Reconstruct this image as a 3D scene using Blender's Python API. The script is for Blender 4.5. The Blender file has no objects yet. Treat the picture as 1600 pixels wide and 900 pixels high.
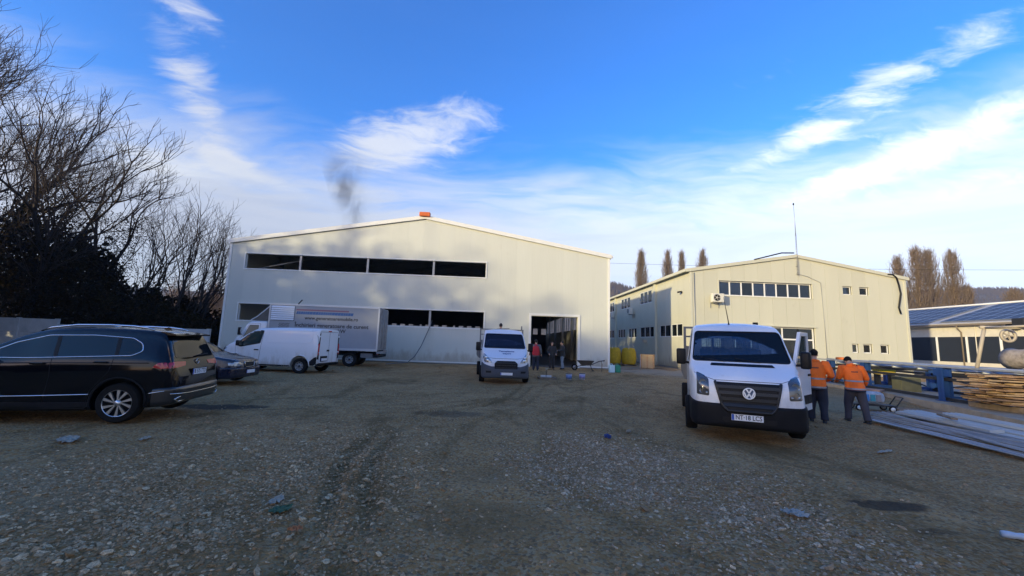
import bpy, bmesh, math, random
import numpy as np
from mathutils import Vector, Matrix, noise
from mathutils.geometry import delaunay_2d_cdt
from mathutils.bvhtree import BVHTree
R = math.radians
SC = bpy.context.scene
COL = SC.collection
# ------------------------------------------------------------------ camera
cam_d = bpy.data.cameras.new('camera')
cam_d.sensor_width = 36.0
cam_d.lens = 640.0 / 1600.0 * 36.0
cam_d.clip_start = 0.05
cam_d.clip_end = 6000.0
cam = bpy.data.objects.new('camera', cam_d)
COL.objects.link(cam)
CAM_M = Matrix.Rotation(R(-1.8), 4, 'Z') @ Matrix.Rotation(math.pi / 2 + math.atan(84 / 640), 4, 'X') @ Matrix.Rotation(0.035, 4, 'Z')
cam.matrix_world = Matrix.Translation((0, 0, 1.68)) @ CAM_M
SC.camera = cam
# ------------------------------------------------------------------ sun and sky
SUN_EL = R(9.5)
SUN_H = Vector((0.785, 0.620, 0))          # the way the light travels, on the ground
sun_dir = Vector((SUN_H.x * math.cos(SUN_EL), SUN_H.y * math.cos(SUN_EL), -math.sin(SUN_EL)))
sun_d = bpy.data.lights.new('sun', 'SUN')
sun_d.energy = 3.3
sun_d.angle = R(1.3)
sun_d.color = (1.0, 0.84, 0.48)
sun = bpy.data.objects.new('sun', sun_d)
COL.objects.link(sun)
sun.rotation_euler = sun_dir.to_track_quat('-Z', 'Y').to_euler()
sun.location = (-30, -30, 40)
SC.view_settings.view_transform = 'Standard'
SC.view_settings.look = 'None'
SC.view_settings.exposure = 0.75
SC.view_settings.gamma = 1.0
SC.view_settings.use_curve_mapping = False
SC.cycles.max_bounces = 6
SC.cycles.transparent_max_bounces = 12
SC.cycles.volume_bounces = 0
SC.cycles.use_denoising = True

world = bpy.data.worlds.new('World')
SC.world = world
world.use_nodes = True


class NT:
    """small helper for node trees"""
    def __init__(s, tree):
        s.t = tree
        s.n = tree.nodes
        s.l = tree.links

    def node(s, typ, **kw):
        n = s.n.new(typ)
        for k, v in kw.items():
            setattr(n, k, v)
        return n

    def put(s, sock, v):
        if v is None:
            return
        if isinstance(v, bpy.types.NodeSocket):
            s.l.new(v, sock)
        else:
            if hasattr(sock.default_value, '__len__') and not hasattr(v, '__len__'):
                v = [v] * len(sock.default_value)
            if hasattr(sock.default_value, '__len__') and len(sock.default_value) == 4 and len(v) == 3:
                v = tuple(v) + (1,)
            sock.default_value = v

    def math(s, op, a, b=None, c=None, clamp=False):
        n = s.node('ShaderNodeMath', operation=op, use_clamp=clamp)
        s.put(n.inputs[0], a)
        s.put(n.inputs[1], b)
        s.put(n.inputs[2], c)
        return n.outputs[0]

    def vmath(s, op, a, b=None, scale=None):
        n = s.node('ShaderNodeVectorMath', operation=op)
        s.put(n.inputs[0], a)
        if b is not None:
            s.put(n.inputs[1], b)
        if scale is not None:
            s.put(n.inputs[3], scale)
        return n.outputs['Value' if op in ('DOT_PRODUCT', 'LENGTH', 'DISTANCE') else 'Vector']

    def mix(s, f, a, b, blend='MIX'):
        n = s.node('ShaderNodeMix', data_type='RGBA', blend_type=blend)
        s.put(n.inputs[0], f)
        s.put(n.inputs[6], a)
        s.put(n.inputs[7], b)
        return n.outputs[2]

    def noise(s, vec=None, scale=5, detail=4, rough=0.55, dist=0.0, lac=2.0):
        n = s.node('ShaderNodeTexNoise')
        if vec is not None:
            s.l.new(vec, n.inputs['Vector'])
        n.inputs['Scale'].default_value = scale
        n.inputs['Detail'].default_value = detail
        n.inputs['Roughness'].default_value = rough
        n.inputs['Lacunarity'].default_value = lac
        n.inputs['Distortion'].default_value = dist
        return n.outputs['Fac']

    def ramp(s, f, pts, interp='LINEAR'):
        n = s.node('ShaderNodeValToRGB')
        n.color_ramp.interpolation = interp
        e = n.color_ramp.elements
        while len(e) < len(pts):
            e.new(0.5)
        for el, (p, c) in zip(e, pts):
            el.position = p
            el.color = (c, c, c, 1) if not hasattr(c, '__len__') else (tuple(c) + (1,))[:4]
        s.put(n.inputs[0], f)
        return n.outputs[0]

    def map(s, vec, scale=(1, 1, 1), loc=(0, 0, 0), rot=(0, 0, 0)):
        n = s.node('ShaderNodeMapping')
        s.l.new(vec, n.inputs[0])
        n.inputs[1].default_value = loc
        n.inputs[2].default_value = rot
        n.inputs[3].default_value = scale
        return n.outputs[0]

    def rng(s, v, a, b, c=0.0, d=1.0, smooth=False):
        n = s.node('ShaderNodeMapRange', interpolation_type='SMOOTHSTEP' if smooth else 'LINEAR', clamp=True)
        s.put(n.inputs[0], v)
        s.put(n.inputs[1], a)
        s.put(n.inputs[2], b)
        s.put(n.inputs[3], c)
        s.put(n.inputs[4], d)
        return n.outputs[0]


def pix_dir(x, y):
    """direction in the place of a point of the photograph (used once, to say where the clouds hang)"""
    return (CAM_M.to_3x3() @ Vector(((x - 800) / 640, -(y - 450) / 640, -1))).normalized()


def build_sky():
    w = NT(world.node_tree)
    w.n.clear()
    out = w.node('ShaderNodeOutputWorld')
    bg = w.node('ShaderNodeBackground')
    w.l.new(bg.outputs[0], out.inputs[0])
    sky = w.node('ShaderNodeTexSky', sky_type='NISHITA')
    sky.sun_disc = False
    sky.sun_elevation = SUN_EL
    to_sun = -sun_dir
    sky.sun_rotation = math.atan2(to_sun.x, to_sun.y)
    sky.altitude = 300
    sky.air_density = 1.0
    sky.dust_density = 0.6
    sky.ozone_density = 2.0
    g = w.node('ShaderNodeTexCoord').outputs['Generated']
    d = w.vmath('NORMALIZE', g)
    sep = w.node('ShaderNodeSeparateXYZ')
    w.l.new(d, sep.inputs[0])
    up = sep.outputs[2]
    # a deep clear winter blue: the sky's own colour, pushed as the phone pushed it
    sat = w.node('ShaderNodeHueSaturation')
    sat.inputs['Hue'].default_value = 0.508
    sat.inputs['Saturation'].default_value = 1.32
    sat.inputs['Value'].default_value = 1.0
    w.l.new(sky.outputs[0], sat.inputs['Color'])
    blue = w.mix(1.0, sat.outputs[0], (0.80, 1.70, 2.50), 'MULTIPLY')
    # flat cloud sheet: project the direction on a plane overhead
    upc = w.math('MAXIMUM', up, 0.03)
    inv = w.math('DIVIDE', 1.0, w.math('ADD', upc, 0.10))
    sheet = w.vmath('MULTIPLY', d, (1, 1, 0))
    sheet = w.vmath('SCALE', sheet, scale=inv)
    warp = w.node('ShaderNodeTexNoise')
    warp.inputs['Scale'].default_value = 1.3
    warp.inputs['Detail'].default_value = 3
    w.l.new(sheet, warp.inputs['Vector'])
    wv = w.vmath('SCALE', w.vmath('SUBTRACT', warp.outputs['Color'], (0.5, 0.5, 0.5)), scale=0.55)
    sheet_w = w.vmath('ADD', sheet, wv)
    streak = w.map(sheet_w, scale=(1.0, 3.2, 1), rot=(0, 0, R(-24)))
    n1 = w.noise(streak, 1.5, 9, 0.62, 0.25)
    n2 = w.noise(w.map(sheet_w, scale=(1, 2.1, 1), rot=(0, 0, R(15)), loc=(3.1, 1.7, 0)), 5.2, 9, 0.66, 0.4)
    tex = w.math('ADD', w.math('MULTIPLY', n1, 0.52), w.math('MULTIPLY', n2, 0.48))

    def patch(x, y, rx, ry, ang, amt):
        # a soft oval bank in the direction of (x, y)
        c = pix_dir(x, y)
        right = Vector((c.y, -c.x, 0)).normalized()
        upv = right.cross(c).normalized()
        a = R(ang)
        u = right * math.cos(a) + upv * math.sin(a)
        v = -right * math.sin(a) + upv * math.cos(a)
        pu = w.math('DIVIDE', w.vmath('DOT_PRODUCT', d, tuple(u)), rx)
        pv = w.math('DIVIDE', w.vmath('DOT_PRODUCT', d, tuple(v)), ry)
        front = w.math('GREATER_THAN', w.vmath('DOT_PRODUCT', d, tuple(c)), 0.0)
        r2 = w.math('ADD', w.math('MULTIPLY', pu, pu), w.math('MULTIPLY', pv, pv))
        f = w.math('POWER', 2.718, w.math('MULTIPLY', r2, -1.0))
        return w.math('MULTIPLY', w.math('MULTIPLY', f, front), amt)
    banks = [(325, 180, .055, .15, 28, .30), (255, 60, .05, .10, 40, .10), (240, 262, .09, .05, 0, .34), (660, 205, .22, .075, 18, .36),
             (600, 245, .10, .05, 0, .16), (1410, 115, .24, .048, 17, .265), (1490, 200, .26, .038, 15, .245), (1250, 225, .14, .03, 12, .20),
             (1540, 285, .26, .05, 8, .20), (300, 10, .09, .03, -15, .26), (430, 285, .16, .018, -14, .2), (1130, 160, .2, .06, 20, .10),
             (1400, 255, .25, .03, 10, .18)]
    tot = None
    for b in banks:
        p = patch(*b)
        tot = p if tot is None else w.math('ADD', tot, p)
    base = w.rng(up, 0.02, 0.85, 0.0, -0.10)
    cov = w.math('ADD', w.math('ADD', tex, tot), base)
    cl = w.rng(cov, 0.61, 0.88, 0, 1, True)
    cl = w.math('MULTIPLY', cl, 0.84)
    # thin milky veil thickening to the horizon
    veil = w.rng(w.math('ADD', up, w.math('MULTIPLY', w.math('SUBTRACT', n1, 0.5), 0.22)), 0.24, 0.46, 0.95, 0.03, True)
    lowshade = w.noise(w.map(d, scale=(1.4, 1.4, 7)), 2.2, 4, 0.5)
    ccol = w.mix(w.rng(lowshade, 0.35, 0.7), (5.9, 6.2, 6.8), (7.2, 7.3, 7.4))
    vcol = w.mix(w.rng(up, 0.0, 0.34), (4.7, 4.85, 5.4), (5.9, 6.1, 6.6))
    bandn = w.noise(w.map(d, scale=(1.2, 1.2, 9), rot=(R(4), R(-3), 0)), 3.0, 6, 0.6, 0.3)
    vcol = w.mix(w.math('MULTIPLY', w.rng(bandn, 0.42, 0.68, 0, 1, True), 0.55), vcol, (4.6, 4.9, 5.8))
    # thin cloud takes its share of light from the sky model itself: its colour there, over that model's usual colour at this height
    usual = w.ramp(w.math('MAXIMUM', up, 0.0), [(.05, (.38, .47, .38)), (.17, (.24, .37, .44)), (.34, (.125, .22, .34)), (.64, (.060, .112, .195)), (.94, (.036, .067, .120))])
    share = w.vmath('DIVIDE', w.vmath('SCALE', sky.outputs[0], scale=0.1), usual)
    vcol = w.vmath('MULTIPLY', vcol, share)
    ccol = w.vmath('MULTIPLY', ccol, share)
    c1 = w.mix(veil, blue, vcol)
    c2 = w.mix(cl, c1, ccol)
    w.l.new(c2, bg.inputs[0])
    bg.inputs[1].default_value = 0.11


build_sky()
# ------------------------------------------------------------------ materials
MATS = {}


def pbr(name, col, rough=0.6, metal=0.0, bump=0.0, bscale=40, var=0.0, vscale=3.0, spec=None, coat=0.0, dirt=None, trans=0.0, alpha=1.0, streak=False, splash=None, tone=0.0, rib=0.0):
    """principled material with a little uneven colour and fine relief"""
    if name in MATS:
        return MATS[name]
    m = bpy.data.materials.new(name)
    m.use_nodes = True
    t = NT(m.node_tree)
    b = t.n['Principled BSDF']
    b.inputs['Roughness'].default_value = rough
    b.inputs['Metallic'].default_value = metal
    if spec is not None:
        b.inputs['Specular IOR Level'].default_value = spec
    if coat:
        b.inputs['Coat Weight'].default_value = coat
        b.inputs['Coat Roughness'].default_value = 0.04
    if trans:
        b.inputs['Transmission Weight'].default_value = trans
    if alpha < 1:
        b.inputs['Alpha'].default_value = alpha
    c = tuple(col) + (1,)
    raw = None
    if var or dirt or bump or splash or tone or rib:
        o = raw = t.node('ShaderNodeTexCoord').outputs['Object']
        info = t.node('ShaderNodeObjectInfo').outputs['Random']
        off = t.node('ShaderNodeCombineXYZ')
        for k in range(3):
            t.l.new(t.math('MULTIPLY', info, 37.0 + 11 * k), off.inputs[k])
        o = t.vmath('ADD', o, off.outputs[0])
    cs = None
    if var:
        vec = t.map(o, scale=(1, 1, 0.15)) if streak else o
        n = t.noise(vec, vscale, 6, 0.6)
        lo = tuple(max(0, x * (1 - var)) for x in col)
        hi = tuple(min(1, x * (1 + var)) for x in col)
        cs = t.mix(t.rng(n, 0.3, 0.7), lo, hi)
    if dirt:
        dcol, amt, dsc = dirt
        n = t.noise(o, dsc, 8, 0.65)
        cs = t.mix(t.rng(n, 0.62 - 0.25 * amt, 0.80, 0, min(1, amt + 0.25), True), cs if cs is not None else c, dcol)
        rr = t.rng(n, 0.4, 0.7, rough, min(1, rough + 0.3))
        t.l.new(rr, b.inputs['Roughness'])
    if tone:
        k = t.rng(info, 0, 1, 1 - tone, 1 + tone)
        cs = t.vmath('SCALE', cs if cs is not None else tuple(col), scale=k)
    if splash:
        sp = t.node('ShaderNodeSeparateXYZ')
        t.l.new(raw, sp.inputs[0])
        n = t.noise(t.map(raw, scale=(1, 1, .35)), 2.6, 7, .68)
        f = t.rng(t.math('ADD', sp.outputs[2], t.math('MULTIPLY', t.math('SUBTRACT', n, .5), 2.2)), .05, .95, .75, 0, True)
        cs = t.mix(f, cs if cs is not None else c, splash)
    if cs is not None:
        t.l.new(cs, b.inputs['Base Color'])
    else:
        b.inputs['Base Color'].default_value = c
    if bump:
        n = t.noise(o, bscale, 5, 0.6)
        bn = t.node('ShaderNodeBump')
        bn.inputs['Strength'].default_value = bump
        bn.inputs['Distance'].default_value = 0.02
        t.l.new(n, bn.inputs['Height'])
        t.l.new(bn.outputs[0], b.inputs['Normal'])
    if rib:
        sp = t.node('ShaderNodeSeparateXYZ')
        t.l.new(raw, sp.inputs[0])
        q = t.math('ADD', sp.outputs[0], sp.outputs[1])
        wv = t.math('SINE', t.math('MULTIPLY', q, 2 * math.pi / rib))
        wob = t.noise(raw, .7, 3, .5)
        hgt = t.math('ADD', t.math('MULTIPLY', wv, .0012), t.math('MULTIPLY', wob, .02))
        bn = t.node('ShaderNodeBump')
        bn.inputs['Strength'].default_value = .5
        bn.inputs['Distance'].default_value = 1.0
        t.l.new(hgt, bn.inputs['Height'])
        t.l.new(bn.outputs[0], b.inputs['Normal'])
    MATS[name] = m
    return m


def glass_mat(name, tint, clear, rough=0.02):
    """window glass: see-through by `clear`, the rest a tinted sheet, with a reflecting face"""
    if name in MATS:
        return MATS[name]
    m = bpy.data.materials.new(name)
    m.use_nodes = True
    t = NT(m.node_tree)
    t.n.remove(t.n['Principled BSDF'])
    out = t.n['Material Output']
    tr = t.node('ShaderNodeBsdfTransparent')
    tr.inputs[0].default_value = tuple(0.45 + 0.55 * c / max(max(tint), .01) for c in tint) + (1,)
    df = t.node('ShaderNodeBsdfDiffuse')
    df.inputs[0].default_value = tuple(tint) + (1,)
    gl = t.node('ShaderNodeBsdfGlossy')
    gl.inputs['Roughness'].default_value = rough
    m1 = t.node('ShaderNodeMixShader')
    m1.inputs[0].default_value = clear
    t.l.new(df.outputs[0], m1.inputs[1])
    t.l.new(tr.outputs[0], m1.inputs[2])
    fr = t.node('ShaderNodeFresnel')
    fr.inputs[0].default_value = 1.5
    m2 = t.node('ShaderNodeMixShader')
    t.l.new(fr.outputs[0], m2.inputs[0])
    t.l.new(m1.outputs[0], m2.inputs[1])
    t.l.new(gl.outputs[0], m2.inputs[2])
    t.l.new(m2.outputs[0], out.inputs[0])
    MATS[name] = m
    return m


# ------------------------------------------------------------------ mesh helpers
class MB:
    """collects shapes; build() links them as ONE mesh object"""
    def __init__(s):
        s.v = []
        s.f = []
        s.sm = []

    def add(s, vs, fs, smooth=False, M=None):
        k = len(s.v)
        if M is not None:
            vs = [M @ Vector(p) for p in vs]
        s.v += [tuple(p) for p in vs]
        s.f += [tuple(i + k for i in f) for f in fs]
        s.sm += [smooth] * len(fs)
        return s

    def box(s, x0, x1, y0, y1, z0, z1, M=None):
        v = [(x0, y0, z0), (x1, y0, z0), (x1, y1, z0), (x0, y1, z0), (x0, y0, z1), (x1, y0, z1), (x1, y1, z1), (x0, y1, z1)]
        return s.add(v, [(0, 3, 2, 1), (4, 5, 6, 7), (0, 1, 5, 4), (1, 2, 6, 5), (2, 3, 7, 6), (3, 0, 4, 7)], False, M)

    def bbox(s, x0, x1, y0, y1, z0, z1, b=0.01, M=None):
        """box with chamfered edges"""
        bm = bmesh.new()
        bmesh.ops.create_cube(bm, size=1, matrix=Matrix.Translation(((x0 + x1) / 2, (y0 + y1) / 2, (z0 + z1) / 2)) @ Matrix.Diagonal((x1 - x0, y1 - y0, z1 - z0, 1)))
        bmesh.ops.bevel(bm, geom=bm.edges[:], offset=b, segments=2, affect='EDGES', profile=0.6)
        return s.bm(bm, M)

    def bm(s, bm, M=None, smooth=False):
        bm.verts.index_update()
        s.add([v.co.copy() for v in bm.verts], [[v.index for v in f.verts] for f in bm.faces], smooth, M)
        bm.free()
        return s

    def prism(s, poly, y0, y1, axis='y', M=None):
        """poly of (a, b): axis y -> (a, y, b); x -> (x, a, b); z -> (a, b, z)"""
        def P(a, b, c):
            return (a, c, b) if axis == 'y' else ((c, a, b) if axis == 'x' else (a, b, c))
        n = len(poly)
        v = [P(a, b, y0) for a, b in poly] + [P(a, b, y1) for a, b in poly]
        f = [tuple(range(n)), tuple(range(2 * n - 1, n - 1, -1))] + [(i, n + i, n + (i + 1) % n, (i + 1) % n) for i in range(n)]
        bm = bmesh.new()
        bv = [bm.verts.new(p) for p in v]
        for q in f:
            bm.faces.new([bv[i] for i in q])
        bmesh.ops.recalc_face_normals(bm, faces=bm.faces[:])
        return s.bm(bm, M)

    def tube(s, pts, r, n=8, cap=True, M=None, smooth=True):
        """round bar along pts; r a number or one per point"""
        pts = [Vector(p) for p in pts]
        rs = r if hasattr(r, '__len__') else [r] * len(pts)
        vs, fs = [], []
        prev = None
        for i, p in enumerate(pts):
            d = (pts[min(i + 1, len(pts) - 1)] - pts[max(i - 1, 0)])
            if d.length < 1e-9:
                d = Vector((0, 0, 1))
            d.normalize()
            if prev is None:
                u = d.orthogonal().normalized()
            else:
                u = prev - d * prev.dot(d)
                u = u.normalized() if u.length > 1e-6 else d.orthogonal().normalized()
            prev = u
            w = d.cross(u)
            for k in range(n):
                a = 2 * math.pi * k / n
                vs.append(p + (u * math.cos(a) + w * math.sin(a)) * rs[i])
        for i in range(len(pts) - 1):
            for k in range(n):
                a, b = i * n + k, i * n + (k + 1) % n
                fs.append((a, b, b + n, a + n))
        if cap:
            fs.append(tuple(range(n - 1, -1, -1)))
            fs.append(tuple(range((len(pts) - 1) * n, len(pts) * n)))
        return s.add(vs, fs, smooth, M)

    def lathe(s, prof, n=24, M=None, axis='z', smooth=True, closed=False, caps=True):
        """prof of (r, h) turned about an axis"""
        vs, fs = [], []
        for r, h in prof:
            for k in range(n):
                a = 2 * math.pi * k / n
                c, q = r * math.cos(a), r * math.sin(a)
                vs.append((c, q, h) if axis == 'z' else ((c, h, q) if axis == 'y' else (h, c, q)))
        m = len(prof)
        for i in range(m - 1 + (1 if closed else 0)):
            for k in range(n):
                a, b = i * n + k, i * n + (k + 1) % n
                a2, b2 = ((i + 1) % m) * n + k, ((i + 1) % m) * n + (k + 1) % n
                fs.append((a, b, b2, a2))
        if not closed and caps:
            if prof[0][0] > 1e-6:
                fs.append(tuple(range(n - 1, -1, -1)))
            if prof[-1][0] > 1e-6:
                fs.append(tuple(range((m - 1) * n, m * n)))
        return s.add(vs, fs, smooth, M)

    def data(s, name, mat=None, recalc=False, weld=False):
        me = bpy.data.meshes.new(name)
        me.from_pydata(s.v, [], s.f)
        me.polygons.foreach_set('use_smooth', s.sm)
        if recalc or weld:
            bm = bmesh.new()
            bm.from_mesh(me)
            if weld:
                bmesh.ops.remove_doubles(bm, verts=bm.verts[:], dist=1e-5)
            bmesh.ops.recalc_face_normals(bm, faces=bm.faces[:])
            bm.to_mesh(me)
            bm.free()
        me.update()
        if mat is not None:
            me.materials.append(mat)
        return me

    def build(s, name, mat, parent=None, recalc=True, weld=False, loc=None, rot=None):
        return link(name, s.data(name, mat, recalc, weld), parent, loc, rot)


def link(name, me, parent=None, loc=None, rot=None):
    o = bpy.data.objects.new(name, me)
    COL.objects.link(o)
    if parent is not None:
        o.parent = parent
    if loc is not None:
        o.location = loc
    if rot is not None:
        o.rotation_euler = rot
    return o


def tag(o, label, cat, group=None, kind=None):
    if label:
        o['label'] = label
    if cat:
        o['category'] = cat
    if group:
        o['group'] = group
    o['kind'] = kind or 'thing'
    return o


def thing(name, label, cat, loc=(0, 0, 0), rz=0.0, group=None):
    o = bpy.data.objects.new(name, None)
    o.empty_display_size = 0.2
    COL.objects.link(o)
    o.location = loc
    o.rotation_euler = (0, 0, rz)
    return tag(o, label, cat, group)


def smooth_by_angle(me, deg=35):
    bm = bmesh.new()
    bm.from_mesh(me)
    for f in bm.faces:
        f.smooth = True
    lim = R(deg)
    for e in bm.edges:
        if len(e.link_faces) == 2 and e.calc_face_angle(0) > lim:
            e.smooth = False
    bm.to_mesh(me)
    bm.free()


def boolean(me, cutters, op='DIFFERENCE'):
    """mesh data with cutters (list of MB) taken away"""
    o = bpy.data.objects.new('tmp', me)
    COL.objects.link(o)
    cs = []
    for c in cutters:
        k = bpy.data.objects.new('cut', c.data('cut', None, True, True))
        COL.objects.link(k)
        md = o.modifiers.new('b', 'BOOLEAN')
        md.operation = op
        md.solver = 'EXACT'
        md.object = k
        cs.append(k)
    dg = bpy.context.evaluated_depsgraph_get()
    new = bpy.data.meshes.new_from_object(o.evaluated_get(dg))
    for k in cs:
        bpy.data.objects.remove(k)
    bpy.data.objects.remove(o)
    return new


def text_mesh(name, body, size, mat, parent, M, thick=0.002, bold=0.0, width=None, align='CENTER', shear=0.0):
    """flat lettering as its own mesh; lies in the local xy plane before M"""
    cu = bpy.data.curves.new(name, 'FONT')
    cu.body = body
    cu.size = size
    cu.align_x = align
    cu.align_y = 'CENTER'
    cu.extrude = thick
    cu.offset = bold
    cu.shear = shear
    cu.resolution_u = 3
    o = bpy.data.objects.new('tmp', cu)
    COL.objects.link(o)
    dg = bpy.context.evaluated_depsgraph_get()
    me = bpy.data.meshes.new_from_object(o.evaluated_get(dg))
    bpy.data.objects.remove(o)
    if width:
        xs = [v.co.x for v in me.vertices]
        k = width / (max(xs) - min(xs))
        me.transform(Matrix.Diagonal((k, 1, 1, 1)))
    me.transform(M)
    me.name = name
    me.materials.clear()
    me.materials.append(mat)
    return link(name, me, parent)


def round_poly(pts, r, n=4):
    """polygon with rounded corners"""
    out = []
    m = len(pts)
    for i in range(m):
        p0, p, p1 = Vector(pts[i - 1]), Vector(pts[i]), Vector(pts[(i + 1) % m])
        a, b = (p0 - p), (p1 - p)
        rr = r[i] if hasattr(r, '__len__') else r
        k = min(rr, a.length * 0.45, b.length * 0.45)
        if k < 1e-4:
            out.append(tuple(p))
            continue
        A, B = p + a.normalized() * k, p + b.normalized() * k
        for j in range(n + 1):
            t = j / n
            out.append(tuple(A * (1 - t) ** 2 + p * 2 * t * (1 - t) + B * t ** 2))
    return out
# ================================================================== ground
rng = np.random.default_rng(7)


def vnoise(x, y, seed=0):
    """smooth value noise on arrays"""
    xi, yi = np.floor(x).astype(np.int64), np.floor(y).astype(np.int64)
    fx, fy = x - xi, y - yi
    fx, fy = fx * fx * (3 - 2 * fx), fy * fy * (3 - 2 * fy)

    def h(a, b):
        n = (a * 374761393 + b * 668265263 + seed * 982451653) & 0x7fffffff
        n = ((n ^ (n >> 13)) * 1274126177) & 0x7fffffff
        return ((n ^ (n >> 16)) & 0xffff) / 65535.0
    return (h(xi, yi) * (1 - fx) + h(xi + 1, yi) * fx) * (1 - fy) + (h(xi, yi + 1) * (1 - fx) + h(xi + 1, yi + 1) * fx) * fy


TRACK = [(-1.25, 2.6), (-1.36, 4.25), (-1.61, 4.93), (-1.83, 5.91), (-1.96, 7.68), (-1.57, 9.33), (-0.56, 11.18), (0.54, 13.25), (0.9, 15.0)]
TRACK2 = [(3.2, 2.0), (3.4, 5.0), (3.9, 9.0), (3.6, 14.0), (3.2, 20.0), (3.6, 27.0)]
TRACK4 = [(1.6, 2.4), (0.6, 4.0), (-0.1, 6.0), (0.3, 8.5), (1.6, 11.5), (2.6, 16.0)]
TRACK3 = [(-9.5, 6.2), (-6.0, 10.2), (-2.0, 12.2), (2.0, 15.5), (5.0, 20.0), (9.5, 26.5)]


def track_groove(x, y, line, offs, half, depth):
    z = np.zeros_like(x)
    pts = []
    for (ax, ay), (bx, by) in zip(line[:-1], line[1:]):
        n = max(2, int(math.hypot(bx - ax, by - ay) / 0.15))
        pts += [(ax + (bx - ax) * i / n, ay + (by - ay) * i / n) for i in range(n)]
    pts = np.array(pts)
    for k in range(3):
        pts[1:-1] = (pts[:-2] + pts[1:-1] * 2 + pts[2:]) / 4
    best = np.full(x.shape, 1e9)
    lat = np.zeros_like(x)
    arc = np.zeros_like(x)
    s = 0
    for i in range(len(pts) - 1):
        a, b = pts[i], pts[i + 1]
        d = b - a
        L = np.hypot(*d)
        t = np.clip(((x - a[0]) * d[0] + (y - a[1]) * d[1]) / L ** 2, 0, 1)
        qx, qy = x - a[0] - t * d[0], y - a[1] - t * d[1]
        r = np.hypot(qx, qy)
        m = r < best
        best[m] = r[m]
        lat[m] = ((d[0] * qy - d[1] * qx) / L)[m]
        arc[m] = (s + t * L)[m]
        s += L
    for o in offs:
        q = np.abs(lat - o) / half
        g = np.clip(1.25 - q, 0, 1) ** 0.7
        rim = np.exp(-((q - 1.35) / 0.25) ** 2)
        tread = (0.75 + 0.25 * np.sign(np.sin(arc * 2 * math.pi / 0.11 + lat * 30))) * np.clip(1.9 * vnoise(arc * .8, arc * 0 + o, 71) + .05, .3, 1)
        ok = (best < 2.0)
        z += ok * (-depth * g * tread + depth * 0.5 * rim)
    return z


def ground_z(x, y):
    x, y = np.asarray(x, float), np.asarray(y, float)
    near = np.clip(1 - (np.hypot(x, y - 10) - 30) / 30, 0, 1)
    z = 0.10 * (vnoise(x * .22, y * .22, 1) - .5) + 0.05 * (vnoise(x * .8, y * .8, 2) - .5) + 0.028 * (vnoise(x * 3, y * 3, 3) - .5) + 0.018 * (vnoise(x * 9, y * 9, 4) - .5)
    z = z * near
    z += track_groove(x, y, TRACK, (-0.19, 0.19), 0.115, 0.042)
    z += track_groove(x, y, TRACK2, (-0.8, 0.8), 0.13, 0.014)
    z += track_groove(x, y, TRACK3, (-0.85, 0.85), 0.12, 0.020)
    z += track_groove(x, y, TRACK4, (-0.75, 0.75), 0.12, 0.016)
    return z - 0.02


def gz1(x, y):
    return float(ground_z(np.array([x]), np.array([y]))[0])


def axis_steps(lo, hi, fine, edge, top):
    a = list(np.arange(lo, hi, fine))
    st = fine
    p = hi
    while p < top:
        a.append(p)
        st *= edge
        p += st
    a.append(top)
    st, p = fine, lo
    b = []
    while p > -top:
        st *= edge
        p -= st
        b.append(max(p, -top))
    return np.array(b[::-1] + a)


gx = axis_steps(-9, 9, 0.06, 1.09, 2500)
ys = [1.2]
while ys[-1] < 34:
    ys.append(ys[-1] + max(0.03, 0.0085 * ys[-1]))
st = 0.4
while ys[-1] < 2500:
    st *= 1.14
    ys.append(ys[-1] + st)
lowy = [1.2]
st = 0.1
while lowy[-1] > -300:
    st *= 1.2
    lowy.append(lowy[-1] - st)
gy = np.array(lowy[:0:-1] + ys)
GX, GY = np.meshgrid(gx, gy)
GZ = ground_z(GX, GY)
nx, ny = len(gx), len(gy)
vv = np.stack([GX.ravel(), GY.ravel(), GZ.ravel()], 1)
ii = (np.arange(ny - 1)[:, None] * nx + np.arange(nx - 1)[None, :]).ravel()
ff = np.stack([ii, ii + 1, ii + 1 + nx, ii + nx], 1)


def fast_mesh(name, v, f, mat, smooth=True):
    me = bpy.data.meshes.new(name)
    me.vertices.add(len(v))
    me.vertices.foreach_set('co', np.ascontiguousarray(v, dtype=np.float32).ravel())
    k = f.shape[1]
    me.loops.add(f.size)
    me.loops.foreach_set('vertex_index', np.ascontiguousarray(f, dtype=np.int32).ravel())
    me.polygons.add(len(f))
    me.polygons.foreach_set('loop_start', np.arange(len(f), dtype=np.int32) * k)
    me.polygons.foreach_set('loop_total', np.full(len(f), k, dtype=np.int32))
    me.polygons.foreach_set('use_smooth', np.full(len(f), smooth))
    me.update(calc_edges=True)
    if mat is not None:
        me.materials.append(mat)
    return me


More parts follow.
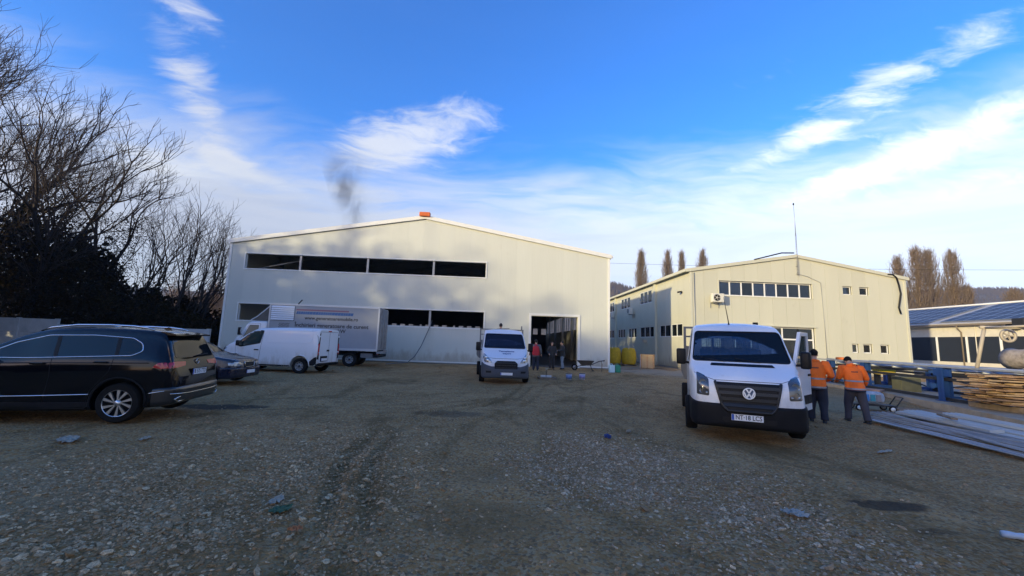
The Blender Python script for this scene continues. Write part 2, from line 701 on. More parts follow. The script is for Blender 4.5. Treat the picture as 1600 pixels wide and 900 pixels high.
def mat_ground():
    m = bpy.data.materials.new('yard_soil')
    m.use_nodes = True
    t = NT(m.node_tree)
    b = t.n['Principled BSDF']
    o = t.node('ShaderNodeTexCoord').outputs['Object']
    big = t.noise(o, 0.35, 5, 0.6)
    mid = t.noise(o, 2.2, 7, 0.65)
    fine = t.noise(o, 26, 8, 0.75)
    grit = t.node('ShaderNodeTexVoronoi')
    grit.inputs['Scale'].default_value = 34
    t.l.new(o, grit.inputs['Vector'])
    c = t.mix(t.rng(big, .38, .62), (0.320, 0.165, 0.048), (0.470, 0.272, 0.106))
    c = t.mix(t.rng(mid, .40, .72), c, (0.205, 0.108, 0.032))
    c = t.mix(t.math('MULTIPLY', t.rng(fine, .45, .75), 0.65), c, (0.56, 0.37, 0.18))
    pebble = t.node('ShaderNodeSeparateColor')
    t.l.new(grit.outputs['Color'], pebble.inputs[0])
    c = t.mix(t.math('MULTIPLY', t.math('GREATER_THAN', pebble.outputs[0], 0.62), 0.55), c, (0.42, 0.33, 0.185))
    c = t.mix(t.math('MULTIPLY', t.math('LESS_THAN', pebble.outputs[1], 0.2), 0.5), c, (0.075, 0.062, 0.045))

    def spot(x, y, rx, ry, soft=0.35):
        p = t.vmath('MULTIPLY', t.vmath('SUBTRACT', o, (x, y, 0)), (1 / rx, 1 / ry, 0))
        r = t.math('ADD', t.vmath('LENGTH', p), t.math('MULTIPLY', t.math('SUBTRACT', mid, 0.5), 1.3))
        return t.rng(r, 1 - soft, 1 + soft, 1, 0, True)
    # saw dust by the timber, rusty clay, oil stains, pale dust on the way between the buildings
    wet = t.noise(t.map(o, scale=(1, .55, 1), rot=(0, 0, .5)), 0.55, 6, 0.7, 0.6)
    c = t.mix(t.rng(wet, .50, .66, 0, .75, True), c, (0.150, 0.088, 0.030))
    c = t.mix(t.math('MULTIPLY', spot(15.2, 10.6, 3.6, 2.3), .9), c, (0.40, 0.27, 0.13))
    c = t.mix(t.math('MULTIPLY', spot(11.6, 14.5, 2.0, 3.0), .6), c, (0.34, 0.25, 0.14))
    c = t.mix(t.math('MULTIPLY', spot(11.2, 31, 3.2, 7), .65), c, (0.36, 0.32, 0.25))
    c = t.mix(t.math('MULTIPLY', spot(-0.1, 4.3, .7, .45), .55), c, (0.20, 0.125, 0.05))
    c = t.mix(t.math('MULTIPLY', spot(0.0, 5.6, .5, .35), .45), c, (0.22, 0.14, 0.06))
    c = t.mix(t.math('MULTIPLY', spot(4.49, 4.73, .42, .16, .2), .8), c, (0.03, 0.024, 0.018))
    c = t.mix(t.math('MULTIPLY', spot(4.3, 4.05, .25, .07, .3), .4), c, (0.04, 0.03, 0.02))
    c = t.mix(t.math('MULTIPLY', spot(-1.0, 9.6, .8, .35, .3), .55), c, (0.05, 0.042, 0.033))
    c = t.mix(t.math('MULTIPLY', spot(-6.3, 10.0, 1.0, .3, .2), .8), c, (0.035, 0.03, 0.025))
    c = t.mix(t.math('MULTIPLY', spot(-5.2, 4.4, 1.6, .9), .4), c, (0.30, 0.235, 0.13))
    att = t.node('ShaderNodeAttribute')
    att.attribute_name = 'rut'
    c = t.mix(t.math('MULTIPLY', att.outputs['Fac'], t.rng(mid, .25, .7, .85, .45)), c, (0.130, 0.078, 0.026))
    t.l.new(c, b.inputs['Base Color'])
    b.inputs['Roughness'].default_value = 0.95
    b.inputs['Specular IOR Level'].default_value = 0.2
    h = t.math('ADD', t.math('MULTIPLY', fine, 0.6), t.math('MULTIPLY', grit.outputs['Distance'], -0.55))
    bn = t.node('ShaderNodeBump')
    h = t.math('ADD', h, t.math('MULTIPLY', t.noise(o, 7, 5, .65), 1.6))
    bn.inputs['Strength'].default_value = 0.95
    bn.inputs['Distance'].default_value = 0.035
    t.l.new(h, bn.inputs['Height'])
    t.l.new(bn.outputs[0], b.inputs['Normal'])
    return m


g_me = fast_mesh('ground', vv, ff, mat_ground())
rut = track_groove(GX, GY, TRACK, (-0.19, 0.19), 0.115, 1.0) + .7 * track_groove(GX, GY, TRACK4, (-0.75, 0.75), 0.12, 1.0) + .5 * track_groove(GX, GY, TRACK2, (-0.8, 0.8), 0.13, 1.0) + .8 * track_groove(GX, GY, TRACK3, (-0.85, 0.85), 0.12, 1.0)
at = g_me.attributes.new('rut', 'FLOAT', 'POINT')
at.data.foreach_set('value', np.clip(-rut, 0, 1).ravel().astype(np.float32))
ground = link('ground', g_me)
tag(ground, 'rough brown grey dirt yard with tyre tracks', 'ground', kind='structure')


# ------------------------------------------------------------------ loose stones
def inside(poly, x, y):
    r = np.zeros(x.shape, bool)
    n = len(poly)
    for i in range(n):
        (x0, y0), (x1, y1) = poly[i], poly[(i + 1) % n]
        c = ((y0 > y) != (y1 > y)) & (x < (x1 - x0) * (y - y0) / (y1 - y0 + 1e-12) + x0)
        r ^= c
    return r


ICO_V = []
_p = (1 + 5 ** .5) / 2
for a, b in ((1, _p), (-1, _p), (1, -_p), (-1, -_p)):
    ICO_V += [(0, a, b), (a, b, 0), (b, 0, a)]
ICO_V = np.array(ICO_V) / math.hypot(1, _p)
_bm = bmesh.new()
for p in ICO_V:
    _bm.verts.new(p)
bmesh.ops.convex_hull(_bm, input=_bm.verts[:])
_bm.verts.index_update()
ICO_F = np.array([[v.index for v in f.verts] for f in _bm.faces])
ICO_V = np.array([v.co[:] for v in _bm.verts])
_bm.free()


def stones_mesh(name, x, y, size, mat, flat=0.55, sink=0.25):
    n = len(x)
    base = ICO_V[None] * (1 + 0.30 * rng.standard_normal((n, 12, 1)).clip(-1.6, 1.6))
    sc = np.stack([rng.uniform(.75, 1.35, n), rng.uniform(.65, 1.1, n), rng.uniform(flat * .6, flat * 1.3, n)], 1)
    v = base * sc[:, None, :]
    a = rng.uniform(0, 2 * math.pi, n)
    t = rng.normal(0, .25, n)
    ca, sa = np.cos(a), np.sin(a)
    x1 = v[..., 0]
    z1 = v[..., 2] + v[..., 0] * t[:, None]
    X = x1 * ca[:, None] - v[..., 1] * sa[:, None]
    Y = x1 * sa[:, None] + v[..., 1] * ca[:, None]
    h = size / 2
    P = np.stack([X * h[:, None] + x[:, None], Y * h[:, None] + y[:, None], z1 * h[:, None] + (ground_z(x, y) + size * flat * .5 * (0.55 - sink))[:, None]], 2)
    F = (ICO_F[None] + (np.arange(n) * 12)[:, None, None]).reshape(-1, 3)
    me = fast_mesh(name, P.reshape(-1, 3), F, mat, False)
    return me


def mat_stone(name, a, b, c):
    m = bpy.data.materials.new(name)
    m.use_nodes = True
    t = NT(m.node_tree)
    bs = t.n['Principled BSDF']
    geo = t.node('ShaderNodeNewGeometry')
    r = geo.outputs['Random Per Island']
    o = t.node('ShaderNodeTexCoord').outputs['Object']
    col = t.ramp(r, [(0, a), (.45, b), (.8, c), (1, tuple(min(1, q * 1.6) for q in c))])
    n = t.noise(o, 60, 5, .7)
    col = t.mix(t.rng(n, .35, .75), col, tuple(q * .55 for q in a))
    t.l.new(col, bs.inputs['Base Color'])
    bs.inputs['Roughness'].default_value = 0.9
    bs.inputs['Specular IOR Level'].default_value = 0.25
    return m


def scatter(n, poly=None, box=None, edge=0.0):
    xs, ysx = [], []
    got = 0
    while got < n:
        if poly:
            px_, py_ = zip(*poly)
            x = rng.uniform(min(px_) - edge, max(px_) + edge, n)
            y = rng.uniform(min(py_) - edge, max(py_) + edge, n)
            j = rng.normal(0, 1, (2, n)) * edge
            k = inside(poly, x + j[0], y + j[1]) & (vnoise(x * 1.6, y * 1.6, 9) + rng.uniform(-.35, .35, n) > .36)
            x, y = x[k], y[k]
        else:
            x = rng.uniform(box[0], box[1], n)
            y = rng.uniform(box[2], box[3], n)
        xs.append(x)
        ysx.append(y)
        got += len(x)
    return np.concatenate(xs)[:n], np.concatenate(ysx)[:n]


def sizes(n, lo, mean, hi):
    return np.clip(rng.lognormal(math.log(mean), .45, n), lo, hi)


def keep_off(x, y, s):
    return x, y, s


m_grey = mat_stone('grey_gravel', (0.28, 0.175, 0.078), (0.39, 0.265, 0.135), (0.52, 0.38, 0.215))
m_blue = mat_stone('blue_grey_rubble', (0.29, 0.19, 0.10), (0.41, 0.29, 0.17), (0.54, 0.42, 0.27))
m_brown = mat_stone('brown_pebbles', (0.30, 0.165, 0.06), (0.41, 0.25, 0.12), (0.53, 0.36, 0.20))
LEFT = [(-3.6, 2.2), (-5.6, 4.0), (-5.2, 5.6), (-4.3, 6.3), (-2.67, 8.3), (-1.3, 6.9), (-1.03, 4.26), (-1.0, 2.2)]
RIGHT = [(0.5, 7.3), (1.6, 7.9), (2.9, 7.2), (3.3, 5.6), (3.75, 4.3), (3.3, 3.2), (2.3, 3.0), (2.05, 3.76), (1.2, 4.6), (0.5, 5.5)]
n = 22000
x, y = scatter(n, LEFT, edge=.55)
st_ = link('gravel', stones_mesh('gravel', x, y, sizes(n, .009, .024, .085), m_grey, sink=.55))
tag(st_, 'bank of loose grey gravel stones at the near side of the yard by the black car', 'gravel', kind='stuff')
n = 13000
x, y = scatter(n, RIGHT, edge=.5)
st_ = link('rubble', stones_mesh('rubble', x, y, sizes(n, .009, .023, .09), m_blue, sink=.55))
tag(st_, 'strip of pale bluish rubble stones in front of the near white flatbed truck', 'rubble', kind='stuff')
n = 60000
yy_ = 1.6 + (rng.uniform(0, 1, n) ** 1.7) * 24
xx_ = rng.uniform(-1.25, 1.35, n) * (yy_ + .8)
k = vnoise(xx_ * .7, yy_ * .7, 12) * .6 + vnoise(xx_ * .22, yy_ * .22, 13) * .5 + rng.uniform(-.25, .25, n) > .62
xx_, yy_ = xx_[k], yy_[k]
st_ = link('pebbles', stones_mesh('pebbles', xx_, yy_, sizes(len(xx_), .008, .018, .065) * (1 + yy_ * .03), m_brown, sink=.5))
tag(st_, 'small brown pebbles strewn over the whole dirt yard', 'pebbles', kind='stuff')

# ================================================================== buildings
m_panel = pbr('cream_panel', (0.59, 0.60, 0.53), 0.45, var=.035, vscale=.6, streak=True, dirt=((.50, .485, .43), .14, 1.1), splash=(.36, .31, .23), tone=.014, rib=.11)
m_panel2 = pbr('ivory_panel', (0.56, 0.55, 0.43), 0.5, var=.04, vscale=.6, streak=True, dirt=((.46, .43, .34), .14, 1.3), splash=(.36, .31, .22), tone=.035, rib=.11)
m_trim = pbr('white_trim', (0.74, 0.74, 0.70), 0.4, var=.03)
m_roof = pbr('roof_sheet', (0.42, 0.43, 0.43), 0.5, var=.1)
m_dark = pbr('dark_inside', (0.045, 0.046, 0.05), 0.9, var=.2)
m_conc = pbr('concrete', (0.30, 0.30, 0.29), 0.9, var=.15, bump=.3, bscale=20, dirt=((.18, .17, .15), .3, 2))
m_steel = pbr('grey_steel', (0.34, 0.35, 0.36), 0.45, .6, var=.1)
m_black = pbr('black_plastic', (0.007, 0.007, 0.008), 0.5, spec=.25)
m_rubber = pbr('rubber', (0.012, 0.0115, 0.011), 0.85, spec=.2, var=.2, dirt=((.05, .045, .035), .2, 5))
m_white_pvc = pbr('white_pvc', (0.80, 0.80, 0.78), 0.35)
g_win = glass_mat('window_glass', (0.03, 0.04, 0.05), 0.72)
g_blind = pbr('blind_slats', (0.72, 0.74, 0.74), 0.6, var=.1)


def facade(parent, mat, x0, x1, width, top, openings, y, thick=0.10, gap=0.006, z0=0.0, plane='y', name='panel', sgn=1):
    """upright cladding panels, each an object, with the openings left free.
    plane 'y': wall across x at depth y (outer face at y); plane 'x': wall along y, outer face at x = y"""
    n = max(1, round((x1 - x0) / width))
    w = (x1 - x0) / n
    for i in range(n):
        a, b = x0 + i * w + gap / 2, x0 + (i + 1) * w - gap / 2
        cuts = sorted({a, b} | {q for o in openings for q in (o[0], o[1]) if a < q < b})
        pieces = []
        for c, d in zip(cuts[:-1], cuts[1:]):
            if d - c < 1e-4:
                continue
            free = [(z0, None)]
            for o in sorted(openings, key=lambda o: o[2]):
                if o[0] < (c + d) / 2 < o[1]:
                    lo, hi = free.pop()
                    if o[2] - lo > 1e-3:
                        free.append((lo, o[2]))
                    free.append((o[3], None))
            for lo, hi in free:
                h0, h1 = (top(c), top(d)) if hi is None else (hi, hi)
                pts = [(c, lo), (d, lo), (d, h1)]
                tm = (c + d) / 2
                if hi is None and abs(top(tm) - (h0 + h1) / 2) > 1e-4:
                    xm = APEX[0] if c < APEX[0] < d else tm
                    pts.append((xm, top(xm)))
                pts.append((c, h0))
                pieces.append((c, d, lo, max(h0, h1), pts))
        # pieces of one column that touch are one sheet
        grp = list(range(len(pieces)))
        for p in range(len(pieces)):
            for q in range(p):
                A, B = pieces[p], pieces[q]
                if abs(A[0] - B[1]) < 1e-6 and min(A[3], B[3]) - max(A[2], B[2]) > 1e-3:
                    ga, gb = grp[p], grp[q]
                    grp = [gb if g == ga else g for g in grp]
        for g in sorted(set(grp)):
            mb = MB()
            for p, k in zip(pieces, grp):
                if k == g:
                    mb.prism(p[4], y, y + sgn * thick, 'y' if plane == 'y' else 'x')
            mb.build(name, mat, parent)


def frame_rect(mb, x0, x1, z0, z1, y0, y1, w, plane='y'):
    """four bars round an opening"""
    for a, b, c, d in ((x0, x1, z0, z0 + w), (x0, x1, z1 - w, z1), (x0, x0 + w, z0 + w, z1 - w), (x1 - w, x1, z0 + w, z1 - w)):
        if plane == 'y':
            mb.box(a, b, y0, y1, c, d)
        else:
            mb.box(y0, y1, a, b, c, d)


# ------------------------------------------------------------------ the hall
HX0, HX1, HY, HD = -19.2, 8.0, 29.3, 38.0
HE, HA, HC = 8.12, 10.45, -5.6
APEX = [HC]


def hall_top(x):
    return HE + (HA - HE) * (1 - abs(x - HC) / (HC - HX0))


hall = thing('warehouse', 'large cream panel hall with a low gable and long dark window bands', 'building', (0, 0, 0))
UP = (-18.1, -1.0, 6.20, 7.30)
LO = (-18.2, -1.0, 2.52, 3.72)
DOOR = (2.37, 5.74, 0.0, 3.60)
facade(hall, m_panel, HX0, HX1, 1.13, hall_top, [UP, LO, DOOR], HY, z0=0.12, gap=.003)
pl = MB()
pl.box(HX0, DOOR[0], HY + .02, HY + .3, -.3, .12).box(DOOR[1], HX1, HY + .02, HY + .3, -.3, .12)
pl.build('plinth', m_conc, hall)
# side and back walls
mb = MB().box(HX0, HX0 + .1, HY + .1, HY + HD, 0, HE)
mb.build('side_wall', m_panel, hall)
RB = (HY + 9.0, HY + 36.0, 3.1, 4.9)
mb = MB().box(HX1 - .1, HX1, HY + .1, HY + HD, 0, RB[2]).box(HX1 - .1, HX1, HY + .1, HY + HD, RB[3], HE)
mb.box(HX1 - .1, HX1, HY + .1, RB[0], RB[2], RB[3]).box(HX1 - .1, HX1, RB[1], HY + HD, RB[2], RB[3])
mb.build('side_wall', m_panel, hall)
for i in range(1, 18):
    q = RB[0] + (RB[1] - RB[0]) * i / 18
    MB().box(HX1 - .09, HX1 - .01, q - .09, q + .09, RB[2], RB[3]).build('side_mullion', m_steel, hall)
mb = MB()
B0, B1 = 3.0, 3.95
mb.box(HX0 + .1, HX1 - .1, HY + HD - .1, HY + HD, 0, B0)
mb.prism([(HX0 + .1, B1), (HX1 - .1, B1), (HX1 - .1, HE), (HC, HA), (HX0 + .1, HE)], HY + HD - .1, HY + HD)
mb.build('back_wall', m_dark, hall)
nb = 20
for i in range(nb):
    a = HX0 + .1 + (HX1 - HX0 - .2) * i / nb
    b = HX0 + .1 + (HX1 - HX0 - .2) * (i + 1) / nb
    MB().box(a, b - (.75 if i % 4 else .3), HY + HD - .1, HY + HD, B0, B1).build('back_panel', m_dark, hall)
MB().box(HX0 + .1, HX1 - .1, HY + .15, HY + HD - .1, -.2, .05).build('floor_slab', pbr('dark_floor', (.10, .095, .085), .9, var=.2), hall)
# roof: two slopes with a small overhang
for s in (-1, 1):
    ex = HX0 - .12 if s < 0 else HX1 + .12
    ez = HE - .02
    mb = MB()
    mb.prism([(HC, HA + .01), (ex, ez), (ex, ez + .14), (HC, HA + .15)], HY - .10, HY + HD + .1)
    mb.build('roof', m_roof, hall)
    mb = MB()
    mb.prism([(HC - s * 0, HA - .10), (ex + s * .03, ez - .14), (ex + s * .03, ez + .155), (HC, HA + .165)], HY - .13, HY - .103)
    mb.build('verge_trim', m_trim, hall)
    gm = MB()
    gm.box(*sorted((ex, ex + s * .14)), HY - .1, HY + HD, ez - .05, ez + .1)
    gm.build('gutter', m_trim, hall)
MB().bbox(HC - .40, HC + .36, HY - .32, HY + .1, HA + .06, HA + .36, .03).build('ridge_cap', pbr('orange_cap', (0.62, 0.13, 0.02), .6, var=.15), hall)
# frames of the bands
for (x0, x1, z0, z1), ms in ((UP, (-14.28, -9.51, -4.79)), (LO, (-13.6, -9.2, -4.85))):
    mb = MB()
    frame_rect(mb, x0 - .08, x1 + .08, z0 - .07, z1 + .07, HY - .035, HY - .002, .085)
    mb.build('window_trim', m_trim, hall)
    mb = MB()
    frame_rect(mb, x0 - .0, x1 + .0, z0 - .0, z1 + .0, HY + .10, HY + .22, .03)
    mb.build('window_reveal', m_trim, hall)
    for q in ms:
        MB().box(q - .07, q + .07, HY + .06, HY + .18, z0 + .02, z1 - .02).build('mullion', m_steel, hall)
mb = MB()
for a, b, c, d in ((DOOR[0] - .16, DOOR[0], .0, DOOR[3] + .16), (DOOR[1], DOOR[1] + .16, .0, DOOR[3] + .16), (DOOR[0], DOOR[1], DOOR[3], DOOR[3] + .16)):
    mb.box(a, b, HY - .05, HY - .003, c, d)
mb.build('door_trim', m_trim, hall)
mb = MB()
for a, b, c, d in ((DOOR[0], DOOR[0] + .03, .0, DOOR[3]), (DOOR[1] - .03, DOOR[1], .0, DOOR[3]), (DOOR[0] + .03, DOOR[1] - .03, DOOR[3] - .03, DOOR[3])):
    mb.box(a, b, HY - .003, HY + .32, c, d)
mb.build('door_jamb', m_panel2, hall)
for x0, x1 in ((HX0 - .05, HX0 + .10), (HX1 - .10, HX1 + .05)):
    MB().box(x0, x1, HY - .045, HY - .004, 0.08, HE - .12).build('corner_trim', m_trim, hall)
MB().box(HX0 + .1, DOOR[0] - .17, HY - .06, HY - .004, .06, .14).build('base_trim', m_trim, hall)
MB().box(DOOR[1] + .17, HX1 - .1, HY - .06, HY - .004, .06, .14).build('base_trim', m_trim, hall)
# steel frame inside
for yy in (HY + 6, HY + 12, HY + 18, HY + 24, HY + 30):
    for xx in (HX0 + .5, HX1 - .5):
        MB().box(xx - .12, xx + .12, yy - .12, yy + .12, .05, HE - .05).build('column', m_steel, hall)
    for s in (-1, 1):
        ex = HX0 + .3 if s < 0 else HX1 - .3
        MB().prism([(HC, HA - .45), (ex, HE - .55), (ex, HE - .08), (HC, HA - .02)], yy - .1, yy + .1).build('rafter', m_steel, hall)
# slanting brace and plank seen in the first upper bay
MB().tube([(-17.6, HY + .9, 6.35), (-14.6, HY + 1.2, 7.15)], .06, 6).build('brace', m_steel, hall)
# cable out of the lower band
cb = MB()
cb.tube([(-4.72, HY + .3, 3.0), (-4.75, HY - .06, 2.66), (-4.9, HY - .12, 2.2), (-5.25, HY - .35, 1.2), (-5.6, HY - .7, .45), (-5.95, HY - 1.2, .06), (-6.6, HY - 1.9, .03), (-6.9, HY - 3.1, .03)], .03, 6)
tag(cb.build('cable', pbr('grey_cable', (.14, .15, .16), .6)), 'grey cable hanging out of the lower window band down to the ground', 'cable')

# ------------------------------------------------------------------ the office
OX0, OX1, OY, OD = 14.8, 32.1, 31.0, 34.0
OE, OA, OC = 7.72, 9.15, 23.3
APEX[0] = OC


def off_top(x):
    return OE + (OA - OE) * (1 - abs(x - OC) / (OC - OX0 if x < OC else OX1 - OC))


off = thing('office_building', 'ivory two storey office building with a shallow gable and white window strip', 'building')
STRIP = (17.07, 24.52, 5.82, 6.99)
SHOP = (17.07, 24.55, 0.1, 3.55)
SMALL = [(26.98, 27.74, 6.25, 6.92), (28.33, 29.10, 6.25, 6.90)]
LOW = [(27.42, 27.98, 1.75, 2.45), (28.32, 29.05, 1.75, 2.45), (29.68, 30.40, 1.75, 2.45)]
facade(off, m_panel2, OX0, OX1, 1.08, off_top, [STRIP, SHOP] + SMALL + LOW, OY, z0=.1, gap=.012)
SIDE_UP = [(39.0, 42.35, 5.96, 7.2), (45.5, 49.0, 5.96, 7.2), (51.9, 55.0, 5.96, 7.2)]
SIDE_LO = [(32.5, 34.62, 2.58, 3.64), (34.8, 37.1, 2.58, 3.64), (38.3, 42.3, 2.58, 3.64), (43.4, 46.1, 2.58, 3.64), (47.3, 50.2, 2.58, 3.64), (51.8, 55.5, 2.58, 3.64)]
facade(off, m_panel2, OY + .102, OY + OD, 1.13, lambda q: OE - .05, SIDE_UP + SIDE_LO, OX0, plane='x', z0=.1, gap=.01)
MB().box(OX1 - .1, OX1, OY + .102, OY + OD, 0, OE - .05).build('side_wall', m_panel2, off)
MB().prism([(OX0 + .1, 0), (OX1 - .1, 0), (OX1 - .1, OE), (OC, OA), (OX0 + .1, OE)], OY + OD - .1, OY + OD).build('back_wall', m_panel2, off)
MB().box(OX0 + .03, OX1 - .03, OY + .03, OY + OD - .12, -.3, .1).build('plinth', m_conc, off)
MB().box(OX0 + .1, OX1 - .1, OY + .1, OY + OD - .12, 4.3, 4.5).build('floor_slab', m_conc, off)
MB().box(OX0 + 1.6, OX1 - .1, OY + 4.0, OY + 4.1, .1, OE - .1).build('inner_wall', pbr('inner_wall', (.20, .19, .18), .9), off)
MB().box(OX0 + 4.0, OX0 + 4.1, OY + 4.2, OY + OD - .2, .1, OE - .1).build('inner_wall', MATS['inner_wall'], off)
for s in (-1, 1):
    ex = OX0 - .30 if s < 0 else OX1 + .15
    ez = off_top(OX0) - (.30 if s < 0 else .15) * (OA - OE) / (OC - OX0)
    MB().prism([(OC, OA + .01), (ex, ez + .01), (ex, ez + .13), (OC, OA + .13)], OY - .10, OY + OD + .1).build('roof', m_roof, off)
    MB().prism([(OC, OA - .10), (ex, ez - .12), (ex, ez + .14), (OC, OA + .14)], OY - .13, OY - .103).build('verge_trim', m_panel2, off)
    MB().box(*sorted((ex - s * .02, ex + s * .13)), OY - .1, OY + OD, ez - .10, ez + .12).build('gutter', m_panel2, off)
MB().tube([(OC - 3.4, OY - .12, OA - .42), (OC - 1.2, OY - .15, OA + .20), (OC - .2, OY - .15, OA + .24)], .05, 6).build('ridge_flashing', m_black, off)
for x0, x1 in ((OX0 - .04, OX0 + .14), (OX1 - .14, OX1 + .04)):
    MB().box(x0, x1, OY - .04, OY - .004, .1, OE - .14).build('corner_trim', m_panel2, off)
for q in (37.89, 50.87):
    MB().box(OX0 - .20, OX0 - .004, q - .16, q + .16, .0, OE - .06).build('pilaster', m_panel2, off)


def window(parent, x0, x1, z0, z1, y, plane='y', panes=1, kinds=None, depth=.09, fw=.06, name='window'):
    """framed window set back in its opening; frame > panes"""
    mb = MB()
    d0, d1 = y + depth, y + depth + .06
    frame_rect(mb, x0 + .002, x1 - .002, z0 + .002, z1 - .002, d0, d1, fw, plane)
    w = (x1 - x0) / panes
    for i in range(1, panes):
        q = x0 + i * w
        if plane == 'y':
            mb.box(q - fw * .6, q + fw * .6, d0, d1, z0 + fw, z1 - fw)
        else:
            mb.box(d0, d1, q - fw * .6, q + fw * .6, z0 + fw, z1 - fw)
    f = mb.build(name, m_white_pvc, parent)
    for i in range(panes):
        a, b = x0 + i * w + fw * .6, x0 + (i + 1) * w - fw * .6
        k = kinds[i] if kinds else 'g'
        m = MB()
        if plane == 'y':
            m.box(a, b, y + depth + .025, y + depth + .035, z0 + fw, z1 - fw)
        else:
            m.box(y + depth + .025, y + depth + .035, a, b, z0 + fw, z1 - fw)
        m.build('pane', g_win, f)
        if k == 'b':
            sl = MB()
            nz = int((z1 - z0 - 2 * fw) / .05)
            for j in range(nz):
                zz = z0 + fw + .05 * j
                if plane == 'y':
                    sl.add([(a, y + depth + .045, zz), (b, y + depth + .045, zz), (b, y + depth + .055, zz + .044), (a, y + depth + .055, zz + .044)], [(0, 1, 2, 3)])
                else:
                    sl.add([(y + depth + .07, a, zz), (y + depth + .07, b, zz), (y + depth + .085, b, zz + .042), (y + depth + .085, a, zz + .042)], [(0, 1, 2, 3)])
            sl.build('blind', g_blind, f, recalc=False)
    return f


window(off, STRIP[0], STRIP[1], STRIP[2], STRIP[3], OY, panes=8, kinds='bbgbbggg', depth=.16, fw=.085)
mb = MB()
frame_rect(mb, STRIP[0] - .07, STRIP[1] + .07, STRIP[2] - .07, STRIP[3] + .07, OY - .03, OY - .002, .075)
mb.build('window_trim', m_panel2, off)
for s in SMALL:
    window(off, *s, OY, depth=.16, fw=.07)
for s in LOW:
    window(off, *s, OY, depth=.16, fw=.07)
for s in SIDE_UP:
    window(off, *s, OX0, 'x', 3, depth=.03)
for i, s in enumerate(SIDE_LO):
    window(off, *s, OX0, 'x', 2 if i < 2 else 3, depth=.03)
# entrance glazing: transom band over tall lights
mb = MB()
y0 = OY + .18
frame_rect(mb, SHOP[0], SHOP[1], SHOP[2], SHOP[3], y0, y0 + .07, .10)
mb.box(SHOP[0] + .1, SHOP[1] - .1, y0, y0 + .07, 2.55, 2.66)
nsh = 6
for i in range(1, nsh):
    q = SHOP[0] + (SHOP[1] - SHOP[0]) * i / nsh
    mb.box(q - .05, q + .05, y0, y0 + .07, SHOP[2] + .1, 2.55)
    if i % 2 == 0:
        mb.box(q - .05, q + .05, y0, y0 + .07, 2.66, SHOP[3] - .1)
sf = mb.build('entrance_frame', m_white_pvc, off)
for i in range(nsh):
    a = SHOP[0] + (SHOP[1] - SHOP[0]) * i / nsh + .05
    b = SHOP[0] + (SHOP[1] - SHOP[0]) * (i + 1) / nsh - .05
    MB().box(a, b, y0 + .03, y0 + .04, SHOP[2] + .1, 2.55).build('pane', g_win, sf)
    MB().box(a, b, y0 + .03, y0 + .04, 2.66, SHOP[3] - .1).build('pane', g_win, sf)
MB().box(SHOP[0] - .1, SHOP[1] + .1, OY - .09, OY - .003, SHOP[3], SHOP[3] + .09).build('lintel_trim', m_panel2, off)


# outdoor air conditioning units
def aircon(loc, rz, label):
    t = thing('air_conditioner', label, 'air conditioner', loc, rz, 'outdoor air conditioning units on the office walls')
    mb = MB().bbox(-.45, .45, -.62, -.28, -.33, .33, .03)
    mb.build('casing', pbr('ac_white', (.66, .64, .56), .45, var=.05), t)
    MB().lathe([(.26, -.625), (.26, -.64), (.235, -.64), (.235, -.625)], 28, Matrix.Translation((-.12, 0, 0)), 'y').build('fan_ring', m_steel, t)
    MB().lathe([(.0, -.632), (.233, -.632)], 28, Matrix.Translation((-.12, 0, 0)), 'y').build('fan_opening', pbr('fan_dark', (.10, .09, .08), .7), t)
    for k in range(5):
        a = k * 2 * math.pi / 5
        M = Matrix.Translation((-.12, -.637, 0)) @ Matrix.Rotation(a, 4, 'Y')
        MB().box(.02, .22, -.002, .002, -.035, .035, M).build('fan_blade', pbr('fan_blade', (.30, .28, .24), .5), t)
    MB().lathe([(0, -.650), (.05, -.648), (.055, -.634)], 16, Matrix.Translation((-.12, 0, 0)), 'y').build('fan_hub', MATS['ac_white'], t)
    for s in (-.32, .32):
        MB().box(s - .02, s + .02, -.60, 0, -.38, -.335).box(s - .02, s + .02, -.04, 0, -.75, -.38).build('bracket', m_steel, t)
    return t


aircon((16.68, OY, 5.55), 0, 'white outdoor air conditioner beside the office window strip')
aircon((OX0, 44.2, 5.45), -math.pi / 2, 'nearer of two air conditioners on the shaded office side wall')
aircon((OX0, 51.2, 5.45), -math.pi / 2, 'farther of two air conditioners on the shaded office side wall')
# wall lamp, conduit, mast, hose
t = thing('wall_lamp', 'small dark lamp high on the office corner side wall', 'lamp', (OX0, 32.4, 6.1))
MB().box(-.06, 0, -.05, .05, -.08, .08).build('base', m_black, t)
MB().prism([(-.06, .02), (-.36, -.05), (-.36, .09), (-.06, .12)], -.12, .12).build('head', m_black, t)
mast = thing('antenna_mast', 'tall thin lattice antenna mast on the office gable', 'antenna', (23.32, OY - .16, 7.6))
for k in range(3):
    a = k * 2 * math.pi / 3
    MB().tube([(.06 * math.cos(a), .06 * math.sin(a), 0), (.035 * math.cos(a), .035 * math.sin(a), 3.3)], .009, 6).build('upright', m_steel, mast)
lc = MB()
for j in range(16):
    z0, z1 = j * .2, (j + 1) * .2
    for k in range(3):
        a, b = k * 2 * math.pi / 3, (k + 1) * 2 * math.pi / 3
        lc.tube([(.05 * math.cos(a), .05 * math.sin(a), z0), (.05 * math.cos(b), .05 * math.sin(b), z1)], .005, 4)
lc.build('lacing', m_steel, mast)
MB().tube([(0, 0, 3.2), (-.02, 0, 4.6), (-.05, 0, 5.75)], [.028, .022, .012], 6).build('pole', m_steel, mast)
MB().lathe([(.03, 5.7), (.055, 5.75), (.05, 5.85), (0, 5.9)], 10, Matrix.Translation((-.05, 0, 0))).build('tip', m_black, mast)
